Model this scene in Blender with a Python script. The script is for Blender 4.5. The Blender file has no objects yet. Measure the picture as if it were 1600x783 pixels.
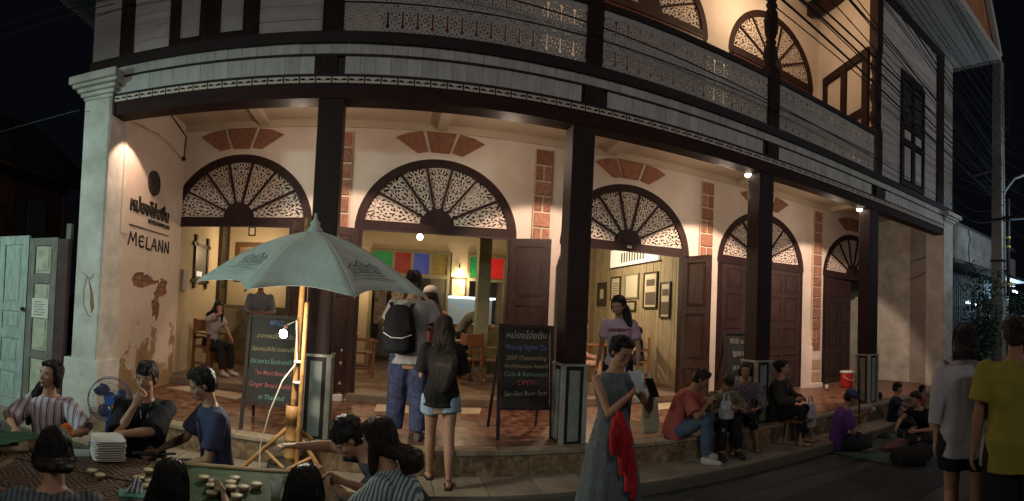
import bpy, math, random
import numpy as np
from mathutils import Vector, Matrix, noise
R_ = math.radians
PI = math.pi
random.seed(7)
scene = bpy.context.scene
col = scene.collection

# ---------------------------------------------------------------- camera (the photograph is a phone panorama)
cd = bpy.data.cameras.new('camera')
cd.type = 'PANO'
cd.panorama_type = 'CENTRAL_CYLINDRICAL'
cd.central_cylindrical_range_u_min = -0.78213
cd.central_cylindrical_range_u_max = 1.27897
cd.central_cylindrical_range_v_min = -0.40820
cd.central_cylindrical_range_v_max = 0.60045
cd.central_cylindrical_radius = 1.0
cd.clip_start = 0.05
cd.clip_end = 400
cam = bpy.data.objects.new('camera', cd)
col.objects.link(cam)
Rm = Matrix(((0.998574, 0.0, -0.053387), (-0.001126, 0.999778, -0.021055), (0.053375, 0.021086, 0.998352)))
cx_, cy_, cz_ = Rm @ Vector((1, 0, 0)), Rm @ Vector((0, 0, 1)), -(Rm @ Vector((0, 1, 0)))
M = Matrix((cx_, cy_, cz_)).transposed().to_4x4()
M.translation = Vector((0, 0, 1.781))
cam.matrix_world = M
scene.camera = cam

# ---------------------------------------------------------------- world: night sky
w = bpy.data.worlds.new('World'); scene.world = w; w.use_nodes = True
nt = w.node_tree; nt.nodes.clear()
out = nt.nodes.new('ShaderNodeOutputWorld'); bg = nt.nodes.new('ShaderNodeBackground')
bg.inputs[0].default_value = (0.42, 0.50, 0.75, 1); bg.inputs[1].default_value = 0.0035
nt.links.new(bg.outputs[0], out.inputs[0])
scene.view_settings.view_transform = 'Standard'
scene.view_settings.look = 'None'
scene.view_settings.exposure = 0.2
scene.view_settings.gamma = 1.0
scene.cycles.max_bounces = 6
scene.cycles.diffuse_bounces = 3
scene.cycles.glossy_bounces = 2
scene.cycles.transmission_bounces = 4
scene.cycles.transparent_max_bounces = 6
scene.cycles.caustics_reflective = False
scene.cycles.caustics_refractive = False
scene.cycles.sample_clamp_indirect = 3.0


def lamp(kind, loc, energy, color, size=0.05, aim=None, cone=60, blend=0.5, name='lamp_light'):
    l = bpy.data.lights.new(name, kind)
    l.energy = energy; l.color = color
    if kind == 'AREA':
        l.shape = 'DISK'; l.size = size
    else:
        l.shadow_soft_size = size
    if kind == 'SPOT':
        l.spot_size = R_(cone); l.spot_blend = blend
    o = bpy.data.objects.new(name, l); col.objects.link(o); o.location = loc
    if aim is not None:
        d = Vector(aim) - Vector(loc)
        o.rotation_euler = d.to_track_quat('-Z', 'Y').to_euler()
    return o


WARM = (1.0, 0.69, 0.50)
# street lamps on the far side of the street, behind the photographer
lamp('AREA', (-2.5, -7.0, 6.5), 122, (1.0, 0.90, 0.82), 1.2, (1.0, 5, 3.6), name='street_lamp_light')
lamp('AREA', (11.0, -5.0, 7.0), 100, (1.0, 0.93, 0.88), 1.0, (9, 5, 4.0), name='street_lamp_light')
# green-white lamp to the left that catches the gate, the pier and the parasol
lamp('SPOT', (-6.5, 0.6, 3.6), 460, (0.68, 1.0, 0.90), 0.15, (-3.3, 5.0, 1.3), 74, 0.6, name='street_lamp_light')
# ceiling spots along the inside of the beam (x, aim x, power)
for sx, ax, e in ((-0.55, -0.70, 150), (2.25, 2.35, 190), (4.68, 5.35, 330), (7.40, 8.45, 200)):
    lamp('SPOT', (sx, 5.45, 3.84), e, WARM, 0.035, (ax, 7.45, 1.2), 88, 0.22, name='spot_light')
for sx in (-1.2, 1.4, 4.70, 7.42):
    lamp('POINT', (sx, 6.0, 3.84), 17, (1.0, 0.76, 0.58), 0.05, name='arcade_fill_light')  # fill points added to lift the arcade wall and ceiling
lamp('SPOT', (-2.90, 5.40, 3.88), 40, WARM, 0.03, (-3.75, 5.75, 1.6), 92, 0.25, name='spot_light')
# inside the cafe
for p, e in (((-2.6, 9.4, 2.7), 34), ((0.6, 9.5, 2.8), 38), ((1.75, 11.2, 2.5), 12), ((-0.6, 10.9, 2.3), 14)):
    lamp('POINT', p, e, (1.0, 0.72, 0.42), 0.06, name='pendant_light')
lamp('POINT', (4.1, 9.6, 3.0), 95, (1.0, 0.80, 0.52), 0.08, name='pendant_light')
lamp('POINT', (9.9, 8.8, 2.6), 18, (0.65, 0.95, 1.0), 0.1, name='pendant_light')
# upper balcony
for p, e in (((0.8, 6.0, 5.05), 9), ((3.4, 6.2, 5.08), 13), ((6.0, 6.3, 7.9), 62), ((2.5, 6.0, 7.9), 30), ((7.3, 5.8, 5.05), 5)):
    lamp('POINT', p, e, (1.0, 0.66, 0.38), 0.06, name='balcony_light')
# bare bulb tied to the parasol pole
lamp('POINT', (-0.93, 4.36, 1.50), 42, (1.0, 0.86, 0.66), 0.03, name='bulb_light')
# shop down the street, plus an added front light for shrub and parapet
lamp('POINT', (12.8, 2.8, 4.6), 75, (0.62, 0.85, 1.0), 0.2, name='shop_and_front_light')  # added front light, stands in the street before the shrub
lamp('POINT', (17.5, 5.8, 2.9), 200, (0.55, 0.8, 1.0), 0.2, name='shop_and_front_light')
# unseen area light over the dining table, above the frame
lamp('AREA', (-2.2, 1.0, 3.4), 5, (1.0, 0.90, 0.72), 0.5, (-1.4, 3.0, 0.7), name='table_area_light')

# ---------------------------------------------------------------- helpers
_mats = {}


def mat(name, c, rough=0.7, c2=None, ns=6.0, bump=0.0, bs=40.0, metal=0.0, rnd=0.0, stretch=None, spec=0.4, detail=5.0, emit=None, es=0.0, alpha=1.0, trans=0.0):
    if name in _mats: return _mats[name]
    m = bpy.data.materials.new(name); m.use_nodes = True
    n = m.node_tree; b = n.nodes['Principled BSDF']; L = n.links.new
    b.inputs['Roughness'].default_value = rough; b.inputs['Metallic'].default_value = metal
    b.inputs['Specular IOR Level'].default_value = spec
    b.inputs['Base Color'].default_value = (*c, 1)
    tc = n.nodes.new('ShaderNodeTexCoord'); src = tc.outputs['Object']
    oi = n.nodes.new('ShaderNodeObjectInfo')
    va = n.nodes.new('ShaderNodeVectorMath'); va.operation = 'MULTIPLY_ADD'
    cmb = n.nodes.new('ShaderNodeCombineXYZ')
    for i in range(3): L(oi.outputs['Random'], cmb.inputs[i])
    L(cmb.outputs[0], va.inputs[0]); va.inputs[1].default_value = (17, 31, 23); L(src, va.inputs[2])
    src = va.outputs[0]
    if stretch:
        mp = n.nodes.new('ShaderNodeMapping'); mp.inputs['Scale'].default_value = stretch
        L(src, mp.inputs[0]); src = mp.outputs[0]
    cur = None
    if c2 is not None:
        t = n.nodes.new('ShaderNodeTexNoise'); t.inputs['Scale'].default_value = ns; t.inputs['Detail'].default_value = detail
        t.inputs['Roughness'].default_value = 0.62
        L(src, t.inputs['Vector'])
        r = n.nodes.new('ShaderNodeMapRange'); r.inputs[1].default_value = 0.33; r.inputs[2].default_value = 0.67
        L(t.outputs['Fac'], r.inputs[0])
        mx = n.nodes.new('ShaderNodeMix'); mx.data_type = 'RGBA'
        mx.inputs[6].default_value = (*c, 1); mx.inputs[7].default_value = (*c2, 1)
        L(r.outputs[0], mx.inputs[0]); cur = mx.outputs[2]
    if rnd:
        hv = n.nodes.new('ShaderNodeHueSaturation')
        mr = n.nodes.new('ShaderNodeMapRange'); mr.inputs[3].default_value = 1 - rnd; mr.inputs[4].default_value = 1 + rnd
        L(oi.outputs['Random'], mr.inputs[0]); L(mr.outputs[0], hv.inputs['Value'])
        if cur is None: hv.inputs['Color'].default_value = (*c, 1)
        else: L(cur, hv.inputs['Color'])
        cur = hv.outputs[0]
    if cur is not None: L(cur, b.inputs['Base Color'])
    if bump:
        t2 = n.nodes.new('ShaderNodeTexNoise'); t2.inputs['Scale'].default_value = bs; t2.inputs['Detail'].default_value = 4
        L(src, t2.inputs['Vector'])
        bp = n.nodes.new('ShaderNodeBump'); bp.inputs['Strength'].default_value = bump; bp.inputs['Distance'].default_value = 0.02
        L(t2.outputs['Fac'], bp.inputs['Height']); L(bp.outputs[0], b.inputs['Normal'])
    if emit is not None:
        b.inputs['Emission Color'].default_value = (*emit, 1); b.inputs['Emission Strength'].default_value = es
    if alpha < 1: b.inputs['Alpha'].default_value = alpha
    if trans: b.inputs['Transmission Weight'].default_value = trans
    _mats[name] = m
    return m


class MB:
    def __init__(s): s.v = []; s.f = []
    def add(s, vs, fs):
        k = len(s.v); s.v += [tuple(p) for p in vs]; s.f += [tuple(i + k for i in q) for q in fs]; return s
    def box(s, x0, x1, y0, y1, z0, z1):
        return s.add([(x0, y0, z0), (x1, y0, z0), (x1, y1, z0), (x0, y1, z0), (x0, y0, z1), (x1, y0, z1), (x1, y1, z1), (x0, y1, z1)],
                     [(0, 3, 2, 1), (4, 5, 6, 7), (0, 1, 5, 4), (1, 2, 6, 5), (2, 3, 7, 6), (3, 0, 4, 7)])
    def cbox(s, c, d, rz=0.0, rx=0.0, ry=0.0):
        m = MB().box(-d[0] / 2, d[0] / 2, -d[1] / 2, d[1] / 2, -d[2] / 2, d[2] / 2)
        from mathutils import Euler
        T = Matrix.Translation(c) @ Euler((rx, ry, rz)).to_matrix().to_4x4()
        return s.add([T @ Vector(p) for p in m.v], m.f)
    def prism(s, poly, f0, f1):
        """poly: list of (a,b); f0/f1 map (a,b) to the two end faces"""
        n = len(poly)
        return s.add([f0(*p) for p in poly] + [f1(*p) for p in poly],
                     [tuple(range(n)), tuple(range(2 * n - 1, n - 1, -1))] + [(i, i + n, (i + 1) % n + n, (i + 1) % n) for i in range(n)])
    def tube(s, pts, rad, n=8, caps=True):
        pts = [Vector(p) for p in pts]; m = len(pts)
        if not hasattr(rad, '__len__'): rad = [rad] * m
        vs = []; up = None
        for i in range(m):
            d = (pts[min(i + 1, m - 1)] - pts[max(i - 1, 0)])
            if d.length < 1e-9: d = Vector((0, 0, 1))
            d.normalize()
            if up is None:
                a = Vector((0, 0, 1)) if abs(d.z) < 0.9 else Vector((1, 0, 0))
                up = (a - d * a.dot(d)).normalized()
            else:
                up = up - d * up.dot(d)
                up = up.normalized() if up.length > 1e-6 else d.orthogonal().normalized()
            sd = d.cross(up)
            r = rad[i]; ra, rb = (r if hasattr(r, '__len__') else (r, r))
            for k in range(n):
                t = 2 * PI * k / n
                vs.append(pts[i] + sd * (math.cos(t) * ra) + up * (math.sin(t) * rb))
        fs = [(i * n + k, i * n + (k + 1) % n, (i + 1) * n + (k + 1) % n, (i + 1) * n + k) for i in range(m - 1) for k in range(n)]
        if caps: fs += [tuple(range(n - 1, -1, -1)), tuple(range((m - 1) * n, m * n))]
        return s.add(vs, fs)
    def lathe(s, prof, c=(0, 0, 0), n=16, ry=1.0):
        vs = []; m = len(prof)
        for r, z in prof:
            for k in range(n):
                t = 2 * PI * k / n; vs.append((c[0] + r * math.cos(t), c[1] + r * ry * math.sin(t), c[2] + z))
        fs = [(i * n + k, i * n + (k + 1) % n, (i + 1) * n + (k + 1) % n, (i + 1) * n + k) for i in range(m - 1) for k in range(n)]
        fs += [tuple(range(n - 1, -1, -1)), tuple(range((m - 1) * n, m * n))]
        return s.add(vs, fs)
    def ell(s, c, r, n=12, m=8, rot=None):
        vs = []; c = Vector(c)
        for i in range(1, m):
            a = PI * i / m
            for k in range(n):
                t = 2 * PI * k / n
                p = Vector((r[0] * math.sin(a) * math.cos(t), r[1] * math.sin(a) * math.sin(t), r[2] * math.cos(a)))
                vs.append(c + (rot @ p if rot else p))
        tp = Vector((0, 0, r[2])); vs += [c + (rot @ tp if rot else tp), c - (rot @ tp if rot else tp)]
        a, b = len(vs) - 2, len(vs) - 1
        fs = [(i * n + k, (i + 1) * n + k, (i + 1) * n + (k + 1) % n, i * n + (k + 1) % n) for i in range(m - 2) for k in range(n)]
        fs += [(a, k, (k + 1) % n) for k in range(n)] + [(b, (m - 2) * n + (k + 1) % n, (m - 2) * n + k) for k in range(n)]
        return s.add(vs, fs)
    def mesh(s, name, m, smooth=False):
        me = bpy.data.meshes.new(name); me.from_pydata(s.v, [], s.f); me.update()
        if m: me.materials.append(m)
        if smooth:
            for p in me.polygons: p.use_smooth = True
        return me
    def build(s, name, m, parent=None, smooth=False, loc=None, bevel=0, world=True):
        return link(name, s.mesh(name, m, smooth), parent, loc, world, bevel)


def link(name, me, parent=None, loc=None, world=True, bevel=0, rot=None):
    o = bpy.data.objects.new(name, me); col.objects.link(o)
    if loc is not None: o.location = loc
    if rot is not None: o.rotation_euler = rot
    if parent is not None:
        o.parent = parent
        if world and parent.type == 'EMPTY': o.matrix_parent_inverse = Matrix.Translation(-parent.location)
    if bevel:
        b = o.modifiers.new('bevel', 'BEVEL'); b.width = bevel; b.segments = 2; b.limit_method = 'ANGLE'
    return o


def tag(o, label=None, cat=None, group=None, kind=None):
    if label: o['label'] = label
    if cat: o['category'] = cat
    if group: o['group'] = group
    if kind: o['kind'] = kind
    return o


def thing(name, label, cat, loc=(0, 0, 0), rz=0.0, group=None):
    o = bpy.data.objects.new(name, None); col.objects.link(o); o.empty_display_size = 0.2
    o.location = loc; o.rotation_euler = (0, 0, rz)
    return tag(o, label, cat, group)


def copy_thing(root, loc, rz, label, group=None):
    c = root.copy(); col.objects.link(c); c.location = loc; c.rotation_euler = (0, 0, rz); c['label'] = label
    if group: c['group'] = group
    def rec(a, b):
        for ch in list(a.children):
            d = ch.copy(); col.objects.link(d); d.parent = b; rec(ch, d)
    rec(root, c)
    return c


def march(fn, x0, x1, y0, y1, nx, ny, t, m=None):
    """cut-out board: solid where fn(x, y) > 0; in the local x/z plane, thickness t along y"""
    m = m or MB()
    dx, dy = (x1 - x0) / nx, (y1 - y0) / ny
    g = [[fn(x0 + i * dx, y0 + j * dy) for i in range(nx + 1)] for j in range(ny + 1)]
    idx = {}
    def vert(x, y, d):
        k = (round(x, 5), round(y, 5), d)
        if k not in idx:
            idx[k] = len(m.v); m.v.append((x, d, y))
        return idx[k]
    for j in range(ny):
        i = 0
        while i < nx:
            c = [(x0 + i * dx, y0 + j * dy, g[j][i]), (x0 + (i + 1) * dx, y0 + j * dy, g[j][i + 1]),
                 (x0 + (i + 1) * dx, y0 + (j + 1) * dy, g[j + 1][i + 1]), (x0 + i * dx, y0 + (j + 1) * dy, g[j + 1][i])]
            i += 1
            poly = []; cuts = []
            for a in range(4):
                p, q = c[a], c[(a + 1) % 4]
                if p[2] > 0: poly.append((p[0], p[1]))
                if (p[2] > 0) != (q[2] > 0):
                    u = p[2] / (p[2] - q[2]); u = min(max(u, 0.02), 0.98)
                    pt = (p[0] + (q[0] - p[0]) * u, p[1] + (q[1] - p[1]) * u)
                    poly.append(pt); cuts.append((pt, p[2] > 0))
            if len(poly) < 3: continue
            m.f.append(tuple(vert(p[0], p[1], -t / 2) for p in poly))
            m.f.append(tuple(vert(p[0], p[1], t / 2) for p in reversed(poly)))
            if len(cuts) == 2:
                (a, sa), (b, sb) = cuts
                if not sa: a, b = b, a
                m.f.append((vert(a[0], a[1], -t / 2), vert(a[0], a[1], t / 2), vert(b[0], b[1], t / 2), vert(b[0], b[1], -t / 2)))
    return m


_work = bpy.data.scenes.new('workshop')     # meshes are made here, one at a time, and the scene is removed at the end


def baked(o):
    """mesh of an object with its modifiers applied"""
    _work.collection.objects.link(o)
    with bpy.context.temp_override(scene=_work, view_layer=_work.view_layers[0]):
        dg = bpy.context.evaluated_depsgraph_get()
        me = bpy.data.meshes.new_from_object(o.evaluated_get(dg))
    bpy.data.objects.remove(o)
    return me


def text_mesh(s, size, m, name='lettering', wob=0.0, bold=0.0, align='CENTER', shear=0.0, space=1.0):
    cu = bpy.data.curves.new('t', 'FONT'); cu.body = s; cu.size = size; cu.align_x = align; cu.offset = bold; cu.shear = shear
    cu.space_character = space; cu.resolution_u = 3
    me = baked(bpy.data.objects.new('t', cu)); bpy.data.curves.remove(cu)
    me.name = name; me.materials.clear(); me.materials.append(m)
    if wob:
        for v in me.vertices:
            n_ = noise.noise_vector(Vector((v.co.x * 9 / size * 0.1, v.co.y * 9 / size * 0.1, len(s))))
            v.co.x += n_.x * wob * size; v.co.y += n_.y * wob * size
    return me


# ---------------------------------------------------------------- materials of the house
DW = mat('dark_wood', (0.036, 0.014, 0.013), 0.6, (0.018, 0.008, 0.008), 5, 0.35, 60, spec=0.25, stretch=(4, 4, 0.6))
DWL = mat('brown_door_wood', (0.056, 0.029, 0.025), 0.45, (0.022, 0.011, 0.010), 9, 0.4, 50, rnd=0.12, stretch=(5, 5, 0.7))
DWH = mat('beam_wood', (0.045, 0.017, 0.016), 0.65, (0.024, 0.010, 0.010), 5, 0.3, 60, spec=0.2, stretch=(0.6, 4, 4))
DRK = mat('dark_trim_paint', (0.012, 0.008, 0.009), 0.6, (0.028, 0.014, 0.014), 8)
PLA = mat('cream_plaster', (0.74, 0.66, 0.59), 0.85, (0.62, 0.54, 0.47), 1.6, 0.12, 14)
CEI = mat('ceiling_plaster', (0.60, 0.50, 0.38), 0.85, (0.50, 0.41, 0.30), 1.1, 0.08, 10)
WHB = mat('white_painted_board', (0.58, 0.58, 0.55), 0.6, (0.42, 0.42, 0.40), 4.5, 0.1, 30, rnd=0.10, stretch=(3, 3, 0.7))
WHH = mat('white_horizontal_board', (0.60, 0.57, 0.56), 0.6, (0.46, 0.43, 0.42), 4.5, 0.1, 30, rnd=0.07, stretch=(0.7, 3, 3))
WHT = mat('white_fret_paint', (0.70, 0.61, 0.53), 0.6, (0.58, 0.50, 0.43), 20)
GRF = mat('grey_fret_paint', (0.56, 0.55, 0.53), 0.6, (0.46, 0.45, 0.44), 12)
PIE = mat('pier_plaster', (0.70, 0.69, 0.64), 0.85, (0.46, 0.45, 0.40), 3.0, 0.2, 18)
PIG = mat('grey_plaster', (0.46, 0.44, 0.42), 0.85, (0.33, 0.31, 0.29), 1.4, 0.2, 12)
BRK = mat('terracotta_brick', (0.36, 0.175, 0.11), 0.85, (0.22, 0.10, 0.065), 22, 0.6, 60, rnd=0.18)
BRP = mat('pilaster_brick', (0.40, 0.205, 0.135), 0.85, (0.23, 0.105, 0.07), 22, 0.7, 55, rnd=0.2)
MOR = mat('mortar', (0.60, 0.52, 0.42), 0.9, (0.5, 0.42, 0.33), 9)


def plaster_worn():
    m = bpy.data.materials.new('worn_plaster'); m.use_nodes = True
    n = m.node_tree; b = n.nodes['Principled BSDF']; L = n.links.new
    b.inputs['Roughness'].default_value = 0.88
    tc = n.nodes.new('ShaderNodeTexCoord'); sx = n.nodes.new('ShaderNodeSeparateXYZ'); L(tc.outputs['Object'], sx.inputs[0])
    t1 = n.nodes.new('ShaderNodeTexNoise'); t1.inputs['Scale'].default_value = 2.2; t1.inputs['Detail'].default_value = 9; t1.inputs['Roughness'].default_value = 0.65
    L(tc.outputs['Object'], t1.inputs['Vector'])
    # ochre undercoat shows where the damp has lifted the paint, up to about 1.7 m
    a = n.nodes.new('ShaderNodeMapRange'); a.inputs[1].default_value = 1.95; a.inputs[2].default_value = 0.5; a.inputs[3].default_value = -0.20; a.inputs[4].default_value = 0.13
    L(sx.outputs['Z'], a.inputs[0])
    ad = n.nodes.new('ShaderNodeMath'); ad.operation = 'ADD'; L(a.outputs[0], ad.inputs[0]); L(t1.outputs['Fac'], ad.inputs[1])
    st = n.nodes.new('ShaderNodeMapRange'); st.inputs[1].default_value = 0.515; st.inputs[2].default_value = 0.53; L(ad.outputs[0], st.inputs[0])
    t2 = n.nodes.new('ShaderNodeTexNoise'); t2.inputs['Scale'].default_value = 7; t2.inputs['Detail'].default_value = 6; L(tc.outputs['Object'], t2.inputs['Vector'])
    m1 = n.nodes.new('ShaderNodeMix'); m1.data_type = 'RGBA'; m1.inputs[6].default_value = (0.70, 0.58, 0.50, 1); m1.inputs[7].default_value = (0.58, 0.47, 0.39, 1); L(t2.outputs['Fac'], m1.inputs[0])
    m2 = n.nodes.new('ShaderNodeMix'); m2.data_type = 'RGBA'; m2.inputs[6].default_value = (0.44, 0.31, 0.16, 1); m2.inputs[7].default_value = (0.22, 0.13, 0.06, 1); L(t2.outputs['Fac'], m2.inputs[0])
    mx = n.nodes.new('ShaderNodeMix'); mx.data_type = 'RGBA'; L(st.outputs[0], mx.inputs[0]); L(m1.outputs[2], mx.inputs[6]); L(m2.outputs[2], mx.inputs[7])
    L(mx.outputs[2], b.inputs['Base Color'])
    bp = n.nodes.new('ShaderNodeBump'); bp.inputs['Strength'].default_value = 0.5; bp.inputs['Distance'].default_value = 0.02; bp.invert = True
    L(st.outputs[0], bp.inputs['Height'])
    bp2 = n.nodes.new('ShaderNodeBump'); bp2.inputs['Strength'].default_value = 0.15; L(t2.outputs['Fac'], bp2.inputs['Height']); L(bp.outputs[0], bp2.inputs['Normal'])
    L(bp2.outputs[0], b.inputs['Normal'])
    return m
WORN = plaster_worn()


def tile_mat(name, ca, cb, cc, rough=0.35):
    """encaustic cement tile: a flower in a diamond, centred on each tile"""
    m = bpy.data.materials.new(name); m.use_nodes = True
    n = m.node_tree; b = n.nodes['Principled BSDF']; L = n.links.new
    b.inputs['Roughness'].default_value = rough
    tc = n.nodes.new('ShaderNodeTexCoord'); oi = n.nodes.new('ShaderNodeObjectInfo')
    mp = n.nodes.new('ShaderNodeMapping'); mp.inputs['Scale'].default_value = (21, 21, 21); L(tc.outputs['Object'], mp.inputs[0])
    sx = n.nodes.new('ShaderNodeSeparateXYZ'); L(mp.outputs[0], sx.inputs[0])
    c = []
    for k in range(2):
        q = n.nodes.new('ShaderNodeMath'); q.operation = 'COSINE'; L(sx.outputs[k], q.inputs[0]); c.append(q.outputs[0])
    s_ = n.nodes.new('ShaderNodeMath'); s_.operation = 'ADD'; L(c[0], s_.inputs[0]); L(c[1], s_.inputs[1])
    p_ = n.nodes.new('ShaderNodeMath'); p_.operation = 'MULTIPLY'; L(c[0], p_.inputs[0]); L(c[1], p_.inputs[1])
    r1 = n.nodes.new('ShaderNodeMapRange'); r1.inputs[1].default_value = 0.15; r1.inputs[2].default_value = 0.45; L(s_.outputs[0], r1.inputs[0])
    r2 = n.nodes.new('ShaderNodeMapRange'); r2.inputs[1].default_value = 0.25; r2.inputs[2].default_value = 0.5; L(p_.outputs[0], r2.inputs[0])
    m1 = n.nodes.new('ShaderNodeMix'); m1.data_type = 'RGBA'; m1.inputs[6].default_value = (*ca, 1); m1.inputs[7].default_value = (*cb, 1); L(r1.outputs[0], m1.inputs[0])
    m2 = n.nodes.new('ShaderNodeMix'); m2.data_type = 'RGBA'; L(m1.outputs[2], m2.inputs[6]); m2.inputs[7].default_value = (*cc, 1); L(r2.outputs[0], m2.inputs[0])
    t = n.nodes.new('ShaderNodeTexNoise'); t.inputs['Scale'].default_value = 9; t.inputs['Detail'].default_value = 6
    cb_ = n.nodes.new('ShaderNodeVectorMath'); cb_.operation = 'ADD'; L(tc.outputs['Object'], cb_.inputs[0]); L(oi.outputs['Location'], cb_.inputs[1]); L(cb_.outputs[0], t.inputs['Vector'])
    hv = n.nodes.new('ShaderNodeHueSaturation'); mr = n.nodes.new('ShaderNodeMapRange'); mr.inputs[1].default_value = 0.3; mr.inputs[2].default_value = 0.7; mr.inputs[3].default_value = 0.40; mr.inputs[4].default_value = 1.15
    L(t.outputs['Fac'], mr.inputs[0]); L(mr.outputs[0], hv.inputs['Value']); L(m2.outputs[2], hv.inputs['Color'])
    L(hv.outputs[0], b.inputs['Base Color'])
    rr = n.nodes.new('ShaderNodeMapRange'); rr.inputs[3].default_value = rough - 0.1; rr.inputs[4].default_value = rough + 0.25; L(t.outputs['Fac'], rr.inputs[0]); L(rr.outputs[0], b.inputs['Roughness'])
    return m


# ---------------------------------------------------------------- ground, road, pavement, terrace
FZ, SZ, D1, D2 = 0.40, 0.14, 5.108, 7.312
ASP = mat('road_asphalt', (0.085, 0.083, 0.078), 0.6, (0.035, 0.035, 0.036), 1.1, 0.9, 90, detail=12)
g = MB(); g.add([(-120, -120, -0.02), (160, -120, -0.02), (160, 160, -0.02), (-120, 160, -0.02)], [(0, 1, 2, 3)])
tag(g.build('ground', mat('dark_earth', (0.04, 0.036, 0.03), 0.9)), kind='structure')
road = MB().add([(-30, -20, 0), (60, -20, 0), (60, 6.2, 0), (-30, 6.2, 0)], [(0, 1, 2, 3)])
rd = tag(road.build('road', ASP), kind='structure')
MB().box(2.2, 5.6, 2.5, 3.6, 0.001, 0.006).build('asphalt_patch', mat('asphalt_patch', (0.045, 0.045, 0.046), 0.8, (0.028, 0.028, 0.03), 5, 0.9, 90), rd)
MB().box(4.4, 9.5, 1.2, 2.1, 0.001, 0.005).build('asphalt_patch', mat('asphalt_patch', (0.045, 0.045, 0.046), 0.8), rd)
MB().tube([(1.0, 3.95, 0.0), (2.5, 3.88, 0.002), (4.2, 3.98, 0.0), (7.0, 3.7, 0.002), (10, 3.9, 0)], [(0.012, 0.006)] * 5, 4).build('tar_seam', mat('tar', (0.012, 0.012, 0.012), 0.5), rd)
random.seed(5)
lt = MB()
for k in range(90):
    x_, y_ = random.uniform(0.5, 9), random.uniform(2.4, 4.35); r_ = random.uniform(0.008, 0.03)
    lt.cbox((x_, y_, 0.006), (r_, r_ * random.uniform(0.4, 1), 0.004), random.uniform(0, 3))
tag(lt.build('litter', mat('litter_scraps', (0.28, 0.26, 0.22), 0.8, (0.08, 0.09, 0.04), 3)), kind='stuff')
# pavement slab in front of the terrace
PAV = mat('pavement_concrete', (0.30, 0.25, 0.19), 0.8, (0.19, 0.155, 0.115), 3.2, 0.35, 30, rnd=0.12)
pv = MB().box(-9, 7.55, 4.40, 4.93, 0.0, SZ - 0.012)
pave = tag(pv.build('pavement', mat('pavement_joint', (0.10, 0.085, 0.065), 0.9), bevel=0.02), kind='structure')
pm = MB().box(-0.245, 0.245, -0.258, 0.258, 0, 0.016).mesh('paving_slab', PAV)
for i in range(33):
    link('paving_slab', pm, pave, (-8.75 + i * 0.5, 4.668, SZ - 0.012 + random.uniform(0, 0.003)))
# terrace
tb = MB().box(-3.30, 10.95, 4.945, 7.9, 0.0, FZ - 0.012)
ter = tag(tb.build('terrace', mat('terrace_concrete', (0.26, 0.22, 0.17), 0.85, (0.17, 0.14, 0.10), 4, 0.3, 30)), kind='structure')
x = -3.3
while x < 10.9:
    z_ = random.uniform(-0.002, 0.002)
    MB().box(x, x + 0.445, 4.915 + z_, 5.10, FZ - 0.045, FZ + 0.002 + z_ * 0.4).build('nosing_slab', mat('nosing_concrete', (0.34, 0.27, 0.19), 0.7, (0.22, 0.17, 0.12), 5, 0.3, 30, rnd=0.12), ter, bevel=0.008); x += 0.45
TL = tile_mat('patterned_floor_tile', (0.20, 0.09, 0.055), (0.23, 0.13, 0.08), (0.125, 0.050, 0.034), 0.30)
tm = MB().box(-0.1485, 0.1485, -0.1485, 0.1485, 0, 0.014).mesh('floor_tile', TL)
cnt = 0; rest = MB()
tiles = [(-3.15 + i * 0.3, 5.25 + j * 0.3) for i in range(48) for j in range(8)]
tiles.sort(key=lambda p: p[0] ** 2 * 0.55 + p[1] ** 2)
for k, (tx, ty) in enumerate(tiles):
    if tx > 10.9: continue
    if k < 290: link('floor_tile', tm, ter, (tx, ty, FZ - 0.012 + random.uniform(0, 0.0012)))
    else: rest.box(tx - 0.1485, tx + 0.1485, ty - 0.1485, ty + 0.1485, FZ - 0.012, FZ + 0.002)
tag(rest.build('floor_tiling', TL, ter), kind='stuff')
RT = tile_mat('riser_tile', (0.24, 0.17, 0.10), (0.33, 0.25, 0.15), (0.13, 0.07, 0.04), 0.5)
rm = MB().box(-0.118, 0.118, -0.008, 0.0, -0.105, 0.105).mesh('riser_tile', mat('riser_tile_face', (0.27, 0.19, 0.11), 0.55, (0.13, 0.075, 0.045), 16, 0.15, 30, rnd=0.12, detail=1.5))
for i in range(59):
    link('riser_tile', rm, ter, (-3.17 + i * 0.24, 4.944, 0.247))

# ================================================================ the shophouse
H = thing('shophouse', 'two storey white and brown timber shophouse with arched doors and fretwork balcony', 'building', (3.5, 6.2, 0))
DX = [(-2.36, 1.15), (0.66, 1.20), (3.80, 1.20), (6.86, 1.18), (9.90, 1.16)]   # lower arches: centre, outer half width
ZS = 2.93                                                                      # springing
def arch_wall(mb, x0, x1, z0, z1, y0, y1, doors, zs, rise, base):
    """wall with arched openings, with reveals"""
    xs = x0
    for cx, hw in doors:
        mb.box(xs, cx - hw, y0, y1, z0, z1); xs = cx + hw
        n = 22; P = [(cx - hw * math.cos(PI * k / n), zs + rise * math.sin(PI * k / n)) for k in range(n + 1)]
        for k in range(n):
            (a, b), (c, d) = P[k], P[k + 1]
            mb.add([(a, y0, b), (c, y0, d), (c, y0, z1), (a, y0, z1), (a, y1, b), (c, y1, d), (c, y1, z1), (a, y1, z1)],
                   [(0, 1, 2, 3), (7, 6, 5, 4), (0, 4, 5, 1), (3, 2, 6, 7)])
        if base > z0: mb.box(cx - hw, cx + hw, y0, y1, z0, base)
    mb.box(xs, x1, y0, y1, z0, z1)
fw = MB(); arch_wall(fw, -3.42, 11.5, 0.3, 4.56, D2, D2 + 0.26, DX, ZS, 1.09, 0.3)
fw.build('front_wall', PLA, H)
UX = [(0.90, 1.22), (4.05, 1.22), (7.02, 1.22)]
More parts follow.
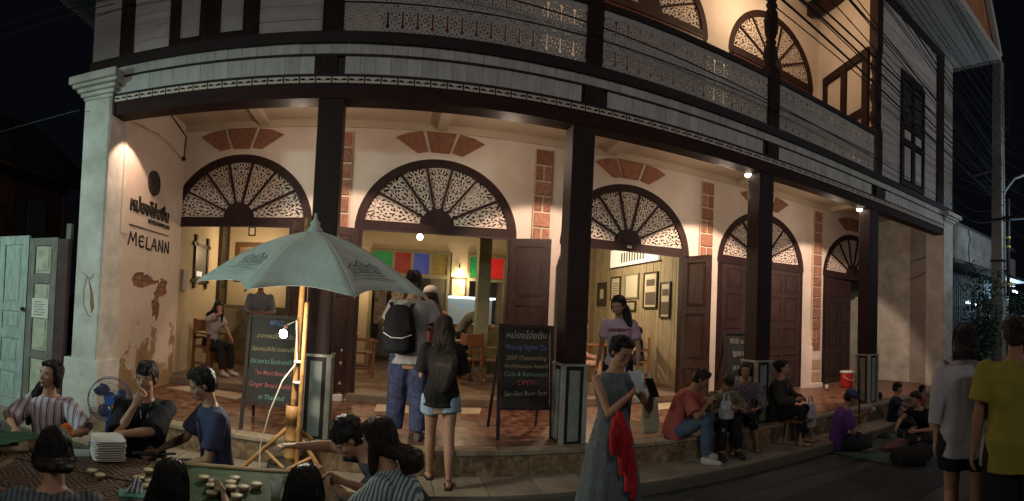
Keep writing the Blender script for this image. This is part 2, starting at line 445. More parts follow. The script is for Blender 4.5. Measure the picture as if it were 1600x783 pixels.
uw = MB(); arch_wall(uw, -1.4, 8.6, 4.62, 9.4, D2, D2 + 0.2, UX, 7.05, 1.2, 4.62)
uw.build('upper_wall', PLA, H)
# ceilings
MB().box(-3.42, 11.5, D1 + 0.13, D2 + 0.01, 4.55, 4.62).build('arcade_ceiling', CEI, H)
MB().box(-3.42, 11.5, D2 - 0.03, D2 + 0.002, 4.44, 4.552).build('cornice', CEI, H)
for bx in (-2.0, 0.66, 3.4, 6.2, 9.0):
    MB().box(bx - 0.07, bx + 0.07, D1 + 0.13, D2 - 0.03, 4.46, 4.551).build('ceiling_joist', CEI, H)
MB().box(-0.8, 7.9, D1 - 0.4, D2 + 0.2, 8.95, 9.05).build('balcony_ceiling', mat('balcony_ceiling_paint', (0.36, 0.31, 0.27), 0.7, (0.28, 0.24, 0.2), 5), H)
MB().box(4.9, 5.06, D1, D2, 8.75, 8.95).build('roof_joist', DW, H)
MB().box(8.0, 8.16, D1, D2, 8.75, 8.95).build('roof_joist', DW, H)
# main beam and fascia
MB().box(-3.30, 10.46, D1, D1 + 0.24, 3.945, 4.100).build('beam', DWH, H, bevel=0.006)
MB().box(-3.30, 10.46, D1 + 0.04, D1 + 0.24, 4.100, 4.62).build('beam_backing', DWH, H)
def strip(name, x0, x1, z0, z1, m, y0=D1 - 0.012, y1=D1 + 0.05):
    return MB().box(x0, x1, y0, y1, z0, z1).build(name, m, H)
strip('batten', -3.30, 10.46, 4.166, 4.190, DRK, D1 - 0.03)
strip('batten', -3.30, 10.46, 4.380, 4.402, DRK, D1 - 0.03)
strip('sill_rail', -3.66, 10.95, 4.512, 4.628, DRK, D1 - 0.055)
# trim boards with a small cut pattern
def trimf(x, z):
    # x -0.086..0.086, z 0..0.066
    if abs(x) > 0.079: return -1
    if z < 0.016 or z > 0.055: return 1
    d = min(math.hypot((abs(x) - 0.050) / 1.9, z - 0.036) - 0.0125, math.hypot((abs(x) - 0.022) / 1.2, z - 0.030) - 0.009)
    e = max(abs(abs(x) - 0.076) - 0.004, -1)
    return d
tr = march(trimf, -0.086, 0.086, 0.0, 0.066, 40, 16, 0.012).mesh('trim_board', WHT)
fr = strip('fret_trim', -3.30, 10.46, 4.1001, 4.164, DRK, D1 + 0.004, D1 + 0.035)
n_ = 80
for i in range(n_):
    link('trim_board', tr, fr, (-3.2 + i * (13.56 / (n_ - 1)), D1 - 0.012, 4.1003))
# fascia boards: each board a piece
blocks = [-0.77, 2.12, 4.90, 7.66]
fa = strip('lower_fascia', -3.30, 10.46, 4.19, 4.38, DRK, D1 + 0.006, D1 + 0.035)
fb = strip('upper_fascia', -3.64, 10.93, 4.402, 4.512, DRK, D1 + 0.006, D1 + 0.035)
b1 = MB().box(-0.0785, 0.0785, -0.011, 0.011, 0, 0.19).mesh('fascia_board', WHB)
b2 = MB().box(-0.0785, 0.0785, -0.011, 0.011, 0, 0.11).mesh('fascia_board', WHB)
for i in range(86):
    x = -3.22 + i * 0.16
    if not any(abs(x - b) < 0.185 for b in blocks):
        link('fascia_board', b1, fa, (x, D1 - 0.004 + random.uniform(-0.002, 0.002), 4.19))
for i in range(90):
    link('fascia_board', b2, fb, (-3.55 + i * 0.1607, D1 - 0.004 + random.uniform(-0.002, 0.002), 4.402))
for b in blocks: strip('post_block', b - 0.11, b + 0.11, 4.19, 4.38, DW, D1 - 0.035)

# columns on painted bases
CX = [-0.707, 2.043, 4.824, 7.569]
GRN = mat('pale_green_paint', (0.25, 0.27, 0.25), 0.6, (0.16, 0.18, 0.16), 6, 0.15, 30)
CRM = mat('pale_cream_paint', (0.40, 0.38, 0.33), 0.6, (0.26, 0.24, 0.20), 6, 0.15, 30)
for cx in CX:
    c = MB().box(cx - 0.135, cx + 0.135, D1 + 0.0, D1 + 0.27, FZ + 0.80, 3.945).build('column', DW, H, bevel=0.012)
    b = MB().box(cx - 0.142, cx + 0.142, D1 - 0.007, D1 + 0.277, FZ - 0.01, FZ + 0.84).build('column_base', DRK, H, bevel=0.006)
    # frame strips and inset panel on each of three faces
    for s0, s1 in ((-0.156, -0.106), (0.106, 0.156)):
        MB().box(cx + s0, cx + s1, D1 - 0.021, D1 + 0.02, FZ + 0.0, FZ + 0.845).build('corner_strip', CRM, b)
    MB().box(cx - 0.156, cx - 0.136, D1 + 0.235, D1 + 0.29, FZ, FZ + 0.845).build('corner_strip', CRM, b)
    MB().box(cx + 0.136, cx + 0.156, D1 + 0.235, D1 + 0.29, FZ, FZ + 0.845).build('corner_strip', CRM, b)
    MB().box(cx - 0.165, cx + 0.165, D1 - 0.03, D1 + 0.30, FZ + 0.846, FZ + 0.872).build('base_cap', CRM, b)
    MB().box(cx - 0.062, cx + 0.062, D1 - 0.017, D1, FZ + 0.03, FZ + 0.80).build('inset_panel', GRN, b)
    for sx in (-1, 1):
        MB().box(*sorted((cx + sx * 0.142, cx + sx * 0.152)), D1 + 0.075, D1 + 0.195, FZ + 0.03, FZ + 0.80).build('inset_panel', GRN, b)

# pilasters of exposed brick between the arches
def pilaster(x, w=0.26):
    root = MB().box(x - w / 2 - 0.012, x + w / 2 + 0.012, D2 - 0.055, D2 + 0.001, 1.32, 4.36).build('pilaster', MOR, H)
    z = 4.34; k = 0
    while z > 1.40:
        h = random.uniform(0.225, 0.26)
        if k % 2 == 0: spans = [(-w / 2, w / 2)]
        else: spans = [(-w / 2, -0.014), (0.014, w / 2)]
        for a, b in spans:
            j = random.uniform(0, 0.006)
            MB().box(x + a + 0.004, x + b - 0.004, D2 - 0.078 - j, D2 - 0.05, z - h + 0.03, z).build('brick', BRP, root, bevel=0.006)
        # side faces of the stones
        z -= h; k += 1
    s = MB().box(x - w / 2 - 0.03, x + w / 2 + 0.03, D2 - 0.075, D2 + 0.001, FZ + 0.10, 1.318)
    s.build('pilaster_foot', PLA, root, bevel=0.01)
    for zz in (1.02, 0.75):
        MB().box(x - w / 2 - 0.02, x + w / 2 + 0.02, D2 - 0.083, D2 - 0.075, zz - 0.22, zz + 0.0).build('foot_stone', mat('pale_stone', (0.52, 0.40, 0.28), 0.85, (0.40, 0.29, 0.19), 10, 0.4, 40), root, bevel=0.004)
    MB().box(x - w / 2 - 0.06, x + w / 2 + 0.06, D2 - 0.12, D2 + 0.001, FZ, FZ + 0.098).build('plinth', PLA, root, bevel=0.008)
for px in (-0.79, 2.25, 5.36, 8.46): pilaster(px)

# fanned stones above each arch
def fan_stones(cx, cz=2.93):
    root = MB().cbox((cx, D2 - 0.001, cz + 1.35), (0.2, 0.01, 0.1)).build('arch_stones', MOR, H)
    for pts in ([(-0.235, 4.45), (0.235, 4.45), (0.135, 4.13), (-0.135, 4.13)], [(0.285, 4.435), (0.48, 4.40), (0.67, 4.33), (0.33, 4.105), (0.18, 4.135)], [(-0.67, 4.33), (-0.48, 4.40), (-0.285, 4.435), (-0.18, 4.135), (-0.33, 4.105)]):
        pts = [(cx + p + random.uniform(-0.008, 0.008), q + random.uniform(-0.008, 0.008)) for p, q in pts]
        MB().prism(pts, lambda p, q: (p, D2 - 0.024, q), lambda p, q: (p, D2 + 0.001, q)).build('brick', BRK, root, bevel=0.008)
for cx, hw in DX: fan_stones(cx)

# fretted fanlight panel (one of seven): polar wedge, cut out with marching squares
def wedge_mesh(ri, ro, a, nx=52, ny=46, t=0.012, name='fanlight_panel', m=None):
    """wedge centred on +z, half angle a"""
    def fn(u, v):
        # u -1..1, v 0..1 ; returns solid > 0
        r = ri + (ro - ri) * v; x = r * math.sin(a * u); y = r - ri; X = abs(x)
        hwid = r * math.sin(a)
        edge = min(hwid - X - 0.012, y - 0.014, (ro - ri) - y - 0.016)
        if edge < 0: return 0.02
        h = []
        L = ro - ri
        cy = 0.60 * L; d = math.hypot(X, y - cy)
        an = math.atan2(X, y - cy)
        # rosette
        h.append(max(abs(d - 0.088) - 0.011, 0.010 - abs(math.sin(an * 4)) * 0.03) * -1)
        h.append(-(max(abs(d - 0.050) - 0.014, -(math.cos(an * 5) * 0.03))))
        h.append(0.010 - d * 0.9)
        # scrolls, as warped lattice of teardrop holes
        px = X + 0.016 * math.sin(38 * y + 1.0); py = y + 0.018 * math.sin(52 * X)
        g = math.sin(58 * px + 0.8 + 1.3 * math.sin(34 * y)) * math.sin(44 * py + 0.4 + 1.2 * math.sin(40 * X))
        if d > 0.112: h.append((abs(g) - 0.46) * 0.03)
        e2 = abs(math.hypot(X, y - 0.20 * L) - 0.034)
        if e2 < 0.008: h = [q_ if q_ < 0 else -0.004 for q_ in h]
        if abs(d - 0.104) < 0.006: h = [-0.004]
        # leaf cuts in the two outer corners
        lx, ly = X - hwid * 0.62, y - L * 0.86
        q = math.hypot((lx * 0.8 + ly * 0.6) / 0.055, (ly * 0.8 - lx * 0.6) / 0.016) - 1
        h.append(-q * 0.016)
        if q < 0.6: h = [-q * 0.016]
        return min(-max(h), edge + 0.004)
    g = march(fn, -1, 1, 0, 1, nx, ny, t)
    g.v = [((ri + (ro - ri) * z) * math.sin(a * x), y, (ri + (ro - ri) * z) * math.cos(a * x)) for x, y, z in g.v]
    return g.mesh(name, m or WHT)
GLS = ['dark', 'dark', 'green', 'dark', 'blue', 'dark', 'red', 'dark', 'olive']
PANE = {}
for k_, c_ in (('dark', (0.012, 0.012, 0.012)), ('green', (0.008, 0.05, 0.02)), ('blue', (0.012, 0.018, 0.06)), ('red', (0.06, 0.012, 0.010)), ('olive', (0.035, 0.03, 0.012))):
    m = MB(); a_ = PI / 14
    m.add([(r * math.sin(a_ * u), yy, r * math.cos(a_ * u)) for yy in (-0.002, 0.002) for r in (0.22, 0.99) for u in (-1, 0, 1)],
          [(0, 1, 4, 3), (1, 2, 5, 4), (6, 9, 10, 7), (7, 10, 11, 8), (0, 3, 9, 6), (2, 8, 11, 5), (3, 4, 10, 9), (4, 5, 11, 10)])
    PANE[k_] = m.mesh('fanlight_glass', mat(k_ + '_stained_glass', c_, 0.25, tuple(q * 0.5 for q in c_), 14))
FAN = wedge_mesh(0.235, 0.985, R_(90 / 7 - 1.1))
FANU = wedge_mesh(0.20, 1.02, R_(90 / 7 - 1.1), 44, 40)

def ring(mb, cx, cz, a0, b0, a1, b1, y0, y1, n=36):
    P = []
    for k in range(n + 1):
        t = PI * k / n
        P.append((cx - a0 * math.cos(t), cz + b0 * math.sin(t), cx - a1 * math.cos(t), cz + b1 * math.sin(t)))
    for k in range(n):
        a, b, c, d = P[k]; e, f, g_, h = P[k + 1]
        mb.add([(a, y0, b), (e, y0, f), (g_, y0, h), (c, y0, d), (a, y1, b), (e, y1, f), (g_, y1, h), (c, y1, d)],
               [(0, 3, 2, 1), (4, 5, 6, 7), (3, 7, 6, 2), (0, 1, 5, 4)])

def panel_leaf(w, h, mb, face=-1, rows=((0.06, 0.20), (0.26, 0.57), (0.63, 0.94)), cols=1):
    """door leaf in local coords: x 0..w, z 0..h, thickness 0.045, raised panels both sides"""
    st = 0.10
    zs = []
    mb.box(0, w, -0.012, 0.012, 0, h)
    cw = (w - st * (cols + 1)) / cols
    for c in range(cols + 1):
        x = c * (cw + st); mb.box(x, x + st, -0.024, 0.024, 0, h)
    prev = 0
    for a, b in list(rows) + [(1, 1)]:
        for c in range(cols):
            x = st + c * (cw + st); mb.box(x, x + cw, -0.0238, 0.0238, prev * h, a * h)
        prev = b
    for a, b in rows:
        for c in range(cols):
            x = st + c * (cw + st)
            mb.box(x + 0.035, x + cw - 0.035, -0.021, 0.021, a * h + 0.035, b * h - 0.035)
            mb.box(x + 0.06, x + cw - 0.06, -0.027, 0.027, a * h + 0.06, b * h - 0.06)
    return mb

def arched_door(cx, hw, zs, rise, z0, y, leaves, fan, wood=DWL, clear=0.0, fy=None, number=None):
    root = MB()
    yb = y + 0.02
    ring(root, cx, zs, hw - 0.105, rise - 0.10, hw + 0.02, rise + 0.02, y - 0.035, y + 0.10)
    d = root.build('arched_door', DW, H)
    MB().box(cx - hw + 0.0, cx - hw + 0.10, y - 0.034, y + 0.11, z0, zs).build('jamb', DW, d)
    MB().box(cx + hw - 0.10, cx + hw - 0.0, y - 0.034, y + 0.11, z0, zs).build('jamb', DW, d)
    tz0, tz1 = zs + 0.01, zs + 0.135
    MB().box(cx - hw + 0.09, cx + hw - 0.09, y - 0.045, y + 0.10, tz0, tz1).build('transom', DW, d, bevel=0.006)
    MB().box(cx - hw + 0.08, cx + hw - 0.08, y - 0.06, y - 0.04, tz0 - 0.028, tz0).build('transom_moulding', DRK, d)
    hub = MB(); n = 16
    hub.prism([(cx - 0.235 * math.cos(PI * k / n), tz1 + 0.235 * math.sin(PI * k / n)) for k in range(n + 1)], lambda a, b: (a, y - 0.04, b), lambda a, b: (a, y + 0.05, b))
    hub.build('hub', DW, d, bevel=0.005)
    cz = tz1
    sx = (hw - 0.10) / 0.985; szz = (rise + zs - cz - 0.095) / 0.985
    for i in range(7):
        th = (i - 3) * PI / 7
        o = link('fanlight_panel', fan, d, (cx, y + 0.012, cz), rot=(0, th, 0))
        k = math.sqrt((sx * math.sin(th)) ** 2 + (szz * math.cos(th)) ** 2); o.scale = (k, 1, k)
    for i in range(7):
        th = (i - 3) * PI / 7
        gm = GLS[(i * 3 + int(abs(cx) * 10)) % len(GLS)]
        o = link('fanlight_glass', PANE[gm], d, (cx, y + 0.035, cz), rot=(0, th, 0))
        k = math.sqrt((sx * math.sin(th)) ** 2 + (szz * math.cos(th)) ** 2); o.scale = (k, 1, k)
    for i in range(6):
        th = (i - 2.5) * PI / 7
        k = 1 / math.sqrt((math.sin(th) / (hw - 0.08)) ** 2 + (math.cos(th) / (rise + zs - cz - 0.07)) ** 2)
        a, b = math.sin(th), math.cos(th); w_ = 0.016
        m = MB(); m.add([(cx + a * r + s * b * w_, yy, cz + b * r - s * a * w_) for yy in (y - 0.028, y + 0.05) for r, s in ((0.2, -1), (0.2, 1), (k, 1), (k, -1))],
                        [(0, 3, 2, 1), (4, 5, 6, 7), (0, 1, 5, 4), (1, 2, 6, 5), (2, 3, 7, 6), (3, 0, 4, 7)])
        m.build('mullion', DW, d)
    h = zs - z0 + 0.01
    for (hx, ang, w_, cols, kind) in leaves:
        mb = panel_leaf(w_, h, MB(), cols=cols, rows=((0.05, 0.19), (0.25, 0.58), (0.63, 0.95)) if kind == 0 else ((0.05, 0.28), (0.33, 0.50), (0.55, 0.76), (0.80, 0.95)))
        o = mb.build('leaf', wood, d); o.location = (hx, y - 0.02 if fy is None else fy, z0); o.rotation_euler = (0, 0, ang)
    return d
Z0 = FZ + 0.12
# door 1: left leaves folded inwards, right leaf open outwards near the column
arched_door(-2.36, 1.15, ZS, 1.09, Z0, D2 + 0.03, [(-1.30, R_(-98), 0.62, 1, 0), (-1.34, R_(120), 0.5, 1, 0)], FAN)
arched_door(0.66, 1.20, ZS, 1.09, Z0, D2 + 0.03, [(-0.50, R_(205), 0.60, 1, 0), (1.80, R_(-28), 0.62, 1, 0)], FAN)
arched_door(3.80, 1.20, ZS, 1.09, Z0, D2 + 0.03, [(2.68, R_(-110), 0.60, 1, 0), (4.92, R_(-72), 0.60, 1, 0)], FAN)
arched_door(6.86, 1.18, ZS, 1.09, Z0 - 0.08, D2 + 0.03, [(5.78, 0, 1.08, 2, 1), (6.865, 0, 1.08, 2, 1)], FAN)
arched_door(9.90, 1.16, ZS, 1.09, Z0 - 0.08, D2 + 0.03, [(8.84, R_(4), 1.05, 2, 1)], FAN)
for cx, hw in UX:
    arched_door(cx, hw, 7.05, 1.2, 4.7, D2 + 0.03, [(cx - 1.12, 0, 1.115, 2, 1), (cx + 0.005, 0, 1.115, 2, 1)], FANU, wood=mat('red_brown_door', (0.085, 0.028, 0.020), 0.45, (0.08, 0.022, 0.016), 5, 0.2, 50))
# number plate on the third transom
tm3 = text_mesh('266', 0.062, mat('white_lettering', (0.7, 0.68, 0.62), 0.6), 'house_number', bold=0.002)
link('house_number', tm3, H, (3.80, D2 - 0.02, ZS + 0.045), rot=(PI / 2, 0, 0))
# thresholds
TH = mat('threshold_stone', (0.20, 0.15, 0.10), 0.6, (0.13, 0.10, 0.07), 6, 0.2, 30)
for cx, hw in DX[:3]:
    MB().box(cx - hw + 0.005, cx + hw - 0.005, D2 - 0.10, D2 + 0.30, FZ, FZ + 0.118).build('threshold', TH, H, bevel=0.01)
for cx, hw in DX[3:]:
    MB().box(cx - hw + 0.005, cx + hw - 0.005, D2 - 0.02, D2 + 0.30, FZ, FZ + 0.04).build('threshold', TH, H, bevel=0.01)

# left end wall of the arcade: worn plaster over brick, plaster sheet with real holes
def hole(y, z):
    n1 = noise.noise(Vector((y * 5, z * 5, 1.3))) * 0.10 + noise.noise(Vector((y * 14, z * 14, 4.1))) * 0.055 + noise.noise(Vector((y * 34, z * 34, 2.1))) * 0.03
    d = 9
    for cy, cz, ry, rz in ((6.10, 1.99, 0.30, 0.085), (6.78, 1.90, 0.20, 0.14), (6.60, 1.70, 0.12, 0.24), (6.45, 1.97, 0.25, 0.06)):
        d = min(d, math.hypot((y - cy) / ry, (z - cz) / rz) - 1)
    return d * 0.12 + n1
EWX = -3.315
core = MB().box(-3.50, EWX - 0.016, 5.3, D2 + 0.01, 0.0, 4.56).build('end_wall', mat('dark_mortar', (0.16, 0.10, 0.07), 0.95, (0.10, 0.06, 0.04), 12), H)
ps = march(hole, 5.05, 7.315, 0.38, 4.56, 110, 190, 0.018)
ps.v = [(EWX - 0.007 + (-y), x, z) for x, y, z in ps.v]   # local x -> world y, thickness -> x
ps.build('plaster_layer', WORN, core)
for j in range(11):
    for i in range(10):
        y = 5.72 + i * 0.15 + (0.075 if j % 2 else 0); z = 1.42 + j * 0.075
        if hole(y, z) < 0.03 or hole(y + 0.06, z) < 0.02 or hole(y - 0.06, z) < 0.02:
            MB().box(EWX - 0.03, EWX - 0.012 + random.uniform(-0.003, 0.002), y - 0.070, y + 0.070, z - 0.032, z + 0.032).build('brick', BRK, core)
# square pier at the left with a moulded capital
pl = MB().box(-3.70, -3.30, D1 - 0.05, D1 + 0.40, 0.0, 4.16).build('pier', PIE, H, bevel=0.008)
cp = MB()
for (e, z0, z1) in ((0.015, 4.16, 4.20), (0.045, 4.20, 4.25), (0.08, 4.25, 4.30), (0.125, 4.30, 4.345), (0.16, 4.345, 4.44)):
    cp.box(-3.70 - e, -3.30 + min(e, 0.13), D1 - 0.05 - e, D1 + 0.40, z0, z1)
cp.build('capital', PIE, pl, bevel=0.012)
MB().box(-3.78, -3.26, D1 - 0.10, D1 + 0.42, 0.0, 0.95).build('pier_foot', PIE, pl, bevel=0.012)
# broken plaster on the pier: raised crust with brick showing
cr = MB(); pts = [(-3.50, 1.96), (-3.465, 1.88), (-3.42, 1.76), (-3.395, 1.60), (-3.425, 1.52), (-3.45, 1.62), (-3.455, 1.76)]
cr.prism(pts, lambda a, b: (a, D1 - 0.056, b), lambda a, b: (a, D1 - 0.04, b)); cr.build('brick', BRK, pl)
crk = MB(); crk.tube([(-3.60, D1 - 0.05, 2.02), (-3.54, D1 - 0.052, 1.99), (-3.47, D1 - 0.052, 1.94), (-3.42, D1 - 0.052, 2.0)], 0.006, 5)
crk.tube([(-3.52, D1 - 0.052, 1.97), (-3.56, D1 - 0.052, 1.80), (-3.55, D1 - 0.052, 1.62), (-3.48, D1 - 0.052, 1.50), (-3.43, D1 - 0.052, 1.47)], 0.007, 5)
crk.build('crack', mat('plaster_crack', (0.30, 0.27, 0.23), 0.9), pl)
# shallow raised frame on the end wall
fr2 = MB()
fr2.box(EWX, EWX + 0.02, 5.40, 5.43, 2.55, 3.85); fr2.box(EWX, EWX + 0.02, 5.43, 5.60, 2.55, 2.575)
fr2.build('wall_conduit', mat('cream_conduit', (0.5, 0.40, 0.33), 0.8), core)
MB().tube([(-2.6, 5.25, 3.93), (-2.9, 6.4, 4.05), (-3.28, 7.2, 3.98)], 0.012, 6).build('tie_rod', DRK, H)
MB().ell((-3.28, 7.2, 3.98), (0.035, 0.035, 0.035)).build('tie_boss', DRK, H)
# medallion and lettering
BLK = mat('black_lettering', (0.012, 0.010, 0.010), 0.5)
md = MB()
md.tube([(EWX, 6.28, 3.38), (EWX + 0.03, 6.28, 3.38)], 0.175, 28); md.tube([(EWX + 0.03, 6.28, 3.38), (EWX + 0.04, 6.28, 3.38)], [0.175, 0.15], 28)
o = md.build('medallion', mat('medallion_iron', (0.022, 0.016, 0.015), 0.5, (0.06, 0.04, 0.035), 40, 0.8, 60), H)
def wall_text(s, size, y, z, name, width=None, **k):
    me = text_mesh(s, size, BLK, name, **k)
    o = link(name, me, H, (EWX + 0.018, y, z), rot=(PI / 2, 0, PI / 2))
    if width:
        xs = [v.co.x for v in me.vertices]; s_ = width / (max(xs) - min(xs)); o.scale = (s_, s_ if s_ < 1.25 else 1.25, 1)
    so = o.modifiers.new('s', 'SOLIDIFY'); so.thickness = 0.016; so.offset = -1
    return o
wall_text('หม่องโง่ยซิ่น', 0.36, 6.24, 2.90, 'thai_lettering', 1.18, bold=0.014)
wall_text('MOUNG NGWE ZIN', 0.10, 6.52, 2.80, 'name_lettering', 0.68, bold=0.004)
MB().box(EWX, EWX + 0.012, 5.66, 6.86, 2.69, 2.71).build('lettering_rule', BLK, H)
# MELANN in slanted brush capitals
ml = MB()
def stroke(pts, w0, w1=None, k0=5.64, z0=2.43, sc=1.0):
    for i in range(len(pts) - 1):
        a, b = pts[i], pts[i + 1]
        ml.tube([(EWX + 0.008, k0 + a[0] * sc, z0 + a[1] * 0.70), (EWX + 0.008, k0 + b[0] * sc, z0 + b[1] * 0.70)], [(0.008, w0), (0.008, w1 or w0)], 4)
W_ = 0.015
stroke([(0, 0), (0.06, 0.27), (0.13, 0.08), (0.20, 0.27), (0.22, 0.0)], W_)
stroke([(0.44, 0.20), (0.40, 0.235), (0.31, 0.20), (0.29, 0.12), (0.31, 0.04), (0.40, 0.01), (0.45, 0.045)], W_); stroke([(0.30, 0.125), (0.42, 0.125)], W_ * 0.8)
stroke([(0.52, 0.24), (0.51, 0.01), (0.63, 0.0)], W_)
stroke([(0.66, -0.01), (0.76, 0.25), (0.83, -0.01)], W_); stroke([(0.69, 0.09), (0.81, 0.09)], W_ * 0.8)
stroke([(0.89, 0.0), (0.91, 0.24), (1.03, 0.0), (1.02, 0.27)], W_)
stroke([(1.10, 0.0), (1.12, 0.24), (1.23, 0.0), (1.23, 0.27)], W_)
ml.build('melann_lettering', BLK, H)

# right end of the arcade (splays outwards), with an open dark door against it
def splay(a, b, z0, z1, t, name, m, parent=H):
    (x0, y0), (x1, y1) = a, b; d = Vector((x1 - x0, y1 - y0)).normalized(); n = Vector((d.y, -d.x)) * t
    mb = MB(); mb.prism([(x0, y0), (x1, y1), (x1 + n.x, y1 + n.y), (x0 + n.x, y0 + n.y)], lambda p, q: (p, q, z0), lambda p, q: (p, q, z1))
    return mb.build(name, m, parent)
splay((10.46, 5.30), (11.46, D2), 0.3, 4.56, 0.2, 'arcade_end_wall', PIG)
ld = panel_leaf(0.78, 2.5, MB(), cols=2, rows=((0.05, 0.28), (0.33, 0.50), (0.55, 0.76), (0.80, 0.95)))
o = ld.build('leaf', mat('black_door_paint', (0.022, 0.018, 0.022), 0.6), H); o.matrix_parent_inverse = Matrix.Translation(-H.location)
o.location = (11.17, 6.83, FZ + 0.02); o.rotation_euler = (0, 0, R_(66))
pr = MB().box(10.44, 10.93, D1 - 0.03, D1 + 0.45, 0.0, 4.25).build('pier', PIE, H, bevel=0.008)
cp = MB()
for (e, z0, z1) in ((0.02, 4.25, 4.29), (0.07, 4.29, 4.35), (0.13, 4.35, 4.40), (0.20, 4.40, 4.50)):
    cp.box(10.44 - e * 0.4, 10.93 + e, D1 - 0.03 - e * 0.8, D1 + 0.45, z0, z1)
cp.build('capital', PIE, pr, bevel=0.01)
# cables and switch boxes on the right end wall
cb = MB()
def on_end(t, z, off=0.015): return (10.46 + t * 1.0 - off, 5.30 + t * 2.0 + off * 0.5, z)
cb.tube([on_end(0.95, 3.35), on_end(0.5, 3.42), on_end(0.05, 3.5)], 0.008, 5)
cb.tube([on_end(1.0, 2.95), on_end(0.75, 2.92), on_end(0.5, 2.97), on_end(0.25, 3.06), on_end(0.05, 3.2)], 0.008, 5)
cb.tube([on_end(0.02, 3.8), on_end(0.02, 1.4)], 0.008, 5)
cb.build('cable', mat('old_cable', (0.10, 0.09, 0.08), 0.8), H)
MB().cbox(on_end(0.08, 2.92, 0.03), (0.05, 0.09, 0.14), R_(-26)).build('switch_box', PIG, H)
MB().cbox(on_end(0.06, 2.0, 0.03), (0.05, 0.10, 0.16), R_(-26)).build('switch_box', PIG, H)

# ---------------------------------------------------------------- balcony: balusters of fretted boards
def boardf(x, z):
    # one board 0.157 wide, 0.68 high in two rows; slot with a round end at both edges (half a motif each)
    X = abs(x); e = 0.0785 - X
    v = []
    for z0, up in ((0.0, -1), (0.32, 1)):
        zz = z - z0
        if up < 0:   # hanging drop
            s = max(0.011 - e, 0) if 0.06 < zz < 0.235 else 0
            if 0.085 < zz < 0.235: v.append(0.0095 - e)
            v.append(0.021 - math.hypot(e, (zz - 0.075) * 0.8))
        else:        # rising finial
            if 0.09 < zz < 0.24: v.append(0.0085 - e)
            v.append(0.019 - math.hypot(e, (zz - 0.255) * 0.75))
        cz = 0.155
        d = math.hypot(X, zz - cz); an = math.atan2(X, zz - cz)
        v.append(min(0.006 - abs(d - 0.022), 0.4))
        v.append(0.011 - math.hypot(X - 0.038, (zz - cz - 0.045) * 0.8)); v.append(0.011 - math.hypot(X - 0.038, (zz - cz + 0.045) * 0.8))
        v.append(0.008 - math.hypot(X, (zz - cz - 0.060) * 0.6)); v.append(0.008 - math.hypot(X, (zz - cz + 0.060) * 0.6))
        v.append(0.0065 - math.hypot(X - 0.018, (zz - cz) * 1.0 - 0.105)); v.append(0.006 - math.hypot(X - 0.043, zz - 0.232)); v.append(0.006 - math.hypot(X - 0.040, zz - 0.078)); v.append(0.006 - math.hypot(X, zz - 0.028)); v.append(0.006 - math.hypot(X, zz - 0.262)); v.append(0.0055 - math.hypot(X - 0.058, zz - 0.195)); v.append(0.0055 - math.hypot(X - 0.058, zz - 0.115))
        v.append(0.009 - math.hypot((X - 0.028) * 0.8, zz - 0.045)); v.append(0.009 - math.hypot((X - 0.052), zz - 0.022))
        v.append(0.010 - math.hypot((X - 0.018) * 0.7, zz - 0.285)); v.append(0.008 - math.hypot((X - 0.05), zz - 0.262))
        v.append(0.0065 - math.hypot((X - 0.050), (zz - cz) * 0.5))
    s = -max(v)
    if z < 0.008 or z > 0.67: return 0.01
    return s
BB = march(boardf, -0.0785, 0.0785, 0.0, 0.68, 30, 104, 0.014).mesh('fretted_board', GRF)
posts = [(-0.73, 0.20), (2.12, 0.19), (4.90, 0.24), (7.655, 0.30)]
edges = [(-0.63, 2.02), (2.22, 4.78), (5.02, 7.50)]
for (a, b) in edges:
    bl = MB().box(a, b, D1 - 0.012, D1 + 0.02, 4.952, 4.964).build('balustrade', DRK, H)
    n = round((b - a) / 0.157); st = (b - a) / n
    for i in range(n):
        o = link('fretted_board', BB, bl, (a + st * (i + 0.5), D1 + 0.004 + random.uniform(-0.003, 0.003), 4.645)); o.scale.x = st / 0.158
    MB().box(a, b, D1 - 0.03, D1 + 0.05, 5.325, 5.40).build('handrail', DRK, bl)
MB().box(-0.84, -0.62, D1 - 0.03, D1 + 0.17, 4.628, 8.9).build('post', DW, H)
MB().box(2.025, 2.215, D1 - 0.03, D1 + 0.16, 4.628, 5.6).build('post', DW, H)
def turned(cx, w, ztop):
    o = MB().box(cx - w / 2, cx + w / 2, D1 - 0.03, D1 - 0.03 + w, 4.628, 5.50).build('post', DW, H)
    prof = [(0.11, 5.50), (0.125, 5.53), (0.07, 5.58), (0.075, 5.60), (0.115, 5.72), (0.10, 5.84), (0.062, 5.90), (0.085, 5.94), (0.062, 5.98), (0.10, 6.10), (0.112, 6.24), (0.095, 6.38), (0.062, 6.46), (0.088, 6.50), (0.062, 6.55), (0.095, 6.66), (0.105, 6.78), (0.07, 6.92), (0.10, 6.96), (0.115, 7.0)]
    MB().lathe(prof, (cx, D1 + 0.08, 0), 18).build('turned_shaft', DW, o, smooth=True)
    MB().box(cx - 0.095, cx + 0.095, D1 - 0.02, D1 + 0.17, 7.0, ztop).build('post_top', DW, o)
turned(2.12 + 0.0, 0.19, 8.95) if False else None
turned(4.90, 0.22, 8.95)
turned(7.655, 0.20, 8.95)
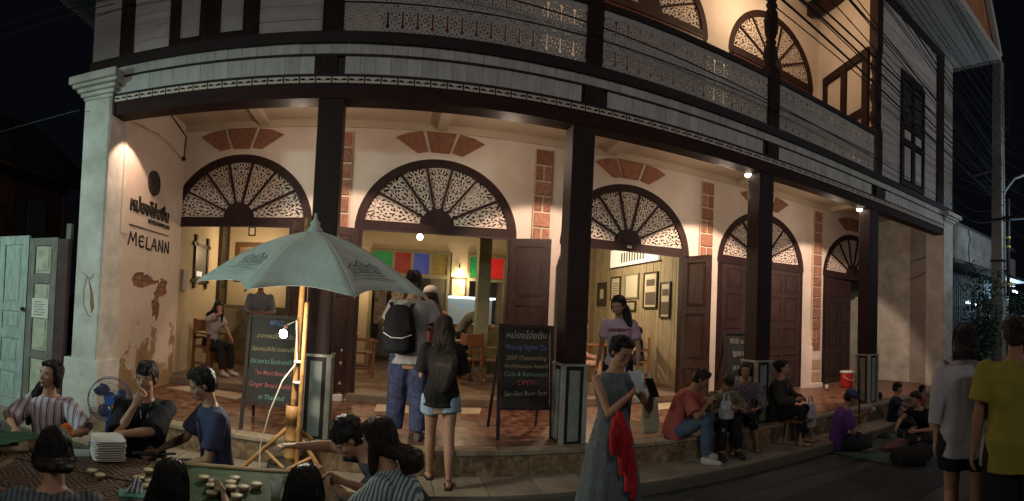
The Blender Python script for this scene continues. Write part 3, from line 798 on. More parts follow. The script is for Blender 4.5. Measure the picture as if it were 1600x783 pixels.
# fringe board under the balcony eave
def fringef(x, z):
    X = abs(x)
    v = [0.012 - math.hypot(X - 0.03, z - 0.14), 0.010 - math.hypot(X - 0.052, z - 0.09), 0.014 - math.hypot(X, z - 0.085), 0.009 - math.hypot(X - 0.02, z - 0.19), 0.008 - math.hypot(X - 0.055, z - 0.18)]
    lo = 0.02 + 0.055 * abs(math.sin(x / 0.0785 * PI / 1))
    return min(-max(v), (z - lo))
FR = march(fringef, -0.0785, 0.0785, 0, 0.23, 22, 34, 0.012).mesh('fringe_board', GRF)
fri = MB().box(-0.6, 7.9, D1 - 0.40, D1 - 0.37, 8.80, 8.87).build('eave_fringe', GRF, H)
for i in range(16):
    link('fringe_board', FR, fri, (5.15 + i * 0.157, D1 - 0.385, 8.57))

# ---------------------------------------------------------------- upper left room front
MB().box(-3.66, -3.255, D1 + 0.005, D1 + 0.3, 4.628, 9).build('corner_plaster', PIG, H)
MB().box(-3.255, -3.07, D1 - 0.02, D1 + 0.15, 4.628, 9).build('post', DW, H)
MB().box(-2.585, -1.535, D1 + 0.02, D1 + 0.06, 4.628, 9).build('window_frame', DW, H)
wf = MB()
for a, b in ((-2.585, -2.46), (-2.215, -2.13), (-2.05, -1.975), (-1.71, -1.535)): wf.box(a, b, D1 - 0.035, D1 + 0.02, 4.66, 9)
wf.box(-2.585, -1.535, D1 - 0.036, D1 + 0.02, 4.628, 4.70); wf.box(-2.13, -2.05, D1 - 0.025, D1 + 0.02, 4.70, 9)
wf.build('window_casing', DW, H)
for a, b in ((-2.46, -2.215), (-1.975, -1.71)):
    MB().box(a, b, D1 + 0.0, D1 + 0.021, 4.70, 9).build('window_panel', mat('pale_shutter_paint', (0.50, 0.49, 0.48), 0.6, (0.42, 0.41, 0.40), 5, 0.1, 30), H)
for a, b in ((-3.07, -2.585), (-1.535, -0.84)):
    k = 0; z = 4.63
    rt = MB().box(a, b, D1 + 0.03, D1 + 0.08, 4.63, 9).build('wall_boarding', DRK, H)
    while z < 6.2:
        MB().box(a, b, D1 + 0.006 + random.uniform(0, 0.003), D1 + 0.03, z, z + 0.150).build('wall_board', WHH, rt); z += 0.154
# upper right room front
rt = MB().box(7.76, 10.1, D1 + 0.03, D1 + 0.10, 4.63, 8.35).build('wall_boarding', DRK, H)
z = 4.63
while z < 8.2:
    for a, b in ((7.76, 8.46), (9.45, 10.08)):
        MB().box(a, b, D1 + 0.008 + random.uniform(0, 0.004), D1 + 0.03, z, z + 0.15).build('wall_board', WHH, rt)
    if z > 6.95: MB().box(8.461, 9.449, D1 + 0.008, D1 + 0.03, z, z + 0.15).build('wall_board', WHH, rt)
    z += 0.154
MB().box(10.08, 10.42, D1 - 0.03, D1 + 0.12, 4.628, 8.25).build('post', DW, H)
MB().box(7.76, 10.42, D1 - 0.04, D1 + 0.03, 8.13, 8.30).build('top_rail', DRK, H)
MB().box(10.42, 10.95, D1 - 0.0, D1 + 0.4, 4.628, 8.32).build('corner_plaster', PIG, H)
MB().box(7.76, 10.42, D1 + 0.1, D1 + 0.16, 4.628, 8.32).build('wall_backing', DRK, H)
sh = MB().box(8.46, 9.45, D1 + 0.015, D1 + 0.05, 4.66, 6.98).build('shutter', DRK, H)
sf = MB()
for a, b in ((8.46, 8.545), (8.90, 9.01), (9.365, 9.45)): sf.box(a, b, D1 - 0.035, D1 + 0.016, 4.66, 6.98)
for a, b in ((4.66, 4.76), (5.52, 5.62), (5.85, 5.95), (6.88, 6.98)): sf.box(8.545, 9.365, D1 - 0.033, D1 + 0.0161, a, b)
sf.build('shutter_frame', DRK, sh)
for a, b in ((8.60, 8.85), (9.06, 9.31)):
    MB().box(a, b, D1 - 0.02, D1 + 0.016, 4.80, 5.48).build('shutter_panel', WHH, sh)
    MB().box(a, b, D1 - 0.02, D1 + 0.016, 5.65, 5.83).build('shutter_panel', WHH, sh)
for a, b in ((8.56, 8.89), (9.02, 9.35)):
    for i in range(13):
        MB().cbox(((a + b) / 2, D1 + 0.0, 6.0 + i * 0.066), (b - a, 0.008, 0.055), rx=R_(-38)).build('slat', mat('grey_slat_paint', (0.20, 0.19, 0.19), 0.7), sh)
# balcony end wall with an unglazed window
A_, B_ = Vector((7.78, 5.25)), Vector((8.42, D2))
ew = MB(); dr = (B_ - A_); 
def pw(t, z, off=0.0):
    p = A_ + dr * t; n = Vector((-dr.y, dr.x)).normalized(); return (p.x + n.x * off, p.y + n.y * off, z)
def pbox(mb, t0, t1, z0, z1, o0, o1):
    mb.add([pw(t0, z0, o0), pw(t1, z0, o0), pw(t1, z0, o1), pw(t0, z0, o1), pw(t0, z1, o0), pw(t1, z1, o0), pw(t1, z1, o1), pw(t0, z1, o1)],
           [(0, 3, 2, 1), (4, 5, 6, 7), (0, 1, 5, 4), (1, 2, 6, 5), (2, 3, 7, 6), (3, 0, 4, 7)])
pbox(ew, 0, 1, 4.63, 8.95, -0.10, 0)
ew.build('balcony_end_wall', PLA, H)
wf = MB()
for t0, t1 in ((0.10, 0.19), (0.455, 0.535), (0.80, 0.86)): pbox(wf, t0, t1, 4.8, 7.28, 0.0, 0.06)
for z0, z1 in ((7.13, 7.30),): pbox(wf, 0.10, 0.86, z0, z1, 0.001, 0.062)
pbox(wf, 0.19, 0.455, 5.95, 6.12, 0.001, 0.058); pbox(wf, 0.535, 0.80, 4.9, 5.1, 0.001, 0.058)
wf.build('window_frame', DW, H)
# balcony floor edge inside, and eaves
MB().box(-0.9, 7.9, D1 + 0.05, D2, 4.56 + 0.06, 4.64).build('balcony_floor', DW, H)
sof = MB().box(5.2, 11.12, 3.93, 5.2, 8.32, 8.36).build('eave_soffit', DRK, H)
for i in range(9):
    y0 = 3.95 + i * 0.14
    MB().box(7.8, 11.10, y0, y0 + 0.134, 8.306, 8.322).build('soffit_board', WHB, sof)
MB().box(10.96, 11.12, 5.2, 9.0, 8.30, 8.36).build('side_fascia', GRF, H)
def fringe2(x, z):
    return min(-(0.014 - math.hypot(abs(x) - 0.03, z - 0.10)), -(0.012 - math.hypot(x, z - 0.15)), z - (0.01 + 0.05 * abs(math.sin(x / 0.0785 * PI))))
F2 = march(fringe2, -0.0785, 0.0785, 0, 0.20, 14, 18, 0.012).mesh('fringe_board', GRF)
ff = MB().box(7.7, 11.12, 3.90, 3.93, 8.33, 8.42).build('eave_fringe', GRF, H)
for i in range(22): link('fringe_board', F2, ff, (7.75 + i * 0.157, 3.89, 8.20))
fs = MB().box(11.13, 11.15, 3.9, 9.0, 8.33, 8.42).build('eave_fringe', GRF, H)
for i in range(30): link('fringe_board', F2, fs, (11.14, 4.0 + i * 0.157, 8.22), rot=(0, 0, PI / 2))
# gable face, orange lamplight put into its colour, and verge above the eave
gb = MB(); gb.prism([(6.3, 8.45), (10.9, 8.45), (8.4, 11.6), (6.3, 11.6)], lambda a, b: (a, 4.0, b), lambda a, b: (a, 4.1, b))
gb.build('gable', mat('gable_boards', (0.52, 0.24, 0.11), 0.7, (0.36, 0.15, 0.07), 3, 0.3, 20), H)
vb = MB(); vb.prism([(11.16, 8.40), (11.0, 8.36), (8.5, 11.5), (8.66, 11.6)], lambda a, b: (a, 3.86, b), lambda a, b: (a, 3.98, b)); vb.build('verge_board', GRF, H)
MB().add([(11.16, 3.9, 8.43), (11.16, 9, 8.43), (8.6, 9, 11.6), (8.6, 3.9, 11.6)], [(0, 1, 2, 3)]).build('roof', mat('roof_sheet', (0.12, 0.09, 0.07), 0.7), H)
# eave at the left flank, green lamp tint put into the soffit colour
le = MB().box(-5.10, -3.66, 4.4, 9.0, 6.52, 6.56).build('eave_soffit', mat('green_lit_soffit', (0.45, 0.55, 0.52), 0.7, (0.35, 0.42, 0.40), 4), H)
for i in range(26): link('fringe_board', F2, le, (-5.10, 4.6 + i * 0.157, 6.36), rot=(0, 0, PI / 2))
MB().box(-3.66, -3.50, D1 + 0.3, 12, 0.0, 8.4).build('flank_wall', PIE, H)
MB().box(10.95, 11.05, D1 + 0.45, 12, 0.3, 8.3).build('flank_wall', PIE, H)

# ================================================================ inside the cafe (seen through the open doors)
INW = mat('cafe_wall_paint', (0.56, 0.47, 0.32), 0.85, (0.46, 0.38, 0.25), 1.5, 0.05, 10)
INF = mat('cafe_floor', (0.17, 0.12, 0.08), 0.35, (0.10, 0.07, 0.05), 3, 0.1, 20)
OLV = mat('olive_paint', (0.22, 0.20, 0.11), 0.55, (0.16, 0.145, 0.08), 5, 0.1, 20)
fl = tag(MB().add([(-3.5, D2 + 0.1, FZ + 0.1), (11.5, D2 + 0.1, FZ + 0.1), (11.5, 13.6, FZ + 0.1), (-3.5, 13.6, FZ + 0.1)], [(0, 1, 2, 3)]).build('cafe_floor', INF), kind='structure')
ft = MB().box(-0.145, 0.145, -0.145, 0.145, 0, 0.006).mesh('floor_tile', mat('cafe_tile', (0.24, 0.17, 0.11), 0.3, (0.14, 0.10, 0.07), 5, 0.1, 20, rnd=0.25))
for i in range(19):
    for j in range(9):
        link('floor_tile', ft, fl, (-3.2 + i * 0.3 + (3.4 if i > 9 else 0) * 0, D2 + 0.42 + j * 0.3, FZ + 0.1))
MB().box(-3.5, 5.6, D2 + 0.26, 13.6, 3.80, 3.85).build('cafe_ceiling', mat('shade_dark_ceiling', (0.045, 0.032, 0.022), 0.8, (0.03, 0.02, 0.015), 5), H)  # colour darkened and sheet lowered to stand for shade behind the fanlights
MB().box(-3.50, -3.44, D2 + 0.26, 10.3, 0.4, 4.1).build('inner_wall', INW, H)
MB().box(-3.44, -1.10, 10.2, 10.26, 0.4, 4.1).build('inner_wall', INW, H)
# back wall with glazed transoms and openings under them
bw = MB(); bw.box(-1.10, -0.42, 11.5, 11.6, 0.4, 4.1); bw.box(-0.42, 2.75, 11.5, 11.6, 3.16, 4.1); bw.box(1.43, 1.80, 11.5, 11.6, 0.4, 3.16); bw.box(2.75, 2.95, 11.5, 11.6, 0.4, 4.1)
bw.build('back_wall', INW, H)
fr_ = MB()
for x in (-0.42, 0.07, 0.50, 0.93, 1.36): fr_.box(x - 0.035, x + 0.035, 11.44, 11.52, 2.57, 3.16)
fr_.box(-0.455, 1.395, 11.435, 11.52, 3.10, 3.17); fr_.box(-0.455, 1.395, 11.435, 11.52, 2.53, 2.62)
for x in (-0.42, 1.36): fr_.box(x - 0.035, x + 0.035, 11.44, 11.52, 0.5, 2.55)
for x in (1.83, 2.12, 2.25, 2.70): fr_.box(x - 0.03, x + 0.03, 11.44, 11.52, 0.5, 3.16)
fr_.box(1.80, 2.73, 11.435, 11.52, 3.10, 3.17); fr_.box(1.80, 2.73, 11.435, 11.52, 2.53, 2.60)
fr_.build('transom_frame', OLV, H)
def glass(name, c, e):
    return mat(name, c, 0.15, tuple(k * 0.45 for k in c), 30, 0.6, 60, emit=c, es=e)
GL = {'g': glass('green_glass', (0.02, 0.28, 0.07), 0.12), 'r': glass('red_glass', (0.35, 0.03, 0.02), 0.06), 'b': glass('blue_glass', (0.05, 0.08, 0.40), 0.18), 'y': glass('amber_glass', (0.24, 0.18, 0.04), 0.06), 'R': glass('bright_red_glass', (0.6, 0.02, 0.02), 0.28)}
for a, b, k in ((-0.385, 0.035, 'g'), (0.105, 0.465, 'r'), (0.535, 0.895, 'b'), (0.965, 1.325, 'y'), (1.86, 2.09, 'g'), (2.28, 2.67, 'R')):
    MB().box(a, b, 11.47, 11.48, 2.62, 3.10).build('coloured_pane', GL[k], H)
# far room behind the back wall openings
MB().box(-1.1, 2.95, 13.4, 13.5, 0.4, 4.1).build('rear_wall', mat('rear_room_wall', (0.36, 0.36, 0.38), 0.8, (0.22, 0.20, 0.2), 2), H)
MB().box(0.95, 1.33, 11.46, 11.50, 0.5, 2.53).build('door_leaf', mat('dark_olive_door', (0.09, 0.08, 0.05), 0.6), H)
for k in range(3): MB().box(-0.35 + k * 0.42, -0.05 + k * 0.42, 12.5, 12.56, 1.4, 2.3).build('wall_print', mat('pale_print', (0.6, 0.55, 0.5), 0.8, (0.25, 0.16, 0.12), 9), H)
MB().box(1.64, 1.88, 9.1, 9.35, 0.5, 4.1).build('inner_post', OLV, H, bevel=0.01)
# room with the plank wall behind door three
PLK = mat('cream_plank', (0.50, 0.42, 0.28), 0.7, (0.33, 0.26, 0.16), 5, 0.2, 30, rnd=0.14, stretch=(3, 3, 0.5))
rt = MB().box(5.38, 5.45, D2 + 0.26, 13.0, 0.4, 4.1).build('plank_wall', DW, H)
y = D2 + 0.30
while y < 12.9:
    MB().box(5.35 - random.uniform(0, 0.006), 5.38, y, y + 0.142, 0.5, 4.1).build('plank', PLK, rt); y += 0.15
MB().box(2.85, 2.92, D2 + 0.26, 13.0, 0.4, 4.1).build('inner_wall', INW, H)
rt = MB().box(2.92, 5.38, 12.9, 13.0, 0.4, 4.1).build('plank_wall', DW, H)
for i in range(16): MB().box(2.93 + i * 0.15, 3.072 + i * 0.15, 12.87, 12.9, 0.5, 4.1).build('plank', PLK, rt)
MB().box(5.10, 5.22, D2 + 0.2, D2 + 0.34, FZ + 0.11, ZS).build('door_lining', INW, H)
# picture frames
FRD = mat('dark_frame', (0.05, 0.035, 0.02), 0.4); PAP = mat('aged_paper', (0.62, 0.56, 0.44), 0.8)
INK = mat('print_ink', (0.12, 0.10, 0.08), 0.8)
def picture_x(x, y0, y1, z0, z1, look, label, face=-1, frame=FRD):
    t = thing('framed_picture', label, 'picture', (x, (y0 + y1) / 2, z0), 0, 'framed prints on the plank wall')
    f = face
    for a, b, c, d in ((y0, y0 + 0.035, z0, z1), (y1 - 0.035, y1, z0, z1), (y0 + 0.035, y1 - 0.035, z0, z0 + 0.035), (y0 + 0.035, y1 - 0.035, z1 - 0.035, z1)):
        MB().box(*sorted((x, x + f * 0.04)), a, b, c, d).build('frame_side', frame, t)
    MB().box(*sorted((x, x + f * 0.02)), y0 + 0.035, y1 - 0.035, z0 + 0.035, z1 - 0.035).build('print', PAP if look != 'd' else mat('dark_mount', (0.06, 0.05, 0.035), 0.7), t)
    m = MB(); xx = x + f * 0.022
    w_, h_ = y1 - y0, z1 - z0
    if look == 'h':      # photograph of a house over text
        m.box(*sorted((xx, xx + f * 0.002)), y0 + 0.2 * w_, y1 - 0.2 * w_, z0 + 0.62 * h_, z0 + 0.80 * h_)
        m.box(*sorted((xx, xx + f * 0.002)), y0 + 0.14 * w_, y1 - 0.14 * w_, z0 + 0.10 * h_, z0 + 0.45 * h_)
    elif look == 't':
        for k in range(6): m.box(*sorted((xx, xx + f * 0.002)), y0 + 0.2 * w_, y1 - 0.2 * w_, z0 + (0.2 + 0.1 * k) * h_, z0 + (0.23 + 0.1 * k) * h_)
    elif look == 'd':
        m.box(*sorted((xx, xx + f * 0.002)), y0 + 0.3 * w_, y1 - 0.3 * w_, z0 + 0.3 * h_, z0 + 0.7 * h_)
    if m.v: m.build('printed_matter', INK if look != 'd' else PAP, t)
    return t
X5 = 5.345
picture_x(X5, 11.40, 11.92, 2.12, 2.72, 'd', 'small black mounted print, first from the far end of the plank wall')
picture_x(X5, 10.60, 11.12, 2.24, 2.82, 't', 'print in thin dark frame just right of the small black one')
picture_x(X5, 9.70, 10.36, 2.27, 2.84, 'p', 'bright landscape print in pale green frame on plank wall', frame=mat('green_frame', (0.25, 0.26, 0.16), 0.5))
picture_x(X5, 8.88, 9.46, 2.04, 2.82, 'h', 'tall framed photograph of a house above dark text')
picture_x(X5, 8.36, 8.76, 1.84, 2.58, 'h', 'framed print of text nearest the doorway on plank wall')
picture_x(X5, 9.80, 10.26, 1.98, 2.22, 't', 'little print hung low under the pale green frame')
# long lit signboard high on the plank wall
sg = thing('signboard', 'long white lit signboard with dark figures above the pictures', 'signboard', (X5, 10, 3.1))
MB().box(X5 - 0.05, X5, 8.85, 11.15, 3.05, 3.48).build('board', mat('white_board', (0.8, 0.76, 0.68), 0.6, emit=(1, 0.9, 0.72), es=0.5), sg)
MB().box(X5 - 0.055, X5 - 0.0, 8.80, 11.20, 3.02, 3.05).build('edge_strip', DRK, sg)
fg = MB()
for k in range(9): fg.box(X5 - 0.053, X5 - 0.05, 9.45 + k * 0.13, 9.52 + k * 0.13, 3.13, 3.36)
tag(fg.build('printed_figures', INK, sg), kind='stuff')
# hanging bulb, wall lamp and table lamp
def pendant(loc, label, drop=0.9, s=0.06, e=22):
    t = thing('pendant_lamp', label, 'lamp', loc)
    MB().ell(loc, (s, s, s), 14, 10).build('globe', mat('glowing_glass', (1, 0.85, 0.6), 0.5, emit=(1, 0.80, 0.50), es=e), t, smooth=True)
    MB().tube([(loc[0], loc[1], loc[2] + s * 0.8), (loc[0], loc[1], loc[2] + drop)], 0.008, 6).build('cord', DRK, t)
pendant((0.55, 9.7, 3.22), 'round glowing bulb hanging in the middle doorway')
wl = thing('wall_lamp', 'small wall lamp shining over a picture in the cafe', 'lamp', (1.61, 11.5, 2.65))
MB().lathe([(0.03, 0.10), (0.09, 0.0), (0.09, -0.01), (0.02, 0.02)], (1.61, 11.40, 2.68), 12).build('shade', mat('glowing_shade', (1, 0.8, 0.5), 0.6, emit=(1, 0.82, 0.5), es=12), wl)
MB().tube([(1.61, 11.5, 2.85), (1.61, 11.42, 2.92), (1.61, 11.40, 2.78)], 0.012, 6).build('bracket', DRK, wl)
lamp('POINT', (1.61, 11.34, 2.66), 7, (1, 0.78, 0.45), 0.04, name='wall_lamp_light')
tl = thing('table_lamp', 'lamp with white shade behind the woman in the cap', 'lamp', (1.15, 12.0, 2.0))
MB().lathe([(0.16, 0.0), (0.10, 0.26), (0.098, 0.26), (0.155, 0.0)], (1.10, 11.9, 2.22), 16).build('shade', mat('white_lit_shade', (1, 0.95, 0.85), 0.6, emit=(1, 0.9, 0.7), es=1.6), tl)
MB().lathe([(0.07, 0), (0.02, 0.03), (0.015, 0.3)], (1.10, 11.9, 1.93), 10).build('stem', DRK, tl)
MB().box(0.5, 1.4, 11.7, 12.2, 1.85, 1.93).build('shelf', OLV, tl)
# poster under the wall lamp, glass cake counter
def picture_y(y, x0, x1, z0, z1, label, fr=0.04, m=PAP, frame=FRD, dark=0.4, grp='framed pictures inside the cafe'):
    t = thing('framed_picture', label, 'picture', ((x0 + x1) / 2, y, z0), 0, grp)
    for a, b, c, d in ((x0, x0 + fr, z0, z1), (x1 - fr, x1, z0, z1), (x0 + fr, x1 - fr, z0, z0 + fr), (x0 + fr, x1 - fr, z1 - fr, z1)):
        MB().box(a, b, y - 0.04, y, c, d).build('frame_side', frame, t)
    MB().box(x0 + fr, x1 - fr, y - 0.02, y, z0 + fr, z1 - fr).build('print', m, t)
    return t
picture_y(11.5, 1.42, 1.80, 2.02, 2.60, 'framed poster with sketch under the wall lamp', m=mat('poster_paper', (0.75, 0.66, 0.45), 0.8, (0.5, 0.35, 0.18), 6))
ct = thing('display_counter', 'glass display counter with blue white light inside the cafe', 'counter', (1.9, 11.0, 0.5))
MB().box(1.35, 2.45, 10.9, 11.35, 0.5, 1.50).build('cabinet', OLV, ct)
MB().box(1.35, 2.40, 10.92, 11.33, 1.52, 1.54).build('shelf', mat('counter_top', (0.5, 0.5, 0.5), 0.3), ct)
MB().box(1.36, 2.39, 11.30, 11.32, 1.54, 2.12).build('glass_back', mat('lit_glass', (0.16, 0.22, 0.26), 0.2, (0.30, 0.24, 0.14), 14, emit=(0.35, 0.60, 0.75), es=0.07), ct)
MB().box(1.36, 2.39, 10.93, 11.32, 2.10, 2.14).build('light_strip', mat('cold_strip', (0.9, 0.95, 1), 0.4, emit=(0.75, 0.9, 1), es=2.2), ct)
# left room: louvred shutter, tall framed picture, small pictures
picture_y(10.2, -3.28, -2.62, 2.20, 3.02, 'large brown framed picture on the cream wall of left room', fr=0.09, m=mat('brown_print', (0.35, 0.26, 0.16), 0.8, (0.16, 0.10, 0.06), 5), frame=mat('brown_frame', (0.14, 0.07, 0.035), 0.5))
picture_y(10.2, -3.02, -2.87, 3.17, 3.36, 'tiny square picture above the large brown frame', fr=0.02)
ls = thing('louvred_shutter', 'dark louvred shutter in corner of left room', 'shutter', (-3.4, 10.1, 0.5))
for i in range(26): MB().cbox((-3.40 + 0.0, 9.72, 2.0 + i * 0.05), (0.03, 0.34, 0.035), ry=R_(30)).build('slat', mat('dark_slat', (0.05, 0.05, 0.045), 0.6), ls)
MB().box(-3.43, -3.36, 9.48, 9.56, 0.5, 3.35).build('stile', FRD, ls); MB().box(-3.43, -3.36, 9.90, 9.97, 0.5, 3.35).build('stile', FRD, ls)
MB().box(-3.43, -3.38, 9.56, 9.90, 0.5, 2.0).build('lower_panel', FRD, ls)
t = thing('framed_picture', 'tall dark framed picture on left wall just inside first door', 'picture', (-3.44, 8.5, 2.05))
for a, b, c, d in ((8.22, 8.30, 1.96, 2.92), (8.80, 8.88, 1.96, 2.92), (8.14, 8.96, 2.06, 2.12), (8.14, 8.96, 2.72, 2.78)):
    MB().box(-3.44, -3.40, a, b, c, d).build('frame_side', FRD, t)
MB().box(-3.438, -3.42, 8.30, 8.80, 2.12, 2.72).build('print', mat('green_print', (0.10, 0.12, 0.08), 0.4, (0.2, 0.2, 0.16), 6), t)
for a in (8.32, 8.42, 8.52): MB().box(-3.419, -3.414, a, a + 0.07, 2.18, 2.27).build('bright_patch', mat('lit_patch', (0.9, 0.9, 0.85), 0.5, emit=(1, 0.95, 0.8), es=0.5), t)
MB().box(-3.44, -3.40, 7.72, 7.90, 1.9, 2.25).build('switch_box', PIG, H)
# small counter behind the seated woman
cn = thing('cafe_counter', 'cream cafe counter behind the seated woman in left room', 'counter', (-2.6, 9.6, 0.5))
MB().box(-3.3, -1.9, 9.45, 9.9, 0.5, 1.65).build('front', mat('counter_front', (0.30, 0.26, 0.17), 0.7, (0.2, 0.17, 0.1), 5), cn)
MB().box(-3.33, -1.87, 9.42, 9.93, 1.65, 1.69).build('counter_top', OLV, cn)

# chairs
CHW = mat('chair_wood', (0.20, 0.085, 0.035), 0.45, (0.12, 0.05, 0.02), 6, 0.1, 40, stretch=(3, 3, 1))
def cafe_chair(loc, rz, label, group='wooden cafe chairs', arms=True, sc=1.0):
    t = thing('wooden_chair', label, 'chair', loc, rz, group)
    MB().box(-0.23, 0.23, -0.22, 0.22, 0.42, 0.46).build('seat', CHW, t, world=False, bevel=0.008)
    for sx in (-1, 1):
        MB().box(sx * 0.21 - 0.022, sx * 0.21 + 0.022, -0.22, -0.175, 0, 0.66 if arms else 0.42).build('leg', CHW, t, world=False)
        MB().box(sx * 0.21 - 0.022, sx * 0.21 + 0.022, 0.18, 0.225, 0, 0.92).build('leg', CHW, t, world=False)
        if arms: MB().box(sx * 0.225 - 0.035, sx * 0.225 + 0.035, -0.26, 0.20, 0.66, 0.685).build('armrest', CHW, t, world=False)
        MB().box(sx * 0.21 - 0.012, sx * 0.21 + 0.012, -0.175, 0.18, 0.14, 0.17).build('stretcher', CHW, t, world=False)
    MB().box(-0.19, 0.19, 0.19, 0.215, 0.70, 0.90).build('back_rail', CHW, t, world=False, bevel=0.006)
    MB().box(-0.19, 0.19, 0.19, 0.21, 0.56, 0.61).build('back_rail', CHW, t, world=False)
    return t
FI = FZ + 0.106
cafe_chair((-3.0, 8.15, FI), R_(60), 'wooden armchair under the seated woman in left room')
cafe_chair((1.05, 9.6, FI), R_(170), 'wooden chair inside middle doorway, left of the olive post')
cafe_chair((1.45, 8.9, FI), R_(200), 'low wooden chair right behind the girl in black tee')
cafe_chair((2.0, 9.0, FI), R_(250), 'wooden chair beside the olive post with tan seat')
cafe_chair((-0.45, 9.3, FI), R_(100), 'wooden chair left of the backpack, inside middle doorway')
cafe_chair((4.92, 8.85, FI), R_(-120), 'dark armchair of the child with the ponytail')
def cafe_table(loc, label, w_=0.7):
    t = thing('cafe_table', label, 'table', loc, 0, 'small cafe tables')
    MB().box(-w_ / 2, w_ / 2, -0.32, 0.32, 0.70, 0.735).build('table_top', CHW, t, world=False, bevel=0.006)
    for sx in (-1, 1):
        for sy in (-1, 1):
            MB().box(sx * (w_ / 2 - 0.06) - 0.022, sx * (w_ / 2 - 0.06) + 0.022, sy * 0.26 - 0.022, sy * 0.26 + 0.022, 0, 0.70).build('leg', CHW, t, world=False)
    return t
cafe_table((1.6, 9.65, FI), 'small square cafe table by the olive post')
cafe_table((-0.9, 9.6, FI), 'small cafe table at left inside middle doorway')
cafe_table((4.35, 9.6, FI), 'cafe table in front of the plank wall')
# back room seen behind door five
MB().box(9.3, 11.4, 8.6, 8.66, 0.4, 4.1).build('inner_wall', mat('pale_blue_wall', (0.36, 0.46, 0.48), 0.8, (0.28, 0.36, 0.38), 2), H)
MB().cbox((10.65, 8.55, 2.75), (0.22, 0.1, 0.35)).build('meter_box', PIG, H)
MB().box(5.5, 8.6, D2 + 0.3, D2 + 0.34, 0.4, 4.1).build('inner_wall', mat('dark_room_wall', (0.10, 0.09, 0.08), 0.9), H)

# floor mats in front of the doors
MATM = mat('door_mat_cloth', (0.50, 0.42, 0.30), 0.9, (0.38, 0.31, 0.22), 6, 0.5, 120)
def floor_mat(pts, label):
    m = MB(); m.prism(pts, lambda a, b: (a, b, FZ + 0.003), lambda a, b: (a, b, FZ + 0.016))
    tag(m.build('door_mat', MATM), label, 'mat', 'pale mats in front of the doors')
floor_mat([(-3.15, 6.75), (-2.0, 6.62), (-1.95, 7.02), (-2.95, 7.15)], 'long pale mat in front of the first door')
floor_mat([(-0.12, 6.62), (0.42, 6.62), (0.45, 7.12), (-0.08, 7.12)], 'pale mat left of the backpack man')
floor_mat([(0.80, 6.68), (1.32, 6.68), (1.42, 7.1), (0.86, 7.1)], 'pale mat right of the girl in denim shorts')
floor_mat([(4.05, 6.6), (4.75, 6.6), (4.85, 7.1), (4.1, 7.1)], 'pale mat before the door with pictures')

# ceiling spotlight fixtures, two visible
for (x, y) in ((4.70, 5.30), (7.42, 5.28)):
    t = thing('ceiling_spotlight', 'small glowing spotlight under the beam ' + ('left of the third column' if x < 6 else 'left of the fourth column'), 'spotlight', (x, y, 3.95), 0, 'spotlights under the beam')
    hd = MB(); hd.tube([(x - 0.02, y + 0.02, 4.01), (x + 0.0, y + 0.10, 3.965)], [0.03, 0.045], 14); hd.build('head', mat('white_enamel', (0.7, 0.68, 0.64), 0.4), t, smooth=True)
    MB().ell((x - 0.005, y + 0.075, 3.945), (0.045, 0.06, 0.034), 14, 8).build('bulb', mat('glowing_spot', (1, 0.9, 0.7), 0.4, emit=(1, 0.86, 0.6), es=26), t, smooth=True)
    MB().tube([(x, y + 0.03, 4.0), (x, y + 0.03, 4.10)], 0.01, 6).build('bracket', DRK, t)
# balcony bulbs behind the fretwork
for (x, y, z) in ((0.80, 5.9, 4.95), (3.40, 6.1, 4.98), (7.30, 5.7, 4.95)):
    t = thing('balcony_bulb', 'bare bulb glowing behind the balcony fretwork, ' + ('leftmost' if x < 1 else 'middle one of three' if x < 5 else 'rightmost'), 'bulb', (x, y, z), 0, 'bulbs behind the balcony fretwork')
    MB().ell((x, y, z), (0.05, 0.05, 0.05), 12, 8).build('glass', mat('glowing_bulb', (1, 0.9, 0.7), 0.4, emit=(1, 0.80, 0.52), es=16), t, smooth=True)
    MB().lathe([(0.02, 0.04), (0.025, 0.06), (0.025, 0.10)], (x, y, z), 8).build('socket', DRK, t)

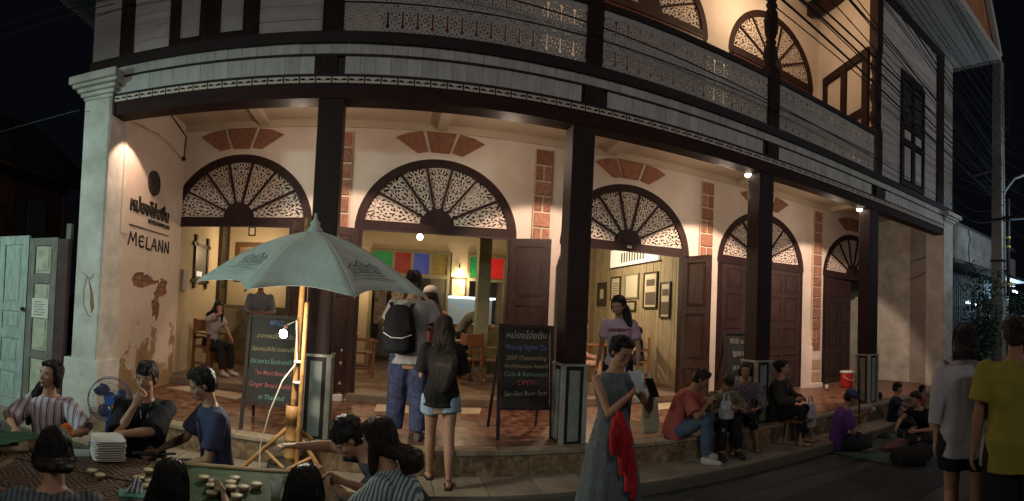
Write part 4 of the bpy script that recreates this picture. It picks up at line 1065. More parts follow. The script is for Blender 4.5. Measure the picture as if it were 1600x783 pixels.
# ================================================================ chalkboards
CHK = mat('chalkboard_black', (0.013, 0.014, 0.013), 0.75, (0.03, 0.03, 0.028), 3.5, 0.05, 30)
SGW = mat('sign_frame_wood', (0.035, 0.022, 0.018), 0.5, (0.02, 0.014, 0.012), 6, 0.2, 40)
def chalk(name, c): return mat('chalk_' + name, c, 0.9, tuple(k * 0.55 for k in c), 60, 0, 10, detail=3)
CW, CB, CG, CR_, CY = chalk('white', (0.40, 0.37, 0.34)), chalk('blue', (0.11, 0.18, 0.38)), chalk('green', (0.16, 0.36, 0.29)), chalk('pink', (0.44, 0.13, 0.12)), chalk('yellow', (0.36, 0.31, 0.16))
def a_board(loc, rz, w_, h, leg, label, lines, tilt=9):
    t = thing('chalkboard_sign', label, 'chalkboard', loc, rz, 'chalkboard stands outside the cafe')
    a = R_(tilt); T = Matrix.Rotation(-a, 4, 'X')
    def fb(x0, x1, y0, y1, z0, z1, name, m):
        b = MB().box(x0, x1, y0, y1, z0, z1); b.v = [tuple(T @ Vector(v)) for v in b.v]; return b.build(name, m, t, world=False)
    fb(-w_ / 2 + 0.03, w_ / 2 - 0.03, -0.008, 0.010, leg + 0.03, leg + h - 0.03, 'board', CHK)
    for s in (-1, 1):
        fb(s * w_ / 2 - 0.018, s * w_ / 2 + 0.018, -0.02, 0.02, 0.0, leg + h, 'leg', SGW)
    fb(-w_ / 2, w_ / 2, -0.019, 0.019, leg, leg + 0.04, 'rail', SGW); fb(-w_ / 2, w_ / 2, -0.019, 0.019, leg + h - 0.035, leg + h + 0.002, 'rail', SGW)
    top = T @ Vector((0, 0, leg + h))
    for s in (-1, 1):
        m = MB(); m.tube([(s * (w_ / 2 - 0.03), top.y + 0.03, top.z - 0.03), (s * (w_ / 2 - 0.01), top.y * 1 + 0.03 + 0.42, 0.015)], 0.018, 4); m.build('rear_leg', SGW, t, world=False)
    for (s, z, size, m, wd) in lines:
        me = text_mesh(s, size, m, 'chalk_lettering', wob=0.085, bold=0.0002, shear=0.12)
        o = link('chalk_lettering', me, t, T @ Vector((0, -0.012, leg + h * z)), world=False, rot=(PI / 2 - a, R_(random.uniform(-1.2, 1.2)), 0))
        xs = [v.co.x for v in me.vertices]; k = wd * w_ / (max(xs) - min(xs)); o.scale = (k, min(max(k, 0.8), 1.35), 1)
    return t
a_board((-1.19, 5.16, FZ), R_(4), 0.60, 0.98, 0.27, 'chalkboard beside parasol pole praising the ginger bread building', [
    ('MNZ', 0.885, 0.10, CB, 0.26), ('อาคารหม่องโง่ยซิ่น', 0.74, 0.085, CY, 0.68), ('เรือนขนมปังขิง สวยงามที่สุด', 0.60, 0.075, CY, 0.84), ('ที่สวยงาม ในประเทศไทย', 0.46, 0.08, CG, 0.84),
    ('The Most Beautiful', 0.335, 0.085, CR_, 0.68), ('Ginger Bread Building', 0.20, 0.09, CR_, 0.84), ('in Thailand', 0.07, 0.09, CG, 0.46)], 8)
bd = a_board((1.58, 5.36, FZ), R_(0), 0.62, 0.96, 0.32, 'chalkboard between two columns announcing the architecture award', [
    ('หม่องโง่ยซิ่น', 0.84, 0.13, CW, 0.78), ('Moung Ngwe Zin', 0.705, 0.11, CB, 0.80), ('2007 Outstanding', 0.585, 0.085, CY, 0.76), ('Architecture Award', 0.49, 0.085, CY, 0.84),
    ('Cafe & Restaurant', 0.395, 0.08, CG, 0.82), ('- OPEN -', 0.29, 0.08, CR_, 0.50), ('Sat-Sun 9am-7pm', 0.17, 0.085, CW, 0.80)], 6)
a_board((5.22, 5.95, FZ), R_(-14), 0.62, 1.15, 0.10, 'chalkboard with Chinese greeting near closed door', [
    ('欢迎 to MNZ', 0.84, 0.12, CW, 0.78), ('咖啡与蛋糕', 0.66, 0.13, CW, 0.60), ('美味冰淇淋', 0.48, 0.10, CW, 0.62), ('免费 WiFi', 0.33, 0.10, CW, 0.5)], 5)

# ================================================================ parasol on a bamboo tripod
BAM = mat('bamboo', (0.42, 0.23, 0.085), 0.5, (0.30, 0.15, 0.05), 9, 0.2, 40)
CAN = mat('parasol_canvas', (0.60, 0.68, 0.63), 0.85, (0.46, 0.53, 0.49), 3, 0.25, 25)
U = thing('parasol', 'pale green canvas parasol with printed house sketch on bamboo tripod', 'parasol', (-0.84, 4.72, SZ))
def bamboo(pts, r, name, n=10):
    m = MB(); P = [Vector(p) for p in pts]; out = []; rr = []
    for i in range(len(P) - 1):
        L_ = (P[i + 1] - P[i]).length; k = max(2, int(L_ / 0.16))
        for j in range(k):
            for q, f in ((0.0, 1.12), (0.08, 1.0), (0.92, 1.0)):
                out.append(P[i].lerp(P[i + 1], (j + q) / k)); rr.append(r * f)
    out.append(P[-1]); rr.append(r)
    m.tube(out, rr, n); return m.build(name, BAM, U, smooth=True)
bamboo([(-0.86, 4.74, SZ), (-0.86, 4.74, 0.80)], 0.062, 'tripod_trunk', 14)
MB().tube([(-0.86, 4.74, 0.62), (-0.86, 4.74, 0.80)], 0.070, 16).build('collar', BAM, U, smooth=True)
for a, b in (((-1.32, 4.66, SZ + 0.01), (-0.90, 4.74, 0.58)), ((-0.48, 4.62, SZ + 0.01), (-0.82, 4.72, 0.58)), ((-0.70, 5.0, FZ + 0.02), (-0.84, 4.78, 0.58))):
    bamboo([a, b], 0.022, 'tripod_leg')
bamboo([(-1.10, 4.70, 0.34), (-0.86, 4.60, 0.20)], 0.018, 'brace'); bamboo([(-0.64, 4.66, 0.34), (-0.86, 4.60, 0.22)], 0.018, 'brace')
bamboo([(-0.78, 4.66, 0.12 + SZ), (-0.77, 4.66, 1.8)], 0.022, 'side_cane')
pp = bamboo([(-0.86, 4.74, 0.7), (-0.82, 4.74, 2.62)], 0.028, 'pole')
MB().lathe([(0.20, 0.0), (0.26, 0.03), (0.25, 0.08), (0.12, 0.12)], (-0.84, 4.80, SZ), 20).build('ballast_bag', mat('dark_bag', (0.03, 0.028, 0.024), 0.8), U, smooth=True)
for zz in (1.02, 1.22): MB().lathe([(0.052, 0), (0.056, 0.008), (0.052, 0.016)], (-0.815, 4.70, zz), 12).build('wire_tie', mat('white_wire', (0.6, 0.6, 0.55), 0.6), U)
ux, uy, R0 = -0.72, 4.72, 1.10
apex = Vector((ux - 0.02, uy, 2.50)); corners = []
for i in range(8):
    a = R_(-90 + 24 + 45 * i); x = ux + R0 * math.cos(a) * 1.04; y = uy + R0 * math.sin(a) * 0.92
    z = 1.955 + 0.10 * (y - uy) - 0.02 * (x - ux); corners.append(Vector((x, y, z)))
for i in range(8):
    A, B = corners[i], corners[(i + 1) % 8]; m = MB(); nu, nv = 12, 12; vs = []
    mid_dir = ((A + B) / 2 - apex)
    for j in range(nv + 1):
        for k in range(nu + 1):
            s = k / nu; v = j / nv
            sc = 1 - 0.17 * (4 * s * (1 - s)) * v            # scalloped hem
            p = apex.lerp(A.lerp(B, s), v * sc)
            p.z += 0.085 * math.sin(PI * v) - 0.045 * 4 * s * (1 - s) * v
            vs.append(p)
    fs = [(j * (nu + 1) + k, j * (nu + 1) + k + 1, (j + 1) * (nu + 1) + k + 1, (j + 1) * (nu + 1) + k) for j in range(nv) for k in range(nu)]
    m.add(vs, fs); o = m.build('canopy_panel', CAN, U, smooth=True)
    so = o.modifiers.new('s', 'SOLIDIFY'); so.thickness = 0.004; so.offset = -1
    rb = MB(); rb.tube([apex + Vector((0, 0, -0.05)), apex.lerp(A, 0.5) + Vector((0, 0, 0.055)), A + Vector((0, 0, -0.015))], 0.008, 5); rb.build('rib', BAM, U)
MB().lathe([(0.10, -0.06), (0.07, 0.01), (0.045, 0.04), (0.05, 0.07), (0.02, 0.10), (0.012, 0.16)], apex, 14).build('top_cap', CAN, U, smooth=True)
# print of the house and a line of text on two panels (flat print lying on the cloth)
def print_on(i, su, sv, s=0.30):
    A, B = corners[i], corners[(i + 1) % 8]
    def P(u, v):   # u along hem, v towards apex (0 hem)
        s_ = su + u; vv = sv - v; p = apex.lerp(A.lerp(B, s_), vv * (1 - 0.17 * 4 * s_ * (1 - s_) * vv)); p.z += 0.085 * math.sin(PI * vv) - 0.045 * 4 * s_ * (1 - s_) * vv + 0.006
        return p
    m = MB()
    def ln(pts, r=0.0035):
        for a, b in zip(pts[:-1], pts[1:]):
            k = 4; q = [P(a[0] + (b[0] - a[0]) * j / k, a[1] + (b[1] - a[1]) * j / k) for j in range(k + 1)]
            m.tube(q, [(r, 0.0015)] * (k + 1), 4)
    for z0 in (0.0, 0.035, 0.075, 0.10): ln([(-0.30, z0), (0.30, z0)], 0.004)
    for k in range(9): ln([(-0.28 + k * 0.07, 0.0), (-0.28 + k * 0.07, 0.10)], 0.003)
    for k in range(4):
        c = -0.21 + k * 0.14; ln([(c - 0.04, 0.035), (c - 0.02, 0.06), (c + 0.02, 0.06), (c + 0.04, 0.035)], 0.003)
    ln([(-0.33, 0.10), (-0.22, 0.15), (-0.10, 0.10)], 0.006); ln([(-0.12, 0.12), (0.0, 0.185), (0.12, 0.12)], 0.006); ln([(0.10, 0.10), (0.22, 0.15), (0.33, 0.10)], 0.006)
    ln([(-0.26, 0.12), (0.26, 0.12)], 0.005); ln([(-0.06, 0.14), (0.06, 0.14)], 0.005); ln([(-0.36, -0.03), (0.40, -0.03)], 0.003); ln([(-0.10, -0.05), (0.36, -0.05)], 0.0025)
    m.build('house_print', mat('faded_black_print', (0.04, 0.05, 0.045), 0.9), U)
print_on(6, 0.50, 0.80); print_on(0, 0.45, 0.84)
# lead and bulb
B_ = thing('bare_bulb', 'bare glowing bulb tied to the parasol pole', 'bulb', (-0.93, 4.42, 1.50))
MB().ell((-0.93, 4.42, 1.50), (0.036, 0.036, 0.040), 16, 10).build('glass', mat('white_hot_glass', (1, 0.95, 0.85), 0.4, emit=(1, 0.93, 0.80), es=140), B_, smooth=True)
MB().tube([(-0.93, 4.44, 1.53), (-0.92, 4.48, 1.575)], 0.018, 8).build('socket', DRK, B_)
MB().tube([(-0.92, 4.48, 1.575), (-0.86, 4.66, 1.62), (-0.84, 4.70, 1.22), (-0.95, 4.60, 1.05), (-1.05, 4.56, 0.75), (-1.12, 4.55, 0.42), (-1.10, 4.5, 0.16)], 0.007, 6).build('lead', mat('white_lead', (0.55, 0.52, 0.46), 0.6), B_)

# ================================================================ people
def skinm(c): return mat('skin_%d_%d' % (int(c[0] * 100), int(c[1] * 100)), c, 0.55, tuple(k * 0.82 for k in c), 9, 0.08, 90, spec=0.35)
SK = skinm((0.42, 0.235, 0.15)); SKD = skinm((0.30, 0.155, 0.095)); SKL = skinm((0.50, 0.30, 0.20))
def hairm(name, c):
    return mat(name, c, 0.42, tuple(k * 0.4 for k in c), 40, 0.8, 70, stretch=(5, 5, 0.5), spec=0.5)
HB, HBR = hairm('black_hair', (0.012, 0.009, 0.008)), hairm('dark_brown_hair', (0.035, 0.017, 0.011))


def stripes(name, c1, c2, scale, axis=0, width=0.5, c3=None, rough=0.85):
    if name in _mats: return _mats[name]
    m = bpy.data.materials.new(name); m.use_nodes = True; n = m.node_tree; b = n.nodes['Principled BSDF']; L = n.links.new
    b.inputs['Roughness'].default_value = rough
    tc = n.nodes.new('ShaderNodeTexCoord'); sx = n.nodes.new('ShaderNodeSeparateXYZ')
    ns = n.nodes.new('ShaderNodeTexNoise'); ns.inputs['Scale'].default_value = 6
    mixv = n.nodes.new('ShaderNodeVectorMath'); mixv.operation = 'MULTIPLY_ADD'; L(tc.outputs['Object'], ns.inputs['Vector'])
    L(ns.outputs['Color'], mixv.inputs[0]); mixv.inputs[1].default_value = (0.03, 0.03, 0.03); L(tc.outputs['Object'], mixv.inputs[2]); L(mixv.outputs[0], sx.inputs[0])
    mm = n.nodes.new('ShaderNodeMath'); mm.operation = 'MULTIPLY'; mm.inputs[1].default_value = scale; L(sx.outputs[axis], mm.inputs[0])
    fr = n.nodes.new('ShaderNodeMath'); fr.operation = 'FRACT'; L(mm.outputs[0], fr.inputs[0])
    cr = n.nodes.new('ShaderNodeValToRGB'); cr.color_ramp.interpolation = 'CONSTANT'; L(fr.outputs[0], cr.inputs[0])
    e = cr.color_ramp.elements; e[0].color = (*c1, 1); e[1].position = width; e[1].color = (*c2, 1)
    if c3:
        k = e.new(width + (1 - width) * 0.45); k.color = (*c1, 1); k = e.new(width + (1 - width) * 0.7); k.color = (*c3, 1)
    L(cr.outputs[0], b.inputs['Base Color'])
    _mats[name] = m
    return m


def cloth(name, c, c2=None, ns=5, bump=0.15): return mat(name, c, 0.85, c2 or tuple(k * 0.75 for k in c), ns, bump, 30, spec=0.2)


def ik(a, t, l1, l2, pole):
    a, t, pole = Vector(a), Vector(t), Vector(pole)
    d = t - a; L_ = d.length
    mx = (l1 + l2) * 0.999
    if L_ > mx: t = a + d * (mx / L_); d = t - a; L_ = mx
    x = (l1 * l1 - l2 * l2 + L_ * L_) / (2 * L_); h = math.sqrt(max(l1 * l1 - x * x, 0))
    u = d / L_; p = pole - a; p = p - u * p.dot(u); p = p.normalized() if p.length > 1e-5 else u.orthogonal().normalized()
    return a + u * x + p * h, t


def loft(mb, secs, n=20):
    """secs: (centre, xaxis, yaxis, rx, ry, squareness)"""
    vs = []
    for c, X, Y, rx, ry in secs:
        for k in range(n):
            t = 2 * PI * k / n; ct, st = math.cos(t), math.sin(t)
            e = 0.82
            vs.append(c + X * (rx * math.copysign(abs(ct) ** e, ct)) + Y * (ry * math.copysign(abs(st) ** e, st)))
    m = len(secs)
    fs = [(i * n + k, i * n + (k + 1) % n, (i + 1) * n + (k + 1) % n, (i + 1) * n + k) for i in range(m - 1) for k in range(n)]
    fs += [tuple(range(n - 1, -1, -1)), tuple(range((m - 1) * n, m * n))]
    mb.add(vs, fs)


def remesh(mb, name, m, vox, smooth=4, fold=0.0, fs=9.0, seed=0.0, zf=0.45):
    me = mb.mesh(name, m)
    o = bpy.data.objects.new(name, me)
    r = o.modifiers.new('r', 'REMESH'); r.mode = 'VOXEL'; r.voxel_size = vox; r.use_smooth_shade = True
    if smooth: s = o.modifiers.new('s', 'SMOOTH'); s.factor = 0.5; s.iterations = smooth
    out = baked(o); bpy.data.meshes.remove(me)
    out.name = name; out.materials.clear(); out.materials.append(m)
    if fold:
        n_ = len(out.vertices); co = np.empty(n_ * 3, 'f'); no = np.empty(n_ * 3, 'f')
        out.vertices.foreach_get('co', co); out.vertex_normals.foreach_get('vector', no)
        co = co.reshape(-1, 3); no = no.reshape(-1, 3)
        f = np.array([noise.noise((x * fs, y * fs, z * fs * zf + seed)) + 0.5 * noise.noise((x * fs * 2.3 + 5, y * fs * 2.3, z * fs * zf * 2.2 + seed)) for x, y, z in co.tolist()])
        out.vertices.foreach_set('co', (co + no * (f * fold)[:, None]).astype('f').ravel()); out.update()
    out.polygons.foreach_set('use_smooth', np.ones(len(out.polygons), bool))
    return out


def strands(ho, m, hc, kind, n, parent, seed):
    """fine locks laid over the hair, traced downwards along its surface"""
    from mathutils.bvhtree import BVHTree
    me = ho.data; vs = [v.co.copy() for v in me.vertices]; tr = BVHTree.FromPolygons(vs, [tuple(p.vertices) for p in me.polygons])
    rn = random.Random(int(seed * 7 + 3)); mb = MB(); top = [v for v in vs if v.z > hc.z - 0.01]
    if not top: return
    steps = {'short': 4, 'curly': 3, 'tied': 6}.get(kind, 13)
    for k in range(n):
        p = rn.choice(top).copy(); path = []; sw = Vector((rn.uniform(-0.3, 0.3), rn.uniform(-0.3, 0.3), 0)); lift = rn.uniform(0.001, 0.004)
        if kind in ('short', 'curly'): sw *= 2.5
        for j in range(steps):
            loc, nn, i_, d_ = tr.find_nearest(p)
            if loc is None: break
            path.append(loc + nn * (lift + (0.006 * j / steps if kind in ('short', 'curly') else 0)))
            g = Vector((0, 0, -1)) + sw; g = g - nn * g.dot(nn)
            if g.length < 0.05: g = Vector((loc.x - hc.x, loc.y - hc.y + 0.02, -0.1))
            p = loc + g.normalized() * (0.026 if kind not in ('short', 'curly') else 0.013)
        if len(path) > 2: mb.tube(path, [0.0022] * (len(path) - 1) + [0.0006], 3)
    tag(mb.build('hair_locks', m, parent, smooth=True, world=False), kind='stuff')


def person(label, loc, rz, H_=1.65, group=None, pelvis=(0, 0, None), lean=0, side=0, twist=0, head=(0, 0, 0), hands=(None, None), elbows=(None, None),
           feet=(None, None), knees=(None, None), skin=SK, hair='short', hairmat=HB, hlen=0.3, shirt=None, sleeve=0.5, shirt_len=0.0, loose=0.014,
           pants=None, plen=0.95, ploose=0.016, skirt=None, sklen=0.9, skw=0.2, shoes=None, vox=0.010, curl=(0.5, 0.5), palm=(None, None), fem=False,
           glasses=False, cap=None, collar=None, extra=None, seed=0, wide=1.0, bun=False, pony_side=0, cat='person', fringe=False):
    s = H_ / 1.68
    t = thing('person', label, cat, loc, rz, group)
    hz = 0.905 * s
    P = Vector((pelvis[0], pelvis[1], pelvis[2] if pelvis[2] is not None else hz))
    Rl = Matrix.Rotation(R_(twist), 3, 'Z') @ Matrix.Rotation(R_(side), 3, 'Y') @ Matrix.Rotation(R_(lean), 3, 'X')   # lean>0 tips towards -Y
    Rl2 = Matrix.Rotation(R_(twist), 3, 'Z') @ Matrix.Rotation(R_(side), 3, 'Y') @ Matrix.Rotation(R_(lean * 0.45), 3, 'X')
    def sp(h):   # spine point at height h (m, unscaled) above pelvis : curved
        h *= s; k = min(max(h / (0.5 * s), 0), 1)
        return P + (Rl2 @ Vector((0, 0, h))) * (1 - k) + (Rl @ Vector((0, 0, h))) * k
    def axes(h):
        k = min(max(h / 0.5, 0), 1); M_ = Rl if k > 0.5 else Rl2
        return M_ @ Vector((1, 0, 0)), M_ @ Vector((0, 1, 0))
    w = (0.92 if fem else 1.0) * wide
    base = [(-0.09, 0.145 if not fem else 0.158, 0.10), (0.0, 0.160 if not fem else 0.170, 0.108), (0.10, 0.140 if not fem else 0.135, 0.095), (0.19, 0.132 if not fem else 0.118, 0.090),
            (0.30, 0.155 if not fem else 0.142, 0.102 if not fem else 0.108), (0.39, 0.172, 0.100), (0.45, 0.160, 0.080), (0.49, 0.095, 0.062), (0.52, 0.056, 0.054)]
    def torso(mb, infl, h0=-0.2, h1=1.0, flare=0.0):
        secs = []
        for h, rx, ry in base:
            if h < h0 - 1e-6 or h > h1 + 1e-6: continue
            X, Y = axes(h); secs.append((sp(h), X, Y, rx * s * w + infl, ry * s * (1 + (wide - 1) * 1.3) + infl))
        if h0 < base[0][0]:
            X, Y = axes(0); secs.insert(0, (P - Vector((0, 0, -h0 * s)), X, Y, base[0][1] * s * w + infl + flare, base[0][2] * s + infl + flare))
        loft(mb, secs)
    N = sp(0.50)
    XA, YA = axes(0.5); ZA = XA.cross(YA)
    Hd = Matrix.Rotation(R_(head[1]), 3, 'Z') @ Matrix.Rotation(R_(head[2]), 3, 'Y') @ Matrix.Rotation(R_(head[0]), 3, 'X')
    HX, HY, HZ = Hd @ Vector((1, 0, 0)), Hd @ Vector((0, 1, 0)), Hd @ Vector((0, 0, 1))
    neck_dir = (ZA * 0.6 + HZ * 0.4).normalized()
    HC = N + neck_dir * (0.075 * s) + HZ * (0.095 * s) - HY * (0.012 * s)
    hs = s * 0.98
    def hp(x, y, z): return HC + (HX * x + HY * y + HZ * z) * hs
    b = MB()
    torso(b, 0.0)
    b.tube([N - ZA * 0.03, N + neck_dir * 0.06 * s, hp(0, 0.01, -0.05)], [0.062 * s, 0.052 * s, 0.05 * s], 14)
    Rh = Matrix((HX, HY, HZ)).transposed()
    # head: cranium, face, jaw, chin, cheeks, nose, brow, lips, ears
    b.ell(hp(0, 0.008, 0.028), (0.074 * hs, 0.092 * hs, 0.086 * hs), 18, 14, Rh)
    b.ell(hp(0, -0.020, -0.020), (0.064 * hs, 0.068 * hs, 0.082 * hs), 16, 12, Rh)
    b.ell(hp(0, -0.042, -0.072), (0.040 * hs, 0.038 * hs, 0.034 * hs), 12, 8, Rh)
    b.ell(hp(0, -0.076, -0.090), (0.017 * hs, 0.012 * hs, 0.012 * hs), 10, 6, Rh)
    for sx in (-1, 1):
        b.ell(hp(sx * 0.038, -0.058, -0.024), (0.022 * hs, 0.020 * hs, 0.020 * hs), 10, 6, Rh)
        b.ell(hp(sx * 0.030, -0.076, 0.020), (0.024 * hs, 0.012 * hs, 0.008 * hs), 10, 6, Rh)
        b.ell(hp(sx * 0.074, 0.012, -0.008), (0.010 * hs, 0.017 * hs, 0.028 * hs), 10, 6, Rh)
    b.tube([hp(0, -0.082, 0.012), hp(0, -0.096, -0.018), hp(0, -0.102, -0.030)], [0.0075 * hs, 0.009 * hs, 0.012 * hs], 8)
    b.ell(hp(0, -0.088, -0.034), (0.017 * hs, 0.012 * hs, 0.008 * hs), 10, 6, Rh)
    b.ell(hp(0, -0.084, -0.056), (0.024 * hs, 0.010 * hs, 0.0065 * hs), 10, 6, Rh)
    b.ell(hp(0, -0.083, -0.066), (0.020 * hs, 0.010 * hs, 0.0065 * hs), 10, 6, Rh)
    # arms
    S = []; sh = MB(); shirt_on = shirt is not None
    if shirt_on:
        torso(sh, loose, h0=-0.10 - shirt_len, h1=0.49, flare=0.02)
        if sleeve > 0: X, Y = axes(0.5); loft(sh, [(sp(0.455), X, Y, 0.125 * s * w, 0.075 * s), (sp(0.49), X, Y, 0.088 * s * w + 0.008, 0.066 * s + 0.006), (sp(0.508), X, Y, 0.066 * s + 0.006, 0.062 * s + 0.004)])
    hand_info = []
    for i, sx in enumerate((-1, 1)):      # 0: their right (-X), 1: their left (+X)
        A = sp(0.435) + XA * (sx * 0.172 * s * w)
        tgt = hands[i] if hands[i] is not None else (sx * 0.26 * s, 0.0, P.z - 0.12 * s)
        pole = elbows[i] if elbows[i] is not None else (A.x + sx * 0.25, A.y + 0.35, A.z - 0.4)
        E, W = ik(A, tgt, 0.275 * s, 0.245 * s, pole)
        ra = 1.0 if not fem else 0.86
        b.tube([A - XA * (sx * 0.03), A, A.lerp(E, 0.35), A.lerp(E, 0.8), E, E.lerp(W, 0.25), E.lerp(W, 0.7), W],
               [0.040 * s * ra, 0.050 * s * ra, 0.044 * s * ra, 0.037 * s * ra, 0.036 * s * ra, 0.038 * s * ra, 0.028 * s * ra, 0.023 * s * ra], 12)
        b.ell(A, (0.052 * s * ra,) * 3, 12, 8); b.ell(E, (0.037 * s * ra,) * 3, 10, 6)
        # hand
        d = (W - E).normalized()
        pn = Vector(palm[i]) if palm[i] is not None else Vector((-sx, 0.0, 0.0)) - d * Vector((-sx, 0, 0)).dot(d)
        pn = (pn - d * pn.dot(d)); pn = pn.normalized() if pn.length > 1e-4 else d.orthogonal().normalized()
        sd = d.cross(pn)                                     # across the palm
        if sd.dot(Vector((0, -1, 0.4))) < 0: sd = -sd        # thumb side
        cu = curl[i]; h_ = s * (0.92 if fem else 1.0)
        pc = W + d * 0.045 * h_
        b.tube([W, W + d * 0.03 * h_, W + d * 0.085 * h_], [(0.026 * h_, 0.018 * h_), (0.036 * h_, 0.016 * h_), (0.040 * h_, 0.014 * h_)], 10) if False else None
        vs = []
        loft(b, [(W - d * 0.01, sd, pn, 0.024 * h_, 0.018 * h_), (W + d * 0.03 * h_, sd, pn, 0.033 * h_, 0.015 * h_), (W + d * 0.085 * h_, sd, pn, 0.040 * h_, 0.013 * h_)], 12)
        for f, (off, ln) in enumerate(((0.030, 0.068), (0.010, 0.078), (-0.011, 0.072), (-0.031, 0.056))):
            q = W + d * 0.082 * h_ + sd * off * h_; dd = d.copy(); pts = [q - d * 0.012]; rr = [0.0095 * h_]
            for seg in range(3):
                ang = cu * (0.5 + 0.32 * seg) + 0.06 * f * cu
                dd = (dd * math.cos(ang) + pn * math.sin(ang)).normalized()
                pn2 = pn
                q = q + dd * ln * h_ * (0.42, 0.32, 0.26)[seg]; pts.append(q.copy()); rr.append((0.0092, 0.0084, 0.0068)[seg] * h_)
                # keep curling in the same plane
            b.tube(pts, rr, 8)
        th = W + d * 0.028 * h_ + sd * 0.026 * h_; td = (d * 0.62 + sd * 0.62 + pn * (0.25 + 0.35 * cu)).normalized()
        b.tube([th - td * 0.01, th + td * 0.030 * h_, th + (td * 0.030 + (td * 0.6 + d * 0.6).normalized() * 0.028) * h_], [0.0125 * h_, 0.0105 * h_, 0.008 * h_], 8)
        hand_info.append((W, d, pn, sd))
        if shirt_on and sleeve > 0:
            k = sleeve
            if k <= 1:
                pts = [A - XA * (sx * 0.05) , A, A.lerp(E, k * 0.5), A.lerp(E, k)]; rr = [0.05 * s, 0.058 * s + loose * 0.6, 0.052 * s + loose, 0.046 * s + loose * 1.5]
            else:
                kk = k - 1; pts = [A - XA * (sx * 0.05), A, A.lerp(E, 0.5), E, E.lerp(W, kk * 0.5), E.lerp(W, kk)]; rr = [0.05 * s, 0.058 * s + loose * 0.6, 0.048 * s + loose, 0.043 * s + loose, 0.040 * s + loose, 0.030 * s + loose * 1.2]
            sh.tube(pts, rr, 14)
            sh.ell(A, (0.056 * s + loose * 0.6,) * 3, 12, 8)
        elif shirt_on:
            sh.tube([sp(0.40) + XA * (sx * 0.09 * s) - YA * 0.06, sp(0.475) + XA * (sx * 0.10 * s), sp(0.40) + XA * (sx * 0.09 * s) + YA * 0.07], 0.022, 8)
    # legs
    pt = MB()
    if pants is not None:
        secs = []
        for h, rx, ry in [(-0.12, 0.150, 0.10), (-0.06, 0.158, 0.112), (0.0, 0.166 if not fem else 0.174, 0.112), (0.09, 0.146, 0.100)]:
            X, Y = axes(0); secs.append((P + Rl2 @ Vector((0, 0, h * s)), X, Y, rx * s * wide + 0.006, ry * s * wide + 0.006))
        loft(pt, secs)
    foot_info = []
    for i, sx in enumerate((-1, 1)):
        Hj = P + (Matrix.Rotation(R_(twist * 0.5), 3, 'Z') @ Vector((sx * 0.088 * s * wide, 0, -0.04 * s)))
        tgt = feet[i] if feet[i] is not None else (sx * 0.10 * s, 0.0, 0.075 * s)
        pole = knees[i] if knees[i] is not None else (Hj.x + sx * 0.05, Hj.y - 1.0, Hj.z + 0.1)
        K, A2 = ik(Hj, tgt, (0.402 if pelvis[2] is None else 0.425) * s, (0.394 if pelvis[2] is None else 0.415) * s, pole)
        lw = wide ** 0.5
        b.tube([Hj, Hj.lerp(K, 0.3), Hj.lerp(K, 0.75), K, K.lerp(A2, 0.28), K.lerp(A2, 0.6), K.lerp(A2, 0.9), A2],
               [0.086 * s * lw, 0.079 * s * lw, 0.060 * s * lw, 0.054 * s, 0.056 * s * lw, 0.045 * s, 0.034 * s, 0.034 * s], 14)
        b.ell(K, (0.055 * s,) * 3, 10, 6)
        # foot direction: perpendicular to shin, towards knee hint
        shin = (A2 - K).normalized()
        fd = Vector((K.x - Hj.x, K.y - Hj.y, 0)) if (Vector((K.x - Hj.x, K.y - Hj.y, 0)).length > 0.12) else Vector((sx * 0.15, -1, 0))
        fd.normalize()
        if A2.z > 0.16 * s and abs(shin.z) < 0.5: fd = Vector((shin.x, shin.y, -0.1)).normalized()
        up = Vector((0, 0, 1))
        c0 = A2 - up * 0.045 * s
        heel, toe = c0 - fd * 0.045 * s, c0 + fd * 0.165 * s - up * 0.008 * s
        side_ = fd.cross(up).normalized(); 
        loft(b, [(heel, side_, up, 0.026 * s, 0.024 * s), (c0 + fd * 0.02 * s, side_, up, 0.033 * s, 0.032 * s), (c0 + fd * 0.10 * s - up * 0.006, side_, up, 0.042 * s, 0.021 * s), (toe, side_, up, 0.034 * s, 0.014 * s)], 12)
        foot_info.append((A2, fd, c0, side_))
        if pants is not None:
            k = plen
            if k <= 0.5:
                kk = k * 2; pts = [Hj + Vector((0, 0, 0.02)), Hj.lerp(K, kk * 0.5), Hj.lerp(K, kk)]; rr = [0.094 * s * lw + ploose * 0.4, 0.084 * s * lw + ploose, 0.074 * s * lw + ploose * 1.5]
            else:
                kk = (k - 0.5) * 2; pts = [Hj + Vector((0, 0, 0.02)), Hj.lerp(K, 0.5), K, K.lerp(A2, kk * 0.5), K.lerp(A2, kk)]
                rr = [0.094 * s * lw + ploose * 0.4, 0.078 * s * lw + ploose, 0.058 * s + ploose, 0.052 * s + ploose, 0.044 * s + ploose]
            pt.tube(pts, rr, 14)
            if k > 0.5: pt.ell(K, (0.060 * s + ploose,) * 3, 12, 8)
    me = remesh(b, 'body', skin, vox, 3); bo = link('body', me, t, world=False)
    # garments
    if shirt_on:
        link('shirt' if skirt != 'dress' else 'bodice', remesh(sh, 'shirt', shirt, max(vox, 0.010) * 1.05, 3, 0.010, 9, seed, 0.3), t, world=False)
    if pants is not None:
        link('trousers' if plen > 0.55 else 'shorts', remesh(pt, 'trousers', pants, max(vox, 0.011) * 1.05, 3, 0.009, 9, seed + 3, 0.6), t, world=False)
